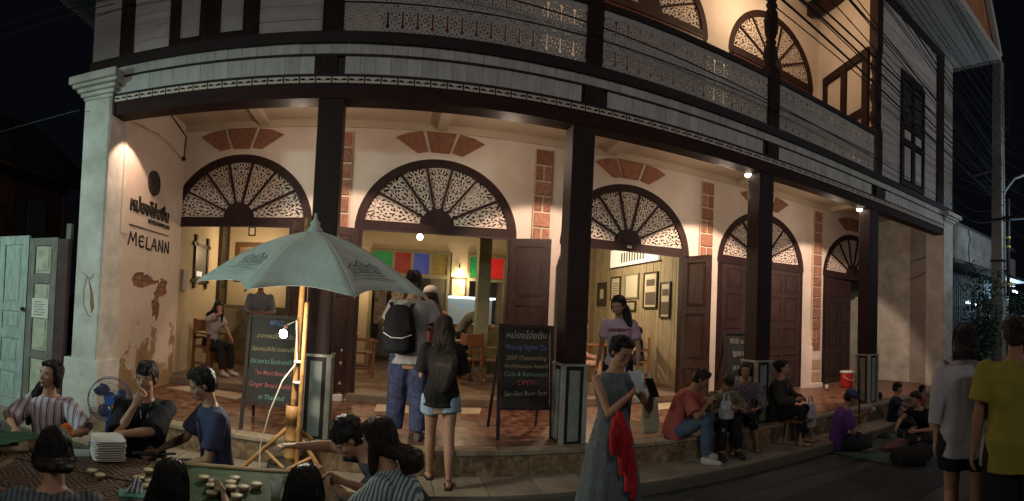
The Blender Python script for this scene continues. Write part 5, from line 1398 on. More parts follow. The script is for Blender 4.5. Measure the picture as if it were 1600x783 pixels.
    if skirt is not None:
        k = MB(); X, Y = axes(0); mm = skirt if skirt != 'dress' else shirt
        secs = []; n_s = 9
        for j in range(n_s + 1):
            f = j / n_s; c = P + Vector((0, 0, 0.13 * s - f * sklen)); r = 0.135 * s + 0.03 * min(f * 4, 1) + skw * f
            secs.append((c, X, Y, r, r * 0.78))
        nn = 64; vs = []
        for j, (c, X_, Y_, rx, ry) in enumerate(secs):
            for q in range(nn):
                a = 2 * PI * q / nn; rip = 1 + (0.010 + 0.045 * j / n_s) * math.sin(a * 11 + 0.6 * math.sin(j * 0.7)) + 0.02 * (j / n_s) * math.sin(a * 5 + 1)
                vs.append(c + X_ * (rx * rip * math.cos(a)) + Y_ * (ry * rip * math.sin(a)))
        k.add(vs, [(j * nn + q, (j + 1) * nn + q, (j + 1) * nn + (q + 1) % nn, j * nn + (q + 1) % nn) for j in range(n_s) for q in range(nn)])
        k.build('skirt', mm, t, smooth=True, world=False)
    if collar is not None:
        cm = MB()
        for sx in (-1, 1):
            a0 = N + ZA * 0.015 + YA * 0.055 * s; a1 = N + XA * (sx * 0.066 * s) + ZA * 0.0; a2 = N - YA * 0.062 * s + XA * (sx * 0.035) - ZA * 0.02; a3 = sp(0.40) - YA * (0.105 * s + loose) + XA * sx * 0.02
            cm.tube([a0, a1, a2, a3], [(0.008, 0.020), (0.008, 0.022), (0.007, 0.022), (0.005, 0.010)], 8)
        link('collar', remesh(cm, 'collar', collar, 0.007, 2), t, world=False)
    if shoes is not None:
        for (A2, fd, c0, side_) in foot_info:
            sm = MB()
            if shoes == 'sandal':
                z = c0 - Vector((0, 0, 0.028 * s)); loft(sm, [(z - fd * 0.07 * s, side_, Vector((0, 0, 1)), 0.034, 0.010), (z + fd * 0.05, side_, Vector((0, 0, 1)), 0.040, 0.010), (z + fd * 0.12, side_, Vector((0, 0, 1)), 0.046, 0.010), (z + fd * 0.19 * s, side_, Vector((0, 0, 1)), 0.034, 0.009)], 14)
                sm.tube([c0 + side_ * 0.044 + fd * 0.06 - Vector((0, 0, .02)), c0 + fd * 0.08 + Vector((0, 0, 0.024)), c0 - side_ * 0.044 + fd * 0.06 - Vector((0, 0, .02))], [(0.016, 0.005)] * 3, 8)
                sm.build('sandal', cloth('black_rubber', (0.02, 0.018, 0.018)), t, smooth=True, world=False)
            else:
                U3 = Vector((0, 0, 1))
                loft(sm, [(c0 - fd * 0.062 * s + U3 * 0.01, side_, U3, 0.030 * s, 0.040 * s), (c0 + fd * 0.01 + U3 * 0.012, side_, U3, 0.041 * s, 0.048 * s), (c0 + fd * 0.09 * s, side_, U3, 0.048 * s, 0.036 * s), (c0 + fd * 0.185 * s - U3 * 0.006, side_, U3, 0.036 * s, 0.026 * s)], 14)
                link('shoe', remesh(sm, 'shoe', shoes, 0.009, 3), t, world=False)
    # hair
    hm = MB()
    if hair != 'none':
        hm.ell(hp(0, 0.026, 0.040), (0.086 * hs, 0.096 * hs, 0.088 * hs), 18, 12, Rh)
        hm.ell(hp(0, 0.040, 0.0), (0.080 * hs, 0.080 * hs, 0.085 * hs), 16, 10, Rh)
        hm.ell(hp(0, -0.030, 0.088), (0.060 * hs, 0.052 * hs, 0.026 * hs), 14, 8, Rh)
        if fringe: hm.ell(hp(0, -0.070, 0.062), (0.056 * hs, 0.022 * hs, 0.030 * hs), 14, 8, Rh)
        down = Vector((0, 0, -1))
        if hair == 'short' and not bun:
            for k in range(14):
                a = k / 14 * 2 * PI; hm.ell(hp(0.045 * math.cos(a), 0.005 + 0.055 * math.sin(a), 0.108), (0.024 * hs,) * 3, 8, 6)
        if bun: hm.ell(hp(0, 0.03, 0.075), (0.070 * hs, 0.085 * hs, 0.050 * hs), 14, 8, Rh)
        if hair == 'curly':
            for k in range(46):
                a = k * 2.399; z = 1 - (k + 0.5) / 46 * 1.15; r = math.sqrt(max(1 - z * z, 0.05))
                hm.ell(hp(0.085 * r * math.cos(a), 0.018 + 0.098 * r * math.sin(a) * (1 if math.sin(a) > 0 else 0.8), 0.045 + 0.090 * z), (0.026 * hs,) * 3, 8, 6)
        if hair in ('long', 'bob'):
            L_ = hlen; back = YA if lean < 50 else HY
            st = hp(0, 0.045, 0.0); n_p = 7; P0 = []; R0_ = []
            wd = 0.088 if hair == 'bob' else 0.10
            for j in range(n_p + 1):
                f = j / n_p; q = st + down * (L_ * f); kk = sp(0.40) + YA * (0.115 * s + loose)
                if lean < 50 and f > 0.25:
                    yo = (kk + YA * 0.035).dot(YA) ; cur = q.dot(YA)
                    if cur < yo: q = q + YA * ((yo - cur) * min((f - 0.25) / 0.3, 1) * 0.8)
                loc_w = (wd * (1.0 - 0.15 * f) + 0.02 * math.sin(PI * f)) if hair == 'bob' else (0.088 + 0.060 * math.sin(PI * f * 0.78)) * (1 - 0.75 * max(0, (f - 0.6) / 0.4) ** 2)
                P0.append((q, HX if f < 0.3 else XA, HY if f < 0.3 else YA, loc_w * hs, (0.064 - 0.014 * f - 0.028 * max(0, (f - 0.6) / 0.4) if hair == 'long' else 0.066 - 0.012 * f) * hs))
            loft(hm, P0, 18)
            for sx in (-1, 1):   # locks beside the face
                ll = min(L_, 0.30) if hair == 'long' else L_ * 0.98
                hm.tube([hp(sx * 0.068, 0.0, 0.05), hp(sx * 0.080, 0.005, -0.02), hp(sx * 0.080, 0.012, -0.02) + down * ll * 0.55, hp(sx * 0.076, 0.02, -0.02) + down * ll * 0.95], [0.020, 0.024, 0.026, 0.014], 8)
        if hair == 'pony':
            sx = pony_side or 0
            hm.tube([hp(sx * 0.05, 0.10, -0.01), hp(sx * 0.08, 0.10, -0.07), hp(sx * 0.10, 0.05, -0.14), hp(sx * 0.10, 0.0 if sx else 0.08, -0.22), hp(sx * 0.10, -0.02 if sx else 0.08, -0.30)], [0.03, 0.032, 0.034, 0.028, 0.012], 10)
        if hair == 'hightail':
            hm.tube([hp(0, 0.10, 0.05), hp(0, 0.14, 0.03), hp(0, 0.15, -0.06), hp(0, 0.14, -0.12)], [0.02, 0.032, 0.03, 0.012], 10)
        if bun: hm.ell(hp(0, 0.115, 0.035), (0.042 * hs,) * 3, 12, 8)
        if hair == 'side':   # long hair drawn over one shoulder
            sx = pony_side or 1
            hm.tube([hp(sx * 0.05, 0.06, -0.03), hp(sx * 0.09, 0.02, -0.12), hp(sx * 0.115, -0.03, -0.22), hp(sx * 0.12, -0.06, -0.34), hp(sx * 0.115, -0.065, -0.44)], [0.05, 0.05, 0.052, 0.045, 0.018], 12)
            hm.tube([hp(-sx * 0.068, 0.0, 0.05), hp(-sx * 0.080, 0.01, -0.04), hp(-sx * 0.07, 0.03, -0.10)], [0.02, 0.022, 0.014], 8)
        link('hair', remesh(hm, 'hair', hairmat, 0.009 if vox < 0.0095 else 0.012, 3, 0.005, 30 if hair != 'short' else 26, seed, 0.10 if hair in ('long', 'bob', 'side', 'pony') else 0.5), t, world=False); strands(t.children[-1] if False else [c for c in t.children if c.name.startswith('hair')][-1], hairmat, HC, 'tied' if bun else hair, 210 if vox <= 0.0085 else 110 if vox <= 0.0115 else 50, t, seed)
    # eyes, brows, mouth
    em = mat('eye_dark', (0.012, 0.009, 0.008), 0.25); ew_ = mat('eye_white', (0.55, 0.52, 0.48), 0.4); lp = mat('lip_tone', (0.34, 0.12, 0.09), 0.55)
    for sx in (-1, 1):
        MB().ell(hp(sx * 0.030, -0.0785, 0.004), (0.0125 * hs, 0.0050 * hs, 0.0048 * hs), 10, 6, Rh).build('eye', ew_, t, smooth=True, world=False)
        MB().ell(hp(sx * 0.030, -0.0815, 0.004), (0.0056 * hs, 0.0035 * hs, 0.0048 * hs), 8, 6, Rh).build('iris', em, t, smooth=True, world=False)
        MB().tube([hp(sx * 0.014, -0.0875, 0.022), hp(sx * 0.030, -0.0885, 0.027), hp(sx * 0.048, -0.0770, 0.022)], [(0.0022, 0.0032)] * 3, 6).build('eyebrow', hairmat, t, world=False)
    MB().ell(hp(0, -0.0905, -0.0605), (0.020 * hs, 0.0055 * hs, 0.0085 * hs), 12, 6, Rh).build('lips', lp, t, smooth=True, world=False)
    if glasses:
        g_ = MB()
        for sx in (-1, 1):
            g_.tube([hp(sx * 0.032 + 0.021 * math.cos(a * PI / 6), -0.098, 0.003 + 0.017 * math.sin(a * PI / 6)) for a in range(13)], 0.0018, 5, caps=False)
            g_.tube([hp(sx * 0.053, -0.098, 0.006), hp(sx * 0.080, 0.0, 0.008)], 0.0018, 5)
        g_.tube([hp(-0.011, -0.099, 0.006), hp(0.011, -0.099, 0.006)], 0.0018, 5)
        g_.build('glasses', mat('glasses_frame', (0.05, 0.04, 0.04), 0.3), t, world=False)
    if cap is not None:
        cm = MB(); cm.ell(hp(0, 0.018, 0.062), (0.094 * hs, 0.108 * hs, 0.080 * hs), 18, 12, Rh)
        loft(cm, [(hp(0, -0.07, 0.055), HX, HZ, 0.075 * hs, 0.010), (hp(0, -0.13, 0.048), HX, HZ, 0.062 * hs, 0.006), (hp(0, -0.165, 0.040), HX, HZ, 0.035 * hs, 0.005)], 14)
        link('cap', remesh(cm, 'cap', cap, 0.008, 2), t, world=False)
    t['_hands'] = [list(h[0] + h[1] * 0.07) for h in hand_info]
    info = {'t': t, 'hands': hand_info, 'sp': sp, 'XA': XA, 'YA': YA, 'N': N, 'P': P, 'HC': HC, 's': s}
    del t['_hands']
    return info


def on(info, p):
    """world position of a point given in a person's own frame"""
    t = info['t']; return Matrix.Translation(t.location) @ t.rotation_euler.to_matrix().to_4x4() @ Vector(p)

# ---------------------------------------------------------------- who is where
DEN = cloth('blue_denim', (0.09, 0.12, 0.19), (0.05, 0.075, 0.12), 12)
GRPT = 'people sitting round the dining table'
# far side of the table
person('woman in purple and white striped blouse with side ponytail sitting behind the table', (-2.36, 2.98, 0), R_(20), 1.60, GRPT, pelvis=(0, 0.05, 0.50), lean=8, head=(-6, -28, 0),
       hands=((-0.10, -0.42, 0.80), (0.22, -0.34, 0.78)), elbows=((-0.50, 0.0, 0.75), (0.55, 0.05, 0.7)), feet=((-0.12, -0.42, 0.08), (0.12, -0.42, 0.08)), palm=((0, 0, -1), (0, 0, -1)),
       hair='side', pony_side=-1, fem=True, shirt=stripes('purple_white_stripes', (0.46, 0.42, 0.46), (0.07, 0.035, 0.07), 19, 0, 0.62, (0.20, 0.10, 0.18)), sleeve=0.95, loose=0.026, pants=cloth('dark_cotton', (0.03, 0.03, 0.04)), vox=0.007, seed=1, collar=None)
p2 = person('young man in black jacket resting his chin on his fist behind the table', (-1.74, 3.38, 0), R_(24), 1.68, GRPT, pelvis=(0, 0.05, 0.50), lean=12, head=(4, -16, 0),
       hands=((-0.06, -0.27, 1.00), (-0.16, -0.36, 0.80)), elbows=((-0.40, -0.50, 0.2), (0.60, -0.2, 0.72)), feet=((-0.12, -0.40, 0.08), (0.12, -0.40, 0.08)), curl=(1.5, 0.7), palm=((0.3, 1, 0.3), (0, 0, -1)),
       hair='short', shirt=cloth('black_jacket', (0.018, 0.018, 0.022)), sleeve=1.0, loose=0.03, pants=cloth('dark_cotton', (0.03, 0.03, 0.04)), vox=0.007, seed=2, collar=cloth('grey_collar', (0.30, 0.30, 0.30)), fringe=True)
person('young man in navy short sleeved shirt looking down in profile at table end', (-1.22, 3.46, 0), R_(-56), 1.68, GRPT, pelvis=(0, 0.05, 0.50), lean=9, head=(24, -4, 0),
       hands=((-0.15, -0.38, 0.62), (0.16, -0.30, 0.58)), elbows=((-0.45, 0.2, 0.5), (0.35, 0.25, 0.6)), feet=((-0.12, -0.40, 0.08), (0.12, -0.40, 0.08)),
       hair='short', shirt=cloth('navy_shirt', (0.055, 0.065, 0.13)), sleeve=0.75, loose=0.022, pants=cloth('dark_cotton', (0.03, 0.03, 0.04)), vox=0.007, seed=3, collar=cloth('navy_shirt', (0.055, 0.065, 0.13)))
person('person at the left picture edge, only shoulder and arm in view', (-2.98, 2.62, 0), R_(30), 1.66, GRPT, pelvis=(0, 0.05, 0.48), lean=14, head=(10, 10, 0),
       hands=((-0.15, -0.40, 0.78), (0.20, -0.36, 0.78)), elbows=((-0.5, 0, 0.6), (0.5, 0.1, 0.75)), feet=((-0.12, -0.42, 0.08), (0.12, -0.42, 0.08)), skin=SKD,
       hair='short', shirt=cloth('charcoal_tee', (0.05, 0.05, 0.05)), sleeve=0.6, pants=cloth('dark_cotton', (0.03, 0.03, 0.04)), vox=0.01, seed=4)
# near side
person('person with short black hair and grey striped top, back to us at bottom left', (-1.30, 1.70, 0), R_(217), 1.58, GRPT, pelvis=(0, 0.05, 0.44), lean=10, head=(14, 12, 0),
       hands=((-0.12, -0.28, 0.56), (0.12, -0.28, 0.56)), feet=((-0.12, -0.42, 0.08), (0.12, -0.42, 0.08)), hair='bob', hlen=0.055, fem=True, wide=1.08,
       shirt=stripes('grey_blue_knit_stripes', (0.10, 0.13, 0.15), (0.045, 0.055, 0.07), 40, 0, 0.5), sleeve=1.3, loose=0.03, pants=cloth('dark_cotton', (0.03, 0.03, 0.04)), vox=0.007, seed=5)
person('woman with long black hair and blue top, back to us by tissue box', (-0.93, 2.06, 0), R_(196), 1.56, GRPT, pelvis=(0, 0.05, 0.30), lean=8, head=(16, -14, 0),
       hands=((-0.25, -0.40, 0.74), (0.2, -0.3, 0.70)), elbows=((-0.5, 0.1, 0.55), (0.5, 0.1, 0.5)), feet=((-0.12, -0.42, 0.08), (0.12, -0.42, 0.08)), hair='long', hlen=0.42, fem=True,
       shirt=cloth('navy_blue_top', (0.04, 0.06, 0.16)), sleeve=0.55, loose=0.02, pants=cloth('dark_cotton', (0.03, 0.03, 0.04)), vox=0.007, seed=6)
person('small person with smooth black hair, back to us at table centre', (-0.34, 2.28, 0), R_(185), 1.52, GRPT, pelvis=(0, 0.05, 0.33), lean=4, head=(8, 0, 0),
       hands=((-0.1, -0.28, 0.50), (0.1, -0.28, 0.50)), feet=((-0.12, -0.42, 0.08), (0.12, -0.42, 0.08)), hair='long', hlen=0.36, fem=True,
       shirt=cloth('charcoal_tee', (0.05, 0.05, 0.05)), sleeve=0.55, pants=cloth('dark_cotton', (0.03, 0.03, 0.04)), vox=0.009, seed=7)
person('curly haired man leaning down and reaching left across the table end', (0.14, 3.20, 0), R_(-72), 1.66, GRPT, pelvis=(0, 0.10, 0.48), lean=42, head=(46, -8, 0),
       hands=((-0.20, -0.66, 0.86), (0.12, -0.50, 0.76)), elbows=((-0.35, -0.3, 0.85), (0.4, -0.1, 0.5)), feet=((-0.12, -0.35, 0.08), (0.12, -0.35, 0.08)), palm=((0, 0, -1), (0, 0, -1)),
       hair='curly', shirt=cloth('dark_check_shirt', (0.035, 0.045, 0.055), (0.10, 0.12, 0.13), 40), sleeve=0.62, loose=0.022, pants=cloth('dark_cotton', (0.03, 0.03, 0.04)), vox=0.007, seed=8)
person('woman in blue and white striped blouse with dark brown hair at right table end', (0.13, 2.60, 0), R_(-112), 1.60, GRPT, pelvis=(0, 0.04, 0.48), lean=16, head=(22, -6, 0),
       hands=((-0.06, -0.40, 0.80), (0.10, -0.38, 0.78)), elbows=((-0.45, -0.05, 0.6), (0.45, -0.02, 0.62)), feet=((-0.12, -0.40, 0.08), (0.12, -0.40, 0.08)), hair='bob', hairmat=HBR, hlen=0.20, fem=True,
       shirt=stripes('blue_white_stripes', (0.42, 0.50, 0.50), (0.08, 0.15, 0.19), 52, 1, 0.5), sleeve=1.25, loose=0.026, pants=cloth('dark_cotton', (0.03, 0.03, 0.04)), vox=0.007, seed=9)

# standing at the middle door
pb = person('tall man in grey tee and patterned blue trousers wearing a black backpack', (0.26, 5.34, FZ), R_(172), 1.79, pelvis=(0, 0, None), lean=3, head=(6, 22, 0), twist=6,
       hands=((-0.12, -0.24, 1.20), (0.12, -0.26, 1.16)), elbows=((-0.5, 0.1, 1.0), (0.5, 0.1, 1.0)), feet=((-0.13, 0.02, 0.08), (0.14, -0.06, 0.08)),
       hair='short', shirt=cloth('pale_grey_tee', (0.40, 0.38, 0.37)), sleeve=0.62, shirt_len=0.05, loose=0.03, pants=cloth('patterned_blue_cotton', (0.085, 0.10, 0.20), (0.035, 0.04, 0.085), 22), plen=0.98, ploose=0.05, shoes=cloth('grey_shoe', (0.15, 0.14, 0.13)), vox=0.011, seed=10)
person('woman in pink shirt and white cap with long dark hair behind the backpack man', (0.50, 5.92, FZ), R_(176), 1.66, lean=2, head=(4, 8, 0), feet=((-0.1, 0, 0.08), (0.1, 0, 0.08)),
       hair='long', hairmat=HBR, hlen=0.36, cap=cloth('cream_cap', (0.62, 0.56, 0.50)), shirt=cloth('salmon_pink_shirt', (0.62, 0.24, 0.20)), sleeve=0.9, fem=True, loose=0.02, pants=DEN, vox=0.012, seed=11)
person('girl with waist long black hair, black tee and denim shorts on the step', (0.55, 4.74, SZ), R_(178), 1.60, lean=1, head=(8, -6, 0), hands=((-0.15, -0.24, 1.02), (0.13, -0.26, 1.04)), elbows=((-0.32, 0.25, 0.8), (0.32, 0.25, 0.8)),
       feet=((-0.10, 0.14, 0.075), (0.07, -0.14, 0.075)), knees=((-0.15, -1, 0.5), (0.15, -1, 0.5)), hair='long', hlen=0.62, hairmat=HBR, shirt=cloth('black_tee', (0.014, 0.013, 0.014)), sleeve=0.85, shirt_len=0.02, loose=0.028, fem=True,
       pants=cloth('pale_denim', (0.30, 0.38, 0.48), (0.20, 0.27, 0.36), 12), plen=0.19, ploose=0.03, shoes='sandal', vox=0.010, seed=12)
p16 = person('woman in pink tee with long hair over one shoulder standing on the terrace', (2.62, 5.20, FZ), R_(-26), 1.66, lean=2, head=(24, -22, 0), feet=((-0.1, 0, 0.08), (0.1, 0, 0.08)),
       hands=((-0.25, -0.05, 0.80), (0.22, -0.12, 0.86)), hair='side', pony_side=1, shirt=cloth('pale_pink_tee', (0.52, 0.34, 0.44)), sleeve=0.6, fem=True, loose=0.018, pants=cloth('black_trousers', (0.015, 0.015, 0.018)), vox=0.010, seed=13, skin=SK)
tx = text_mesh('UNIVERSITY', 0.05, mat('maroon_print', (0.16, 0.03, 0.05), 0.8), 'shirt_print', bold=0.002); o = link('shirt_print', tx, p16['t'], (0.0, -0.148, 1.245), world=False, rot=(R_(84), 0, 0))
p17 = person('woman in long grey sleeveless dress with glasses looking at her phone', (1.70, 3.44, 0), R_(6), 1.66, lean=3, head=(26, 4, 0), feet=((-0.1, 0, 0.08), (0.1, 0, 0.08)),
       hands=((0.02, -0.25, 1.26), (0.17, -0.27, 1.24)), elbows=((-0.40, -0.02, 0.85), (0.42, 0.02, 0.85)), curl=(0.9, 0.9), palm=((1, 0, 0.3), (-1, 0, 0.3)), hair='short', bun=True, glasses=True,
       shirt=mat('grey_blue_dress', (0.15, 0.18, 0.19), 0.85, (0.07, 0.09, 0.10), 14, 0.3, 60, stretch=(6, 6, 0.5)), sleeve=0, fem=True, loose=0.012, skirt='dress', sklen=1.0, skw=0.17, vox=0.007, seed=14)
# phone, tissue, red cloth and carrier bag
q = on(p17, (0.10, -0.36, 1.30))
ph = tag(MB().cbox(q, (0.075, 0.010, 0.15), rz=R_(6), rx=R_(-35)).build('mobile_phone', mat('black_phone', (0.01, 0.01, 0.012), 0.2), bevel=0.003), 'black phone held up by the woman in the grey dress', 'phone')
def drape(pts, w0, w1, n, name, m, label, cat, amp=0.02, th=0.01):
    vs = []; k = 14; P_ = [Vector(p) for p in pts]
    for j in range(n + 1):
        f = j / n * (len(P_) - 1); i = min(int(f), len(P_) - 2); c = P_[i].lerp(P_[i + 1], f - i); w_ = w0 + (w1 - w0) * j / n
        for q in range(k + 1):
            u = q / k - 0.5; vs.append(c + Vector((u * w_, amp * math.sin(u * 16 + j * 0.35) , 0.35 * amp * math.sin(u * 9 + j))))
    m_ = MB().add(vs, [(j * (k + 1) + q, j * (k + 1) + q + 1, (j + 1) * (k + 1) + q + 1, (j + 1) * (k + 1) + q) for j in range(n) for q in range(k)])
    o = m_.build(name, m, smooth=True); so = o.modifiers.new('s', 'SOLIDIFY'); so.thickness = th
    return tag(o, label, cat)
rc = MB()
for off, z0, z1, w_ in ((-0.05, 1.10, 0.84, 0.055), (0.0, 1.14, 0.70, 0.06), (0.05, 1.08, 0.58, 0.045), (0.085, 0.95, 0.52, 0.03)):
    rc.tube([(1.60 + off * 0.4, 3.13, z0), (1.60 + off, 3.10, z0 - 0.10), (1.61 + off * 1.2, 3.10, (z0 + z1) / 2), (1.62 + off * 1.3, 3.11, z1)], [(0.03, 0.03), (w_, 0.035), (w_ * 1.1, 0.03), (w_ * 0.5, 0.014)], 12)
tag(link('red_cloth', remesh(rc, 'red_cloth', cloth('bright_red_cloth', (0.42, 0.022, 0.03)), 0.009, 2, 0.022, 17, 4, 0.25)), 'bright red cloth hanging against the hip of the grey dress', 'cloth')
drape([on(p17, (-0.02, -0.31, 1.42)), on(p17, (0.0, -0.33, 1.34)), on(p17, (0.03, -0.32, 1.26))], 0.12, 0.05, 8, 'tissue', cloth('white_tissue', (0.65, 0.68, 0.72)), 'white tissue in the hand of the woman in the grey dress', 'tissue', 0.01, 0.003)
def bag(loc, w_, d_, h_, m, label, cat='bag', handles=True, lean_=0.0):
    t = thing('carrier_bag', label, cat, loc)
    b = MB(); secs = []
    for f, kx, ky in ((0, 0.8, 0.85), (0.06, 1.0, 1.0), (0.4, 1.05, 0.95), (0.75, 0.9, 0.7), (1.0, 0.55, 0.25)):
        secs.append((Vector((lean_ * f, 0, h_ * f)), Vector((1, 0, 0)), Vector((0, 1, 0)), w_ / 2 * kx, d_ / 2 * ky))
    loft(b, secs, 18); link('bag_body', remesh(b, 'bag_body', m, 0.012, 2, 0.010, 14, w_ * 7), t, world=False)
    if handles:
        for sy in (-1, 1):
            MB().tube([(lean_ - w_ * 0.25, sy * 0.012, h_ - 0.01), (lean_ - w_ * 0.15, sy * 0.008, h_ + 0.09), (lean_ + w_ * 0.10, sy * 0.008, h_ + 0.10), (lean_ + w_ * 0.22, sy * 0.012, h_ - 0.01)], (0.007), 6).build('handle', m, t, world=False)
    return t
CREAM = cloth('cream_bag_cloth', (0.46, 0.42, 0.30)); PLB = mat('clear_plastic', (0.55, 0.56, 0.58), 0.25, (0.35, 0.36, 0.38), 9, 0.6, 20, alpha=0.75)
bag((2.10, 3.55, 0.86), 0.16, 0.10, 0.30, CREAM, 'cream cloth bag hanging beside the woman with the phone')
bag((2.75, 4.75, 0.88), 0.24, 0.12, 0.24, cloth('white_plastic', (0.55, 0.52, 0.48)), 'white plastic bag carried by the woman in the pink tee')

# backpack
bt = thing('backpack', 'black backpack with a pale cord worn by the tall man', 'backpack', on(pb, (0.10, 0.24, 0.93)), R_(172))
b = MB(); loft(b, [(Vector((0, 0, z)), Vector((1, 0, 0)), Vector((0, 1, 0)), rx, ry) for z, rx, ry in ((0, 0.13, 0.08), (0.03, 0.17, 0.11), (0.20, 0.175, 0.115), (0.38, 0.155, 0.095), (0.47, 0.11, 0.07), (0.50, 0.05, 0.04))], 20)
link('pack_body', remesh(b, 'pack_body', cloth('black_nylon', (0.012, 0.012, 0.014)), 0.010, 3, 0.006, 10, 2), bt, world=False)
b = MB(); loft(b, [(Vector((0, 0.085, z)), Vector((1, 0, 0)), Vector((0, 1, 0)), rx, 0.05) for z, rx in ((0.03, 0.11), (0.06, 0.13), (0.20, 0.13), (0.24, 0.10))], 16)
link('front_pocket', remesh(b, 'front_pocket', cloth('black_nylon', (0.012, 0.012, 0.014)), 0.010, 3, 0.004, 12, 2), bt, world=False)
MB().tube([(-0.14, 0.115, 0.20), (-0.05, 0.15, 0.165), (0.06, 0.15, 0.165), (0.15, 0.11, 0.21)], 0.005, 6).build('cord', mat('pale_cord', (0.6, 0.6, 0.58), 0.5), bt, world=False)
for sx in (-1, 1):
    MB().tube([(sx * 0.09, -0.07, 0.46), (sx * 0.12, -0.16, 0.52), (sx * 0.135, -0.30, 0.45), (sx * 0.15, -0.34, 0.30), (sx * 0.17, -0.24, 0.15), (sx * 0.15, -0.09, 0.06)], [(0.022, 0.006)] * 6, 8).build('strap', cloth('black_nylon', (0.012, 0.012, 0.014)), bt, world=False)

# sitting along the terrace edge
GE = 'people sitting along the terrace edge'
seat = dict(feet=((-0.13, -0.42, -0.185), (0.13, -0.38, -0.185)))
person('man in red short sleeved shirt and jeans sitting on the terrace edge', (3.36, 5.06, FZ), R_(40), 1.66, GE, pelvis=(0, 0, 0.11), lean=24, head=(34, 14, 0), hands=((-0.06, -0.40, 0.42), (0.12, -0.42, 0.42)), elbows=((-0.5, -0.1, 0.25), (0.45, -0.1, 0.2)),
       hair='short', shirt=cloth('dull_red_shirt', (0.42, 0.10, 0.09)), sleeve=0.8, loose=0.03, pants=DEN, collar=cloth('pale_collar', (0.5, 0.42, 0.38)), shoes=cloth('white_trainer', (0.5, 0.48, 0.46)), vox=0.011, seed=20, wide=1.12, skin=SKD, **seat)
person('boy in dark patterned tee bent over a phone between red shirt and floral blouse', (4.02, 5.06, FZ), R_(-16), 1.50, GE, pelvis=(0, 0, 0.10), lean=22, head=(40, 0, 0), hands=((-0.08, -0.36, 0.34), (0.10, -0.36, 0.34)), elbows=((-0.5, 0, 0.2), (0.5, 0, 0.2)),
       hair='short', fringe=True, shirt=mat('black_yellow_print', (0.02, 0.02, 0.02), 0.85, (0.26, 0.22, 0.10), 16), sleeve=0.9, loose=0.026, pants=cloth('black_trousers', (0.015, 0.015, 0.018)), shoes=cloth('black_shoe', (0.03, 0.03, 0.03)), vox=0.011, seed=21, skin=SKD, feet=((-0.12, -0.38, -0.185), (0.12, -0.36, -0.185)))
person('smiling woman in floral blouse and blue vest facing us on the edge', (4.52, 5.14, FZ), R_(-38), 1.58, GE, pelvis=(0, 0, 0.12), lean=8, head=(4, 0, 0), hands=((-0.12, -0.32, 0.26), (0.12, -0.32, 0.26)), elbows=((-0.5, 0.1, 0.3), (0.5, 0.1, 0.3)),
       hair='bob', hlen=0.06, shirt=mat('floral_blouse', (0.20, 0.15, 0.13), 0.85, (0.03, 0.03, 0.10), 26), sleeve=1.4, loose=0.028, fem=True, pants=cloth('black_trousers', (0.015, 0.015, 0.018)), plen=0.72, shoes='sandal', vox=0.011, seed=22, skin=SKD, feet=((-0.16, -0.46, -0.19), (0.16, -0.30, -0.19)))
p21 = person('woman in dark open cardigan in profile holding a plastic bag', (5.02, 5.02, FZ), R_(26), 1.60, GE, pelvis=(0, 0, 0.14), lean=8, head=(2, 12, 0), hands=((-0.04, -0.30, 0.34), (0.14, -0.34, 0.33)), elbows=((-0.5, 0.1, 0.3), (0.5, 0.1, 0.3)),
       hair='short', bun=True, shirt=cloth('dark_olive_cardigan', (0.045, 0.04, 0.032)), sleeve=1.8, loose=0.03, fem=True, collar=cloth('beige_top', (0.30, 0.25, 0.18)), pants=cloth('black_trousers', (0.015, 0.015, 0.018)), shoes='sandal', vox=0.011, seed=23, feet=((-0.12, -0.40, -0.19), (0.12, -0.38, -0.19)))
q = on(p21, (0.16, -0.46, -0.06)); bag(q, 0.20, 0.12, 0.34, PLB, 'clear plastic bag hanging from the hand of the cardigan woman')
q = (3.86, 4.72, 0.62); bag(q, 0.20, 0.14, 0.22, PLB, 'clear plastic bag of food on the knees of the man in red', handles=True)
# street vendors
p22 = person('man in purple shirt and blue cap sitting cross legged on the road', (5.72, 4.46, 0), R_(52), 1.62, 'street sellers sitting on the ground', pelvis=(0, 0, 0.12), lean=14, head=(28, 6, 0), hands=((-0.02, -0.30, 0.30), (0.20, -0.44, 0.45)), elbows=((-0.5, 0, 0.2), (0.45, -0.1, 0.25)),
       feet=((0.16, -0.28, 0.06), (-0.16, -0.34, 0.06)), knees=((-0.8, -0.5, 0.2), (0.8, -0.5, 0.2)), hair='short', cap=cloth('blue_cap', (0.06, 0.09, 0.20)), shirt=cloth('purple_shirt', (0.14, 0.045, 0.26)), sleeve=0.75, loose=0.028, pants=cloth('dark_cotton', (0.03, 0.03, 0.04)), vox=0.011, seed=24, skin=SKD)
person('boy in navy tee sitting by the pavement at right', (7.45, 4.62, 0), R_(30), 1.42, 'street sellers sitting on the ground', pelvis=(0, 0, 0.14), lean=10, head=(4, 14, 0), hands=((-0.05, -0.36, 0.34), (0.20, -0.40, 0.34)), elbows=((-0.5, 0, 0.3), (0.5, 0, 0.3)),
       feet=((0.14, -0.30, 0.06), (-0.14, -0.34, 0.06)), knees=((-0.8, -0.5, 0.3), (0.8, -0.5, 0.3)), hair='short', fringe=True, shirt=cloth('navy_tee', (0.025, 0.03, 0.07)), sleeve=0.6, pants=cloth('dark_cotton', (0.03, 0.03, 0.04)), vox=0.012, seed=25)
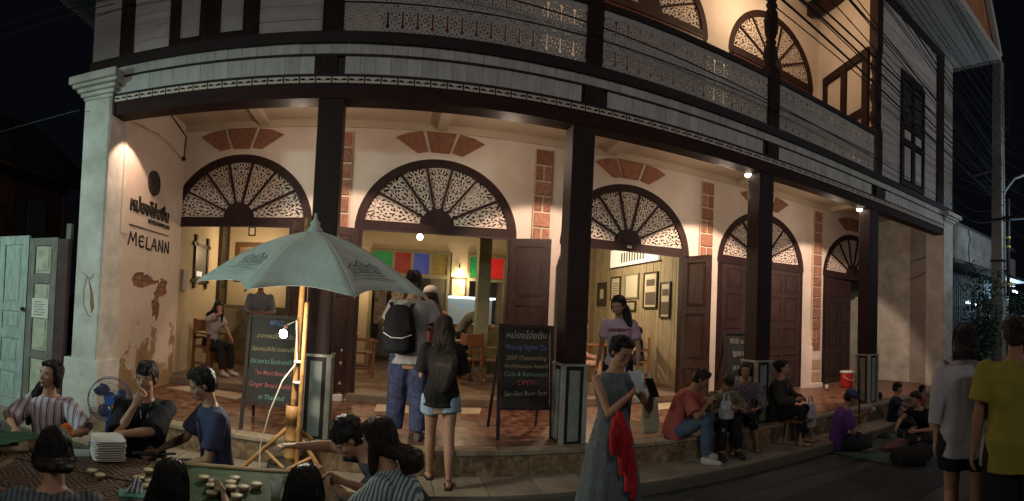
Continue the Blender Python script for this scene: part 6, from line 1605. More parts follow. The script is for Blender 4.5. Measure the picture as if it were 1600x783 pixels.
person('small child in red top at the far right of the pavement', (8.15, 4.45, 0), R_(20), 1.15, 'street sellers sitting on the ground', pelvis=(0, 0, 0.16), lean=6, head=(4, 14, 0), feet=((0.10, -0.25, 0.06), (-0.10, -0.28, 0.06)), knees=((-0.8, -0.5, 0.3), (0.8, -0.5, 0.3)),
       hair='short', shirt=cloth('red_child_top', (0.35, 0.04, 0.05)), sleeve=0.6, pants=cloth('dark_cotton', (0.03, 0.03, 0.04)), vox=0.012, seed=26)
# walking off at the right
p26 = person('woman in fine striped white blouse and black shorts walking away with shoulder bag', (3.67, 1.59, 0), R_(114), 1.80, lean=1, head=(4, 10, 0), hands=((-0.27, -0.08, 0.76), (0.25, 0.0, 0.78)), feet=((-0.09, -0.10, 0.08), (0.11, 0.10, 0.09)),
       hair='bob', hlen=0.16, hairmat=hairm('purple_black_hair', (0.022, 0.010, 0.020)), shirt=stripes('fine_grey_stripes', (0.42, 0.42, 0.48), (0.26, 0.27, 0.34), 85, 0, 0.55), sleeve=1.5, shirt_len=0.09, loose=0.032, fem=True, wide=1.05,
       pants=cloth('black_shorts', (0.014, 0.014, 0.018)), plen=0.30, ploose=0.03, shoes='sandal', vox=0.009, seed=27)
person('heavy man in mustard yellow polo and black shorts at the right edge', (3.42, 1.09, 0), R_(108), 1.84, lean=1, head=(2, 0, 0), hands=((-0.30, -0.02, 0.82), (0.32, -0.02, 0.82)), feet=((-0.11, -0.05, 0.08), (0.12, 0.12, 0.09)),
       hair='short', shirt=cloth('mustard_polo', (0.27, 0.25, 0.045), (0.21, 0.19, 0.035)), sleeve=0.72, shirt_len=0.10, loose=0.032, wide=1.12, pants=cloth('black_shorts', (0.014, 0.014, 0.018)), plen=0.50, ploose=0.035, shoes='sandal', vox=0.009, seed=28, skin=SKD)
sb = thing('shoulder_bag', 'black shoulder bag on long strap of the striped blouse woman', 'bag', on(p26, (-0.27, 0.0, 0.95)), R_(116))
b = MB(); loft(b, [(Vector((0, 0, z)), Vector((0, 1, 0)), Vector((1, 0, 0)), rx, 0.05) for z, rx in ((0, 0.13), (0.04, 0.16), (0.22, 0.15), (0.28, 0.11))], 16); link('bag_body', remesh(b, 'bag_body', cloth('black_leather', (0.014, 0.012, 0.014)), 0.010, 3, 0.005, 10), sb, world=False)
MB().tube([(0.0, 0.10, 0.26), (0.05, 0.14, 0.40), (0.12, 0.06, 0.525), (0.06, -0.14, 0.40), (0.0, -0.10, 0.26)], [(0.012, 0.004)] * 5, 8).build('strap', cloth('black_leather', (0.014, 0.012, 0.014)), sb, world=False)
bag((3.55, 1.36, 0.74), 0.16, 0.12, 0.24, PLB, 'clear plastic bag of drinks between the two walkers at right')
# inside
person('woman in grey tee sitting sideways with her hand on her forehead', (-3.0, 8.15, FZ + 0.106), R_(58), 1.60, pelvis=(0, 0, 0.52), lean=16, head=(18, -10, 0), hands=((-0.02, -0.14, 1.16), (0.05, -0.50, 0.62)), elbows=((-0.25, -0.5, 0.7), (0.4, -0.2, 0.6)),
       feet=((-0.10, -0.50, 0.08), (0.12, -0.44, 0.08)), hair='long', hlen=0.30, shirt=cloth('pale_grey_tee', (0.40, 0.38, 0.37)), sleeve=0.6, fem=True, pants=cloth('black_trousers', (0.015, 0.015, 0.018)), shoes=cloth('white_trainer', (0.5, 0.48, 0.46)), vox=0.013, seed=30)
person('waiter in grey shirt and dark apron standing behind the parasol edge', (-2.20, 8.35, FZ + 0.106), R_(10), 1.70, head=(14, 0, 0), hands=((-0.08, -0.28, 1.08), (0.10, -0.28, 1.08)), elbows=((-0.5, 0.1, 0.9), (0.5, 0.1, 0.9)), feet=((-0.1, 0, 0.08), (0.1, 0, 0.08)),
       hair='short', shirt=cloth('blue_grey_shirt', (0.26, 0.27, 0.30)), sleeve=1.4, pants=cloth('navy_trousers', (0.02, 0.022, 0.035)), shoes=cloth('white_trainer', (0.5, 0.48, 0.46)), vox=0.013, seed=31)
person('person in grey jacket bending over the counter inside the cafe', (1.62, 10.2, FZ + 0.106), R_(70), 1.66, lean=42, head=(40, 0, 0), pelvis=(0, 0.1, None), hands=((-0.1, -0.55, 1.0), (0.12, -0.55, 1.0)), feet=((-0.1, 0, 0.08), (0.1, 0, 0.08)),
       hair='short', shirt=cloth('grey_jacket', (0.16, 0.155, 0.13)), sleeve=1.8, pants=cloth('black_trousers', (0.015, 0.015, 0.018)), vox=0.014, seed=32)
person('child with ponytail and dark top sitting in the armchair by plank wall', (4.90, 8.80, FZ + 0.106), R_(-100), 1.40, pelvis=(0, 0, 0.52), lean=8, head=(12, 0, 0), hands=((-0.08, -0.34, 0.72), (0.10, -0.34, 0.72)), feet=((-0.1, -0.40, 0.10), (0.1, -0.38, 0.10)),
       hair='hightail', shirt=cloth('black_tee', (0.014, 0.013, 0.014)), sleeve=0.6, fem=True, pants=cloth('dark_cotton', (0.03, 0.03, 0.04)), vox=0.013, seed=33)
person('seated person half hidden behind the second column, bare knee showing', (3.28, 8.2, FZ + 0.106), R_(60), 1.62, pelvis=(0, 0, 0.50), lean=10, head=(10, 0, 0), hands=((-0.1, -0.3, 0.6), (0.12, -0.30, 0.6)), feet=((-0.12, -0.44, 0.08), (0.12, -0.44, 0.08)),
       hair='short', shirt=cloth('black_tee', (0.014, 0.013, 0.014)), sleeve=0.6, pants=cloth('black_shorts', (0.014, 0.014, 0.018)), plen=0.25, vox=0.014, seed=34)

# ---------------------------------------------------------------- dining table and what is on it
TZ = 0.72; TR = R_(14); TC = Vector((-1.45, 2.42, 0))
TT = thing('dining_table', 'long low dining table crowded with mats and little bowls', 'table', TC, TR)
TW = mat('table_wood', (0.24, 0.16, 0.09), 0.6, (0.16, 0.10, 0.055), 6, 0.2, 30, stretch=(0.6, 4, 4))
for k in range(6):
    MB().box(-1.7, 1.20, -0.43 + k * 0.1435, -0.43 + k * 0.1435 + 0.140, TZ - 0.03, TZ - 0.004 - 0.001 * (k % 2)).build('plank', TW, TT, world=False, bevel=0.003)
for sx, sy in ((-1.6, -0.36), (-1.6, 0.36), (1.10, -0.36), (1.10, 0.36)):
    MB().box(sx - 0.03, sx + 0.03, sy - 0.03, sy + 0.03, 0, TZ - 0.032).build('leg', TW, TT, world=False)
MB().box(-1.6, 1.1, -0.02, 0.02, TZ - 0.12, TZ - 0.032).build('apron', TW, TT, world=False)
def onT(x, y, z=TZ): c, s = math.cos(TR), math.sin(TR); return Vector((TC.x + x * c - y * s, TC.y + x * s + y * c, z))
def inT(wx, wy): c, s = math.cos(TR), math.sin(TR); dx, dy = wx - TC.x, wy - TC.y; return (dx * c + dy * s, -dx * s + dy * c)
# banana leaf runner with a folded tan hem
LEAF = mat('banana_leaf', (0.045, 0.095, 0.035), 0.7, (0.022, 0.055, 0.02), 3, 0.5, 24, spec=0.2, stretch=(0.5, 8, 8))
t = thing('banana_leaf_runner', 'green banana leaf sheet with pale folded hem under the bowls', 'leaf sheet', onT(0.7, 0, TZ), TR)
MB().box(-0.52, 0.50, -0.42, 0.40, 0.0, 0.006).build('leaf_sheet', LEAF, t, world=False)
MB().tube([(-0.52, 0.415, 0.008), (-0.1, 0.418, 0.012), (0.50, 0.413, 0.009)], [(0.020, 0.012)] * 3, 8).build('folded_hem', mat('dry_leaf_edge', (0.42, 0.28, 0.15), 0.8, (0.3, 0.2, 0.1), 8), t, world=False)
# woven mats
def weave():
    m = bpy.data.materials.new('woven_rush'); m.use_nodes = True; n = m.node_tree; b = n.nodes['Principled BSDF']; L = n.links.new
    tc = n.nodes.new('ShaderNodeTexCoord'); w1 = n.nodes.new('ShaderNodeTexWave'); w1.inputs['Scale'].default_value = 13; w1.inputs['Distortion'].default_value = 0.3
    w1.bands_direction = 'DIAGONAL'; L(tc.outputs['Object'], w1.inputs['Vector'])
    br = n.nodes.new('ShaderNodeTexChecker'); br.inputs['Scale'].default_value = 7; L(tc.outputs['Object'], br.inputs['Vector'])
    w2 = n.nodes.new('ShaderNodeTexWave'); w2.inputs['Scale'].default_value = 13; w2.bands_direction = 'DIAGONAL'; mp = n.nodes.new('ShaderNodeMapping'); mp.inputs['Rotation'].default_value = (0, 0, PI / 2); L(tc.outputs['Object'], mp.inputs[0]); L(mp.outputs[0], w2.inputs['Vector'])
    mx = n.nodes.new('ShaderNodeMix'); mx.data_type = 'FLOAT'; L(br.outputs['Fac'], mx.inputs[0]); L(w1.outputs['Fac'], mx.inputs[2]); L(w2.outputs['Fac'], mx.inputs[3])
    cr = n.nodes.new('ShaderNodeValToRGB'); cr.color_ramp.elements[0].position = 0.42; cr.color_ramp.elements[0].color = (0.035, 0.018, 0.014, 1); cr.color_ramp.elements[1].position = 0.58; cr.color_ramp.elements[1].color = (0.13, 0.07, 0.045, 1)
    L(mx.outputs[0], cr.inputs[0]); L(cr.outputs[0], b.inputs['Base Color']); b.inputs['Roughness'].default_value = 0.75
    bp = n.nodes.new('ShaderNodeBump'); bp.inputs['Strength'].default_value = 0.5; bp.inputs['Distance'].default_value = 0.01; L(mx.outputs[0], bp.inputs['Height']); L(bp.outputs[0], b.inputs['Normal'])
    return m
WV = weave()
for x0, x1, y0, y1, lab in ((-0.62, 0.14, 0.02, 0.40, 'dark woven place mat under the plate stack'), (-0.60, 0.16, -0.40, -0.01, 'dark woven place mat with two bowls at its middle'), (-1.20, -0.66, -0.38, 0.02, 'dark woven place mat at left, partly behind a head')):
    c = onT((x0 + x1) / 2, (y0 + y1) / 2, TZ); m = MB().box(-(x1 - x0) / 2, (x1 - x0) / 2, -(y1 - y0) / 2, (y1 - y0) / 2, -0.001, 0.005)
    o = m.build('place_mat', WV); o.location = c; o.rotation_euler = (0, 0, TR + R_(random.uniform(-3, 3))); tag(o, lab, 'place mat', 'woven place mats')
# plates
PW = mat('white_glazed_ceramic', (0.66, 0.64, 0.60), 0.25)
def plate_mesh():
    b = MB(); r = [(0.070, 0.0), (0.078, 0.004), (0.098, 0.014), (0.104, 0.016), (0.104, 0.019), (0.096, 0.018), (0.074, 0.008), (0.0, 0.007)]
    vs = []; n = 28
    for rr, z in r:
        for k in range(n):
            a = 2 * PI * (k + 0.5) / n; c, s_ = math.cos(a), math.sin(a); q = 1 / max(abs(c), abs(s_)); q = min(q, 1.30); vs.append((rr * c * q, rr * s_ * q, z))
    m = len(r); b.add(vs, [(i * n + k, i * n + (k + 1) % n, (i + 1) * n + (k + 1) % n, (i + 1) * n + k) for i in range(m - 1) for k in range(n)] + [tuple(range(n - 1, -1, -1))])
    return b.mesh('square_plate', PW, True)
PM = plate_mesh(); ords = ['bottom', 'second', 'third', 'fourth', 'fifth', 'sixth', 'seventh', 'eighth', 'ninth', 'tenth', 'eleventh', 'top']
for k in range(12):
    o = link('square_plate', PM, None, (-1.645 + random.uniform(-0.003, 0.003), 2.70 + random.uniform(-0.003, 0.003), TZ + 0.006 + k * 0.0105), rot=(0, 0, TR + R_(28 + random.uniform(-3, 3))))
    tag(o, '%s white square plate of the stack on the mat' % ords[k] + (' counted from below' if 0 < k < 11 else ''), 'plate', 'stacked white square plates')
# little clay bowls with pudding
def bowl_meshes():
    a = MB().lathe([(0.018, 0), (0.026, 0.006), (0.032, 0.022), (0.034, 0.030), (0.031, 0.030), (0.028, 0.022), (0.001, 0.020)], n=18).mesh('bowl', mat('clay_bowl', (0.30, 0.20, 0.13), 0.5, (0.2, 0.12, 0.08), 20), True)
    b = MB().lathe([(0.001, 0.0), (0.0295, 0.0), (0.028, 0.004), (0.015, 0.007), (0.001, 0.007)], n=16).mesh('pudding', mat('coconut_pudding', (0.58, 0.52, 0.36), 0.5, (0.42, 0.42, 0.22), 30, 0.3, 60), True)
    return a, b
BA, BBm = bowl_meshes()
places = [(-0.984, 2.698), (-0.911, 2.672), (-0.900, 2.600), (-0.843, 2.572), (-0.821, 2.774), (-0.822, 2.700), (-0.797, 2.630), (-0.735, 2.660), (-0.679, 2.733), (-0.731, 2.523), (-1.293, 2.479), (-1.306, 2.62), (-1.557, 2.398), (-1.486, 2.372), (-1.20, 2.400), (-1.215, 2.475), (-0.863, 2.502), (-1.14, 2.55)]
where = ['left end of the leaf, near the hem', 'second along the hem from the left', 'just in front of the second along the hem', 'front middle of the leaf', 'third along the hem near its middle', 'behind the pair in the leaf middle', 'front one of the middle pair', 'right of the middle pair', 'nearest the glass at right', 'lowest one at picture bottom', 'left of the tissue box at the back', 'furthest from us by the black hair', 'left one of the pair on the brown mat', 'right one of the pair on the brown mat', 'right beside the tissue box', 'behind the one beside the tissue box', 'front row, left of the lowest one', 'half hidden by the long black hair']
for (x, y), wv in zip(places, where):
    t = thing('clay_bowl', 'small clay bowl of pale pudding, ' + wv, 'bowl', (x, y, TZ + 0.006), 0, 'little bowls of pudding on the table')
    link('bowl', BA, t, world=False); link('pudding', BBm, t, (0, 0, 0.024), world=False)
# tissue box, phone, cup, slate, leaves
t = thing('tissue_box', 'white and turquoise tissue box with a tissue standing up', 'tissue box', (-1.16, 2.17, TZ), R_(30))
MB().box(-0.07, 0.07, -0.045, 0.045, 0, 0.065).build('box_side', cloth('white_card', (0.55, 0.55, 0.52)), t, world=False, bevel=0.004)
MB().box(-0.071, 0.071, -0.046, 0.046, 0.0655, 0.075).build('box_top', cloth('turquoise_card', (0.16, 0.42, 0.38)), t, world=False)
b = MB(); n = 12; vs = []
for j in range(7):
    for q in range(n + 1):
        u = q / n - 0.5; f = j / 6; vs.append((u * 0.09 * (1 - 0.35 * f) + 0.02 * f, 0.012 * math.sin(u * 22 + f) + 0.02 * f, 0.072 + 0.085 * f * (1 - 0.55 * abs(u) * 2) + 0.004 * math.sin(q * 2.1)))
o = b.add(vs, [(j * (n + 1) + q, j * (n + 1) + q + 1, (j + 1) * (n + 1) + q + 1, (j + 1) * (n + 1) + q) for j in range(6) for q in range(n)]).build('tissue', cloth('white_tissue', (0.65, 0.68, 0.72)), t, smooth=True, world=False)
so = o.modifiers.new('s', 'SOLIDIFY'); so.thickness = 0.001
tag(MB().cbox((-1.50, 2.93, TZ + 0.010), (0.15, 0.075, 0.009), R_(35)).build('mobile_phone', mat('black_phone', (0.01, 0.01, 0.012), 0.2), bevel=0.003), 'black phone lying on the mat right of the plates', 'phone')
t = thing('steel_knife', 'bright knife lying beside the phone on the mat', 'knife', (-1.42, 2.98, TZ), R_(40)); MB().box(-0.09, 0.04, -0.007, 0.007, 0.006, 0.009).build('blade', mat('polished_steel', (0.8, 0.8, 0.8), 0.2, metal=1.0), t, world=False); MB().box(0.04, 0.12, -0.008, 0.008, 0.004, 0.014).build('handle', DRK, t, world=False)
cupm = MB().lathe([(0.026, 0), (0.034, 0.09), (0.032, 0.09), (0.024, 0.004), (0.001, 0.004)], (-0.55, 2.66, TZ + 0.008), 18)
tag(cupm.build('plastic_cup', mat('clear_cup', (0.55, 0.55, 0.52), 0.15, alpha=0.5), smooth=True), 'clear plastic cup at the right end of the leaf', 'cup')
t = thing('slate_board', 'small slate serving board beside the plates', 'board', (-1.86, 2.62, TZ), R_(40)); MB().box(-0.11, 0.11, -0.07, 0.07, 0.006, 0.014).build('slab', mat('pale_slate', (0.22, 0.25, 0.25), 0.5), t, world=False)
for k, (x, y, r) in enumerate(((-2.62, 2.34, 12), (-2.42, 2.36, -20), (-2.30, 2.22, 35), (-2.50, 2.16, -8), (-2.18, 2.34, 60))):
    b = MB(); n = 10; vs = []; fs = []
    for j in range(n + 1):
        f = j / n; wdt = 0.11 * math.sin(PI * min(max(f, 0.03), 0.97)) ** 0.6 * (1 + 0.10 * math.sin(j * 2.6 + k))
        for q in (-1, -0.5, 0, 0.5, 1): vs.append((-0.24 + 0.48 * f, q * wdt, 0.018 * abs(q) + 0.015 * math.sin(f * 5 + k) + 0.012 * k))
    fs = [(j * 5 + q, (j + 1) * 5 + q, (j + 1) * 5 + q + 1, j * 5 + q + 1) for j in range(n) for q in range(4)]
    b.add(vs, fs); o = b.build('cut_leaf', mat('dark_leaf', (0.035, 0.085, 0.045), 0.45, (0.02, 0.05, 0.028), 6, 0.4, 30), smooth=True); o.location = (x, y, TZ + 0.02); o.rotation_euler = (0, 0, R_(r))
    so = o.modifiers.new('s', 'SOLIDIFY'); so.thickness = 0.003
    tag(o, ['large dark leaf at the far left end of table', 'large dark leaf on top of the pile pointing left', 'large dark leaf nearest us in the pile', 'large dark leaf at the front of the pile', 'large dark leaf on the right, crossing the others'][k], 'leaf', 'cut leaves piled on the table')
tag(MB().lathe([(0.028, 0), (0.033, 0.03), (0.033, 0.07), (0.030, 0.07), (0.030, 0.01), (0.001, 0.008)], (-1.93, 2.36, TZ + 0.006), 16).build('white_cup', PW, smooth=True), 'white cup standing between the leaves and black hair', 'cup')
t = thing('orange_blossom', 'orange flower ornament in front of the striped blouse', 'ornament', (-1.76, 2.40, TZ + 0.01))
b = MB()
for k in range(16): a = k * 2.4; b.ell((0.026 * math.cos(a) * (1 - k / 30), 0.026 * math.sin(a) * (1 - k / 30), 0.20 + 0.003 * k), (0.016, 0.016, 0.012), 8, 5)
b.build('petals', cloth('bright_orange', (0.75, 0.17, 0.03)), t, smooth=True, world=False); MB().tube([(0, 0, 0), (0, 0, 0.20)], 0.006, 6).build('stem', LEAF, t, world=False)

# fan
FB = mat('blue_fan_plastic', (0.025, 0.065, 0.26), 0.35); FG = mat('fan_guard_wire', (0.10, 0.11, 0.22), 0.4)
t = thing('electric_fan', 'blue electric fan with round wire guard between two diners', 'fan', (-2.20, 3.60, 0), R_(28))
MB().lathe([(0.15, 0.48), (0.16, 0.50), (0.13, 0.54), (0.05, 0.56), (0.001, 0.56)], n=20).build('base', FB, t, smooth=True, world=False)
MB().box(-0.16, 0.16, -0.16, 0.16, 0.0, 0.48).build('stool', TW, t, world=False)
MB().tube([(0, 0, 0.54), (0, 0.01, 0.80)], [0.03, 0.022], 12).build('stalk', FB, t, smooth=True, world=False)
MB().tube([(0, 0.03, 0.88), (0, 0.12, 0.88)], [0.055, 0.04], 14).build('motor', FB, t, smooth=True, world=False)
g_ = MB()
for r in (0.185, 0.14, 0.09):
    g_.tube([(r * math.cos(a * PI / 16), -0.05 - 0.0 * r, 0.88 + r * math.sin(a * PI / 16)) for a in range(33)], 0.004 if r > 0.18 else 0.0018, 5, caps=False)
g_.tube([(0.185 * math.cos(a * PI / 16), 0.03, 0.88 + 0.185 * math.sin(a * PI / 16)) for a in range(33)], 0.003, 5, caps=False)
g_.build('guard_ring', FB, t, world=False)
g_ = MB()
for k in range(40):
    a = 2 * PI * k / 40; g_.tube([(0.04 * math.cos(a), -0.075, 0.88 + 0.04 * math.sin(a)), (0.12 * math.cos(a), -0.07, 0.88 + 0.12 * math.sin(a)), (0.185 * math.cos(a), -0.05, 0.88 + 0.185 * math.sin(a)), (0.185 * math.cos(a), 0.03, 0.88 + 0.185 * math.sin(a))], 0.0012, 4)
tag(g_.build('guard_wires', FG, t, world=False), kind='stuff')
MB().tube([(0, -0.08, 0.88), (0, -0.07, 0.88)], 0.042, 18).build('badge', mat('light_blue_plastic', (0.08, 0.22, 0.70), 0.3), t, world=False)
for k in range(3):
    b = MB(); vs = []
    for j in range(7):
        f = j / 6; r = 0.03 + 0.13 * f; 
        for q in (-1, 1): a = q * (0.30 + 0.35 * math.sin(PI * f)) ; vs.append((r * math.cos(a + 0.3 * f), -0.02 + q * 0.018, r * math.sin(a + 0.3 * f)))
    b.add(vs, [(2 * j, 2 * j + 1, 2 * j + 3, 2 * j + 2) for j in range(6)])
    o = b.build('blade', mat('translucent_blue_blade', (0.02, 0.04, 0.12), 0.3, alpha=0.75), t, smooth=True, world=False); o.location = (0, 0, 0.88); o.rotation_euler = (0, R_(120 * k), 0)
    so = o.modifiers.new('s', 'SOLIDIFY'); so.thickness = 0.003

# stools for the diners (mostly hidden)
STO = mat('stool_plastic', (0.20, 0.05, 0.04), 0.5)
for k, (x, y) in enumerate(((-2.22, 3.07), (-1.66, 3.47), (-1.20, 3.55), (0.14, 3.30), (0.12, 2.60))):
    t = thing('plastic_stool', 'low stool under the %s' % ['diner with the ponytail', 'diner in the black jacket', 'diner in the navy shirt', 'leaning curly haired diner', 'diner in the striped blouse'][k], 'stool', (x, y, 0), 0, 'stools under the diners')
    MB().lathe([(0.15, 0.36), (0.16, 0.39), (0.15, 0.41), (0.001, 0.41)], n=18).build('seat', STO, t, smooth=True, world=False)
    for a in range(4):
        c, s_ = math.cos(a * PI / 2 + 0.78), math.sin(a * PI / 2 + 0.78); MB().tube([(0.11 * c, 0.11 * s_, 0.37), (0.15 * c, 0.15 * s_, 0.0)], 0.016, 6).build('leg', STO, t, world=False)

# red water cooler, bottle, fiddle, vendor's goods
t = thing('water_cooler', 'red water cooler with white lid on the terrace by dark door', 'cooler', (8.95, 6.75, FZ))
MB().lathe([(0.115, 0), (0.13, 0.02), (0.15, 0.30), (0.15, 0.32)], n=20).build('bucket', mat('red_plastic', (0.50, 0.03, 0.03), 0.35), t, smooth=True, world=False)
MB().lathe([(0.158, 0.32), (0.160, 0.36), (0.14, 0.375), (0.001, 0.375)], n=20).build('lid', mat('white_plastic_lid', (0.62, 0.58, 0.54), 0.4), t, smooth=True, world=False)
MB().tube([(-0.155, -0.02, 0.28), (-0.13, -0.12, 0.20), (0.0, -0.17, 0.17), (0.13, -0.12, 0.20), (0.155, -0.02, 0.28)], 0.006, 6).build('handle', mat('white_plastic_lid', (0.62, 0.58, 0.54), 0.4), t, world=False)
t = thing('glass_jar', 'small glass with a stick standing before closed door', 'glass', (8.25, 6.75, FZ)); MB().lathe([(0.035, 0), (0.04, 0.12), (0.036, 0.12), (0.03, 0.01), (0.001, 0.01)], n=14).build('tumbler', PLB, t, smooth=True, world=False); MB().tube([(0, 0, 0.01), (0.02, 0, 0.24)], 0.004, 5).build('stick', BAM, t, world=False)
t = thing('fiddle', 'tall thin fiddle held upright by the man in purple', 'fiddle', (6.16, 4.40, 0.30), R_(20))
MB().tube([(0, 0, 0.0), (0.02, 0, 0.82)], [0.014, 0.010], 8).build('neck', DRK, t, smooth=True, world=False)
for k in range(2): MB().tube([(-0.06, 0, 0.62 + 0.10 * k), (0.05, 0, 0.60 + 0.10 * k)], [0.014, 0.006], 8).build('peg', DRK, t, smooth=True, world=False)
MB().ell((0.0, -0.02, 0.05), (0.06, 0.05, 0.045), 16, 10).build('sound_box', CHW, t, smooth=True, world=False)
MB().tube([(-0.30, -0.10, 0.06), (0.38, -0.12, 0.16)], 0.006, 6).build('bow', BAM, t, world=False)
MB().ell((0.42, -0.12, 0.17), (0.05, 0.03, 0.035), 12, 8).build('bow_hand_grip', cloth('pale_cloth', (0.5, 0.42, 0.36)), t, smooth=True, world=False)
t = thing('ground_sheet', 'dull green sheet spread on the road for the sellers', 'sheet', (6.6, 3.9, 0.004))
vs = []; n = 16
for j in range(n + 1):
    for i in range(n + 1): vs.append(((i / n - 0.5) * 2.2, (j / n - 0.5) * 1.3, 0.006 + 0.012 * abs(noise.noise(Vector((i * 0.6, j * 0.6, 2))))))
o = MB().add(vs, [(j * (n + 1) + i, j * (n + 1) + i + 1, (j + 1) * (n + 1) + i + 1, (j + 1) * (n + 1) + i) for j in range(n) for i in range(n)]).build('cloth', cloth('green_tarpaulin', (0.07, 0.12, 0.09)), t, smooth=True, world=False)
def heap(loc, r, m, label, n=9, cat='cloth bundle', zz=0.5):
    b = MB(); random.seed(int(loc[0] * 100))
    for k in range(n): a = random.uniform(0, 2 * PI); q = random.uniform(0, 0.7); b.ell((r[0] * q * math.cos(a), r[1] * q * math.sin(a), r[2] * random.uniform(0.2, 0.8) * zz), (r[0] * 0.5, r[1] * 0.5, r[2] * 0.5), 12, 8)
    me = remesh(b, 'bundle', m, 0.016, 3, 0.02, 9, n); o = link('cloth_bundle', me, None, loc); return tag(o, label, cat)
heap((6.25, 3.80, 0.02), (0.34, 0.22, 0.12), cloth('dull_pink_bundle', (0.20, 0.08, 0.08), (0.08, 0.05, 0.05), 9), 'dull pink bundle on the sheet before the man in purple')
heap((5.85, 3.25, 0.02), (0.38, 0.28, 0.26), cloth('black_bag_cloth', (0.02, 0.018, 0.018)), 'big dark bag lying on the road behind the shorts', cat='bag')
heap((7.05, 4.0, 0.02), (0.16, 0.12, 0.06), cloth('rose_cloth', (0.5, 0.20, 0.18)), 'small rose coloured cloth on the sheet', n=5)
heap((6.75, 4.28, 0.02), (0.14, 0.12, 0.10), cloth('dark_pot_cloth', (0.05, 0.045, 0.04)), 'small dark pouch on the sheet near the fiddle', n=4)
heap((8.1, 5.35, FZ), (0.16, 0.12, 0.14), cloth('black_bag_cloth', (0.02, 0.018, 0.018)), 'little black bag on the terrace beside the last column', n=4, cat='bag')
person('seller in black leaning forward at right with one bare arm stretched out', (6.9, 3.62, 0), R_(-100), 1.60, 'street sellers sitting on the ground', pelvis=(0, 0, 0.13), lean=30, head=(20, 0, 0), hands=((-0.10, -0.62, 0.30), (0.15, -0.45, 0.26)), elbows=((-0.4, -0.3, 0.4), (0.5, 0, 0.2)),
       feet=((0.14, -0.30, 0.06), (-0.14, -0.34, 0.06)), knees=((-0.8, -0.5, 0.3), (0.8, -0.5, 0.3)), hair='short', shirt=cloth('black_tee', (0.014, 0.013, 0.014)), sleeve=0.55, pants=cloth('dark_cotton', (0.03, 0.03, 0.04)), vox=0.012, seed=35) 
# wooden bench stub beside the seated women
t = thing('wooden_stool', 'worn wooden stool at the terrace edge beside the cardigan woman', 'stool', (5.18, 4.72, SZ), R_(10))
MB().box(-0.17, 0.17, -0.14, 0.14, 0.30, 0.335).build('seat', CHW, t, world=False, bevel=0.01)
for sx in (-1, 1):
    for sy in (-1, 1): MB().tube([(sx * 0.13, sy * 0.10, 0.30), (sx * 0.16, sy * 0.13, 0.0)], 0.018, 6).build('leg', mat('pale_stool_wood', (0.32, 0.20, 0.11), 0.6), t, world=False)

# ================================================================ neighbours: left
TEAL = mat('pale_teal_paint', (0.44, 0.52, 0.48), 0.7, (0.27, 0.33, 0.30), 7, 0.3, 30, stretch=(3, 3, 0.6)); WOODG = mat('weathered_grey_wood', (0.27, 0.26, 0.23), 0.8, (0.13, 0.125, 0.11), 8, 0.4, 30, stretch=(4, 4, 0.5))
CRP = mat('yellowed_panel', (0.56, 0.56, 0.42), 0.75, (0.33, 0.35, 0.27), 8, 0.25, 30)
G = thing('wooden_gate', 'old panelled double gate in pale teal and grey wood', 'gate', (-4.6, 5.05, 0))
def gleaf(x0, x1, z1, mf, mp, zs, name):
    y = 5.05; w_ = x1 - x0
    l = MB().box(x0 + 0.012, x1 - 0.012, y, y + 0.025, 0.05, z1 - 0.01).build('leaf', mf, G)
    for a, b in ((x0, x0 + 0.10), (x1 - 0.10, x1)): MB().box(a, b, y - 0.02, y + 0.03, 0.05, z1).build('stile', mf, l)
    prev = 0.05
    for a, b in zs + [(z1, z1)]:
        MB().box(x0 + 0.10, x1 - 0.10, y - 0.018, y + 0.029, prev, a).build('rail', mf, l); prev = b
    for a, b in zs:
        MB().box(x0 + 0.115, x1 - 0.115, y - 0.006, y + 0.001, a + 0.012, b - 0.012).build('panel', mp, l)
        MB().box(x0 + 0.145, x1 - 0.145, y - 0.016, y - 0.005, a + 0.045, b - 0.045).build('raised_field', mp, l, bevel=0.008)
gleaf(-5.03, -4.49, 2.50, TEAL, TEAL, [(0.20, 0.62), (0.74, 1.08), (1.20, 1.46), (1.56, 2.38)], 'l')
gleaf(-5.58, -5.04, 2.50, TEAL, TEAL, [(0.20, 0.62), (0.74, 1.08), (1.20, 1.46), (1.56, 2.38)], 'l')
gleaf(-4.47, -3.99, 2.46, WOODG, CRP, [(0.15, 0.86), (0.96, 1.42), (1.44, 1.86), (1.98, 2.36)], 'r')
MB().box(-3.98, -3.82, 5.03, 5.12, 0.0, 2.44).build('post', mat('dark_red_post', (0.10, 0.055, 0.055), 0.8, (0.06, 0.035, 0.04), 6), G)
MB().box(-3.90, -3.83, 5.08, 5.14, 2.44, 2.64).build('post_stub', WOODG, G)
MB().ell((-4.52, 5.0, 1.50), (0.03, 0.03, 0.03), 10, 6).build('bolt', DRK, G, smooth=True)
nt_ = thing('paper_notice', 'white paper notice taped on the grey gate leaf', 'notice', (-4.23, 5.02, 1.42))
MB().box(-4.37, -4.09, 5.022, 5.026, 1.40, 1.66).build('sheet', mat('white_paper', (0.66, 0.66, 0.58), 0.8), nt_)
m = MB()
for k in range(6): m.box(-4.33, -4.33 + random.uniform(0.12, 0.2), 5.0195, 5.0218, 1.44 + k * 0.034, 1.448 + k * 0.034)
tag(m.build('printed_lines', INK, nt_), kind='stuff')
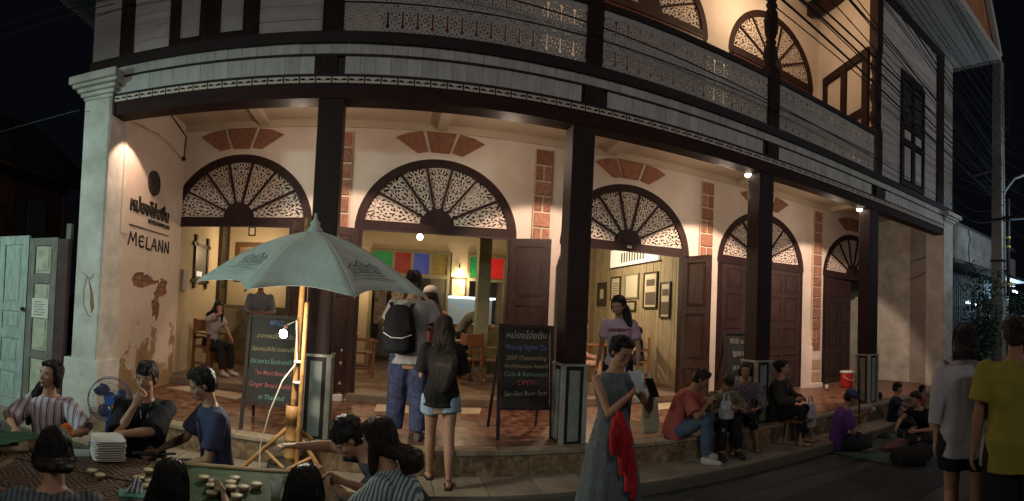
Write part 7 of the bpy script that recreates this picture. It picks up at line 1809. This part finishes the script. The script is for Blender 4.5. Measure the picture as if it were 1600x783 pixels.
# dark house behind the gate
DH = thing('neighbour_house', 'dark reddish house with tiled roof behind the gate at left', 'building', (-8.2, 8.5, 0))
MB().box(-8.2, -8.0, 5.0, 10.4, 0, 4.55).build('wall', mat('dull_red_boards', (0.15, 0.055, 0.045), 0.8, (0.09, 0.035, 0.03), 3, 0.3, 20), DH)
MB().box(-8.0, -7.96, 10.2, 10.36, 0, 4.5).build('corner_post', mat('pale_red_post', (0.15, 0.09, 0.085), 0.8), DH)
MB().box(-7.99, -7.94, 8.35, 8.75, 2.3, 3.9).build('window', DRK, DH)
MB().box(-7.99, -7.93, 8.80, 9.45, 2.3, 3.9).build('shutter', mat('dull_teal_shutter', (0.10, 0.11, 0.10), 0.8), DH)
for k in range(5): MB().box(-7.945, -7.925, 8.38 + k * 0.075, 8.40 + k * 0.075, 2.3, 3.9).build('bar', mat('window_bar', (0.12, 0.08, 0.08), 0.7), DH)
MB().box(-7.80, -7.60, 4.0, 11.0, 4.42, 4.58).build('eave_board', mat('dull_red_boards', (0.15, 0.055, 0.045), 0.8), DH)
rf = MB().add([(-7.55, 3.5, 4.52), (-7.55, 11.2, 4.52), (-10.0, 11.2, 6.55), (-10.0, 3.5, 6.55), (-7.55, 3.5, 4.60), (-7.55, 11.2, 4.60), (-10.0, 11.2, 6.63), (-10.0, 3.5, 6.63)], [(0, 1, 2, 3), (7, 6, 5, 4), (0, 4, 5, 1), (1, 5, 6, 2), (2, 6, 7, 3), (3, 7, 4, 0)]).build('roof', mat('dark_clay_tile', (0.075, 0.065, 0.058), 0.85, (0.04, 0.036, 0.034), 5), DH)
tl = MB().box(-0.13, 0.13, -0.10, 0.10, 0, 0.02).mesh('roof_tile', mat('roof_tile_clay', (0.10, 0.085, 0.075), 0.85, (0.05, 0.045, 0.04), 7, rnd=0.35))
sl = math.atan2(2.03, 2.45)
for i in range(13):
    for j in range(22):
        f = i / 13; link('roof_tile', tl, rf, (-7.60 - 2.35 * f, 6.2 + j * 0.21 + (i % 2) * 0.1, 4.635 + 1.95 * f + random.uniform(0, 0.01)), rot=(0, sl + 0.05, 0))

# ================================================================ neighbours: right
CN = mat('stained_concrete', (0.56, 0.53, 0.49), 0.9, (0.28, 0.26, 0.24), 1.8, 0.3, 20, detail=8)
NB = thing('corner_shop', 'low shop with concrete parapet and grille next to the shophouse', 'building', (14, 6, 0))
MB().box(11.5, 16.9, 5.65, 5.85, 3.60, 4.62).build('parapet', CN, NB, bevel=0.01)
MB().box(16.9, 17.9, 5.70, 5.85, 3.3, 4.3).build('parapet_end', CN, NB)
MB().tube([(13.2, 5.64, 4.60), (13.35, 5.64, 4.35), (13.22, 5.64, 4.1), (13.30, 5.64, 3.62)], 0.018, 5).build('crack', DRK, NB)
MB().box(11.3, 18.0, 5.2, 5.7, 3.42, 3.52).build('awning_slab', mat('dark_awning', (0.10, 0.10, 0.10), 0.7), NB)
MB().box(11.1, 18.0, 6.4, 6.5, 0.0, 3.45).build('shop_back', mat('shop_interior', (0.12, 0.17, 0.22), 0.8, (0.04, 0.06, 0.08), 1.2), NB)
for k in range(40):
    MB().box(11.3 + k * 0.15, 11.335 + k * 0.15, 5.75, 5.78, 0.2, 3.42).build('grille_bar', mat('grey_grille', (0.25, 0.25, 0.25), 0.6), NB)
MB().box(11.2, 18.0, 5.6, 6.4, 0, 0.35).build('plinth', CN, NB)
for k, (x, y, z) in enumerate(((14.6, 6.2, 2.55), (15.3, 6.2, 2.50), (16.6, 5.3, 3.0), (17.5, 5.0, 2.6), (15.5, 6.1, 1.3))):
    t = thing('tube_light', ['left cold white tube seen through the leaves', 'right cold white tube seen through the leaves', 'cold white tube beyond the concrete pole', 'cold white tube at the picture edge', 'small low tube light behind the shrub'][k], 'light', (x, y, z), 0, 'cold tube lights in the shop')
    MB().tube([(x - 0.22, y, z), (x + 0.22, y, z)], 0.03, 8).build('tube', mat('cold_tube', (0.8, 0.9, 1), 0.4, emit=(0.62, 0.84, 1.0), es=9), t)
    MB().box(x - 0.26, x + 0.26, y + 0.02, y + 0.06, z + 0.02, z + 0.08).build('batten', PIG, t)
# shed roof with battens behind the parapet
SR = thing('shed_roof', 'dark corrugated shed roof on battens above the concrete parapet', 'roof', (15, 8, 5))
MB().add([(11.0, 6.0, 4.75), (19, 6.0, 4.75), (19, 9.5, 6.4), (11.0, 9.5, 6.4), (11.0, 6.0, 4.79), (19, 6.0, 4.79), (19, 9.5, 6.44), (11.0, 9.5, 6.44)], [(3, 2, 1, 0), (4, 5, 6, 7), (0, 1, 5, 4), (1, 2, 6, 5), (2, 3, 7, 6), (3, 0, 4, 7)]).build('sheet', mat('dark_sheet_roof', (0.10, 0.10, 0.11), 0.8, (0.06, 0.06, 0.065), 3), SR)
for k in range(7): f = k / 7 + 0.03; MB().cbox((15, 6.0 + 3.5 * f, 4.84 + 1.65 * f), (8.0, 0.08, 0.07), rx=0.44).build('batten', mat('roof_batten', (0.24, 0.22, 0.21), 0.8), SR)
# concrete pole, insulators, wires
PO = thing('utility_pole', 'concrete utility pole with insulator rack and many wires', 'pole', (12.4, 4.42, 0))
PCM = mat('pole_concrete', (0.34, 0.33, 0.31), 0.9, (0.24, 0.23, 0.22), 5, 0.3, 30)
b = MB(); zz = [0, 9.3]; b.add([(12.4 - w_, 4.42 - w_, z) for z, w_ in ()], [])
w0, w1 = 0.17, 0.125
b.add([(12.4 + sx * w_, 4.42 + sy * w_, z) for z, w_ in ((0, w0), (9.0, w1)) for sx, sy in ((-1, -1), (1, -1), (1, 1), (-1, 1))], [(0, 3, 2, 1), (4, 5, 6, 7), (0, 1, 5, 4), (1, 2, 6, 5), (2, 3, 7, 6), (3, 0, 4, 7)]); b.build('shaft', PCM, PO, bevel=0.015)
for z in (8.3, 8.0, 7.7, 7.4, 7.1): MB().lathe([(0.03, -0.06), (0.05, -0.04), (0.03, 0), (0.05, 0.04), (0.03, 0.06)], (12.4, 4.16, z), 10).build('insulator', mat('brown_glaze', (0.07, 0.04, 0.035), 0.3), PO, smooth=True)
MB().box(12.36, 12.44, 4.10, 4.14, 6.9, 8.5).build('rack', DRK, PO)
for z in (4.6, 3.5): MB().box(12.4 - 0.18, 12.4 + 0.18, 4.42 - 0.18, 4.42 + 0.18, z, z + 0.05).build('band', DRK, PO)
MB().tube([(12.45, 4.16, 2.6), (12.45, 4.16, 5.2)], 0.05, 10).build('cable_duct', DRK, PO)
for z in (4.15, 3.9, 2.9): MB().lathe([(0.06, -0.03), (0.065, 0), (0.06, 0.03)], (12.45, 4.16, z), 10).build('yellow_clip', mat('yellow_marker', (0.6, 0.5, 0.05), 0.5), PO, smooth=True)
MB().box(12.3, 12.5, 2.6, 4.3, 4.62, 4.70).build('cross_arm', DRK, PO)
MB().tube([(12.4, 4.35, 4.9), (12.42, 4.25, 5.4), (12.5, 4.0, 5.75), (12.6, 3.6, 5.9)], 0.035, 8).build('lamp_arm', PCM, PO, smooth=True)
MB().tube([(12.4, 5.2, 5.9), (12.4, 4.5, 6.0)], 0.03, 8).build('stay_bar', PCM, PO)
sgn = thing('street_sign', 'small pale sign board fixed behind the shrub on the pole', 'sign', (12.3, 4.45, 2.2)); MB().box(12.18, 12.21, 4.22, 4.80, 2.12, 2.52).build('plate', mat('pale_sign_plate', (0.30, 0.34, 0.38), 0.6), sgn)
tm4 = text_mesh('สยาม', 0.20, mat('grey_sign_ink', (0.05, 0.07, 0.10), 0.7), 'sign_lettering'); link('sign_lettering', tm4, sgn, (12.175, 4.51, 2.26), rot=(PI / 2, 0, -PI / 2))
WIR = mat('black_wire', (0.010, 0.010, 0.012), 0.6)
random.seed(11)
def wire(a, b, sag, r=0.008):
    a, b = Vector(a), Vector(b); n = 22
    return MB().tube([a.lerp(b, k / n) - Vector((0, 0, sag * 4 * (k / n) * (1 - k / n))) for k in range(n + 1)], r, 5)
runs = []
for k in range(15): runs.append(((12.4, 4.28, 5.0 + k * 0.09), (-14, random.uniform(0.7, 2.3), 5.7 + k * 0.11), random.uniform(0.1, 0.6), 0.007 if k % 4 else 0.013))
for k in range(9): runs.append(((12.4, 4.20, 6.6 + k * 0.2), (-14, random.uniform(1.6, 2.6), 7.8 + k * 0.15), random.uniform(0.2, 0.6), 0.007))
for k in range(6): runs.append(((12.4, 4.42, 4.7 + k * 0.28), (10.7, 5.04, 4.75 + k * 0.25), random.uniform(0.05, 0.3), 0.006))
for k in range(10): runs.append(((12.4, 4.40, 4.6 + k * 0.35), (26, random.uniform(1.0, 4.2), 5.4 + k * 0.3), random.uniform(0.2, 0.7), 0.008))
for k in range(6): runs.append(((12.4, 4.42, 5.2 + k * 0.2), (7.66, 5.02, 5.6 + k * 0.35), random.uniform(0.05, 0.25), 0.006))
for k, (a, b_, s_, r_) in enumerate(runs):
    o = wire(a, b_, s_, r_).build('overhead_wire', WIR); tag(o, 'thin black overhead wire, one of the tangle running to the concrete pole', 'wire', 'overhead wires at the concrete pole')
o = wire((10.85, 4.98, 4.72), (-12.5, 4.85, 5.85), 0.15, 0.008).build('overhead_wire', WIR); tag(o, 'single wire crossing in front of the balcony fretwork', 'wire')
for k, (a, b_) in enumerate((((-3.7, 4.95, 4.02), (-14, 5.5, 4.35)), ((-3.3, 5.0, 5.25), (-14, 4.0, 5.6)), ((-3.4, 5.0, 5.4), (-14, 4.4, 6.1)), ((-6.3, 9.6, 4.4), (-9.5, 3.0, 7.5)), ((-6.2, 9.0, 5.2), (-9.0, 3.5, 8.0)))):
    o = wire(a, b_, 0.12, 0.006).build('overhead_wire', mat('grey_wire', (0.05, 0.05, 0.055), 0.6)); tag(o, ['wire leaving the left pier under its capital', 'lower wire at the upper left corner', 'upper wire at the upper left corner', 'wire slanting over the dark tiled roof', 'higher wire slanting over the dark tiled roof'][k], 'wire')
# shrub between the pier and the pole
def shrub(loc, R3, n, label, seed, m, sz=0.10):
    t = thing('shrub', label, 'shrub', loc); random.seed(seed); br = MB(); lf = MB(); L_ = Vector(loc)
    tips = []
    for k in range(9):
        a = k * 2.4 + random.uniform(-0.4, 0.4); h = random.uniform(0.5, 1.0) * R3[2]
        e = Vector((R3[0] * random.uniform(0.3, 0.95) * math.cos(a), R3[1] * random.uniform(0.3, 0.95) * math.sin(a), h)); mid = Vector((e.x * 0.3, e.y * 0.3, h * 0.5))
        br.tube([Vector((0, 0, 0)), mid, e], [0.03, 0.018, 0.006], 6); tips += [mid.lerp(e, q) for q in (0.2, 0.5, 0.8, 1.0)] + [mid * 0.8]
    for k in range(n):
        c = random.choice(tips) + Vector([random.gauss(0, 0.16) for _ in range(3)])
        d = Vector([random.uniform(-1, 1), random.uniform(-1, 1), random.uniform(-0.9, 0.3)]).normalized(); s_ = d.cross(Vector((0, 0, 1))).normalized() * sz * 0.38; l = d * sz * random.uniform(0.8, 1.4)
        dn = Vector((0, 0, -0.012))
        lf.add([c, c + l * 0.5 + s_ + dn, c + l, c + l * 0.5 - s_ + dn], [(0, 1, 2, 3)])
    br.build('stems', mat('shrub_stem', (0.06, 0.045, 0.03), 0.8), t, world=False); tag(lf.build('foliage', m, t, world=False), kind='stuff')
GL1 = mat('dark_green_leaf', (0.06, 0.13, 0.07), 0.45, (0.035, 0.08, 0.045), 4, rnd=0.2)
shrub((11.75, 4.75, 0.1), (0.80, 0.70, 3.1), 2600, 'leafy shrub growing against the right pier', 3, GL1)
shrub((13.1, 4.55, 0.1), (0.8, 0.9, 3.0), 1800, 'leafy shrub behind the concrete pole', 5, GL1)
shrub((11.3, 4.75, 0.1), (0.45, 0.35, 1.6), 900, 'low leafy plant in front of the right pier', 8, GL1)
MB_ = MB(); MB_.add([(17, -2, 0), (17, 12, 0), (17.1, 12, 0), (17.1, -2, 0)], [(0, 1, 2, 3)])
FBD = thing('far_building', 'dark building far down the street with a few lit openings', 'building', (22, 3, 0))
MB().box(22, 26, -2.0, 4.6, 0, 4.2).build('wall', mat('far_dark_wall', (0.05, 0.055, 0.07), 0.9, (0.02, 0.022, 0.03), 0.8), FBD)
for k in range(5): MB().box(21.95, 22.0, -1.4 + k * 1.15, -0.8 + k * 1.15, 1.2, 2.6).build('window', mat('cold_lit_window', (0.1, 0.15, 0.2), 0.4, emit=(0.35, 0.6, 0.9), es=0.5), FBD)

bpy.data.scenes.remove(_work)
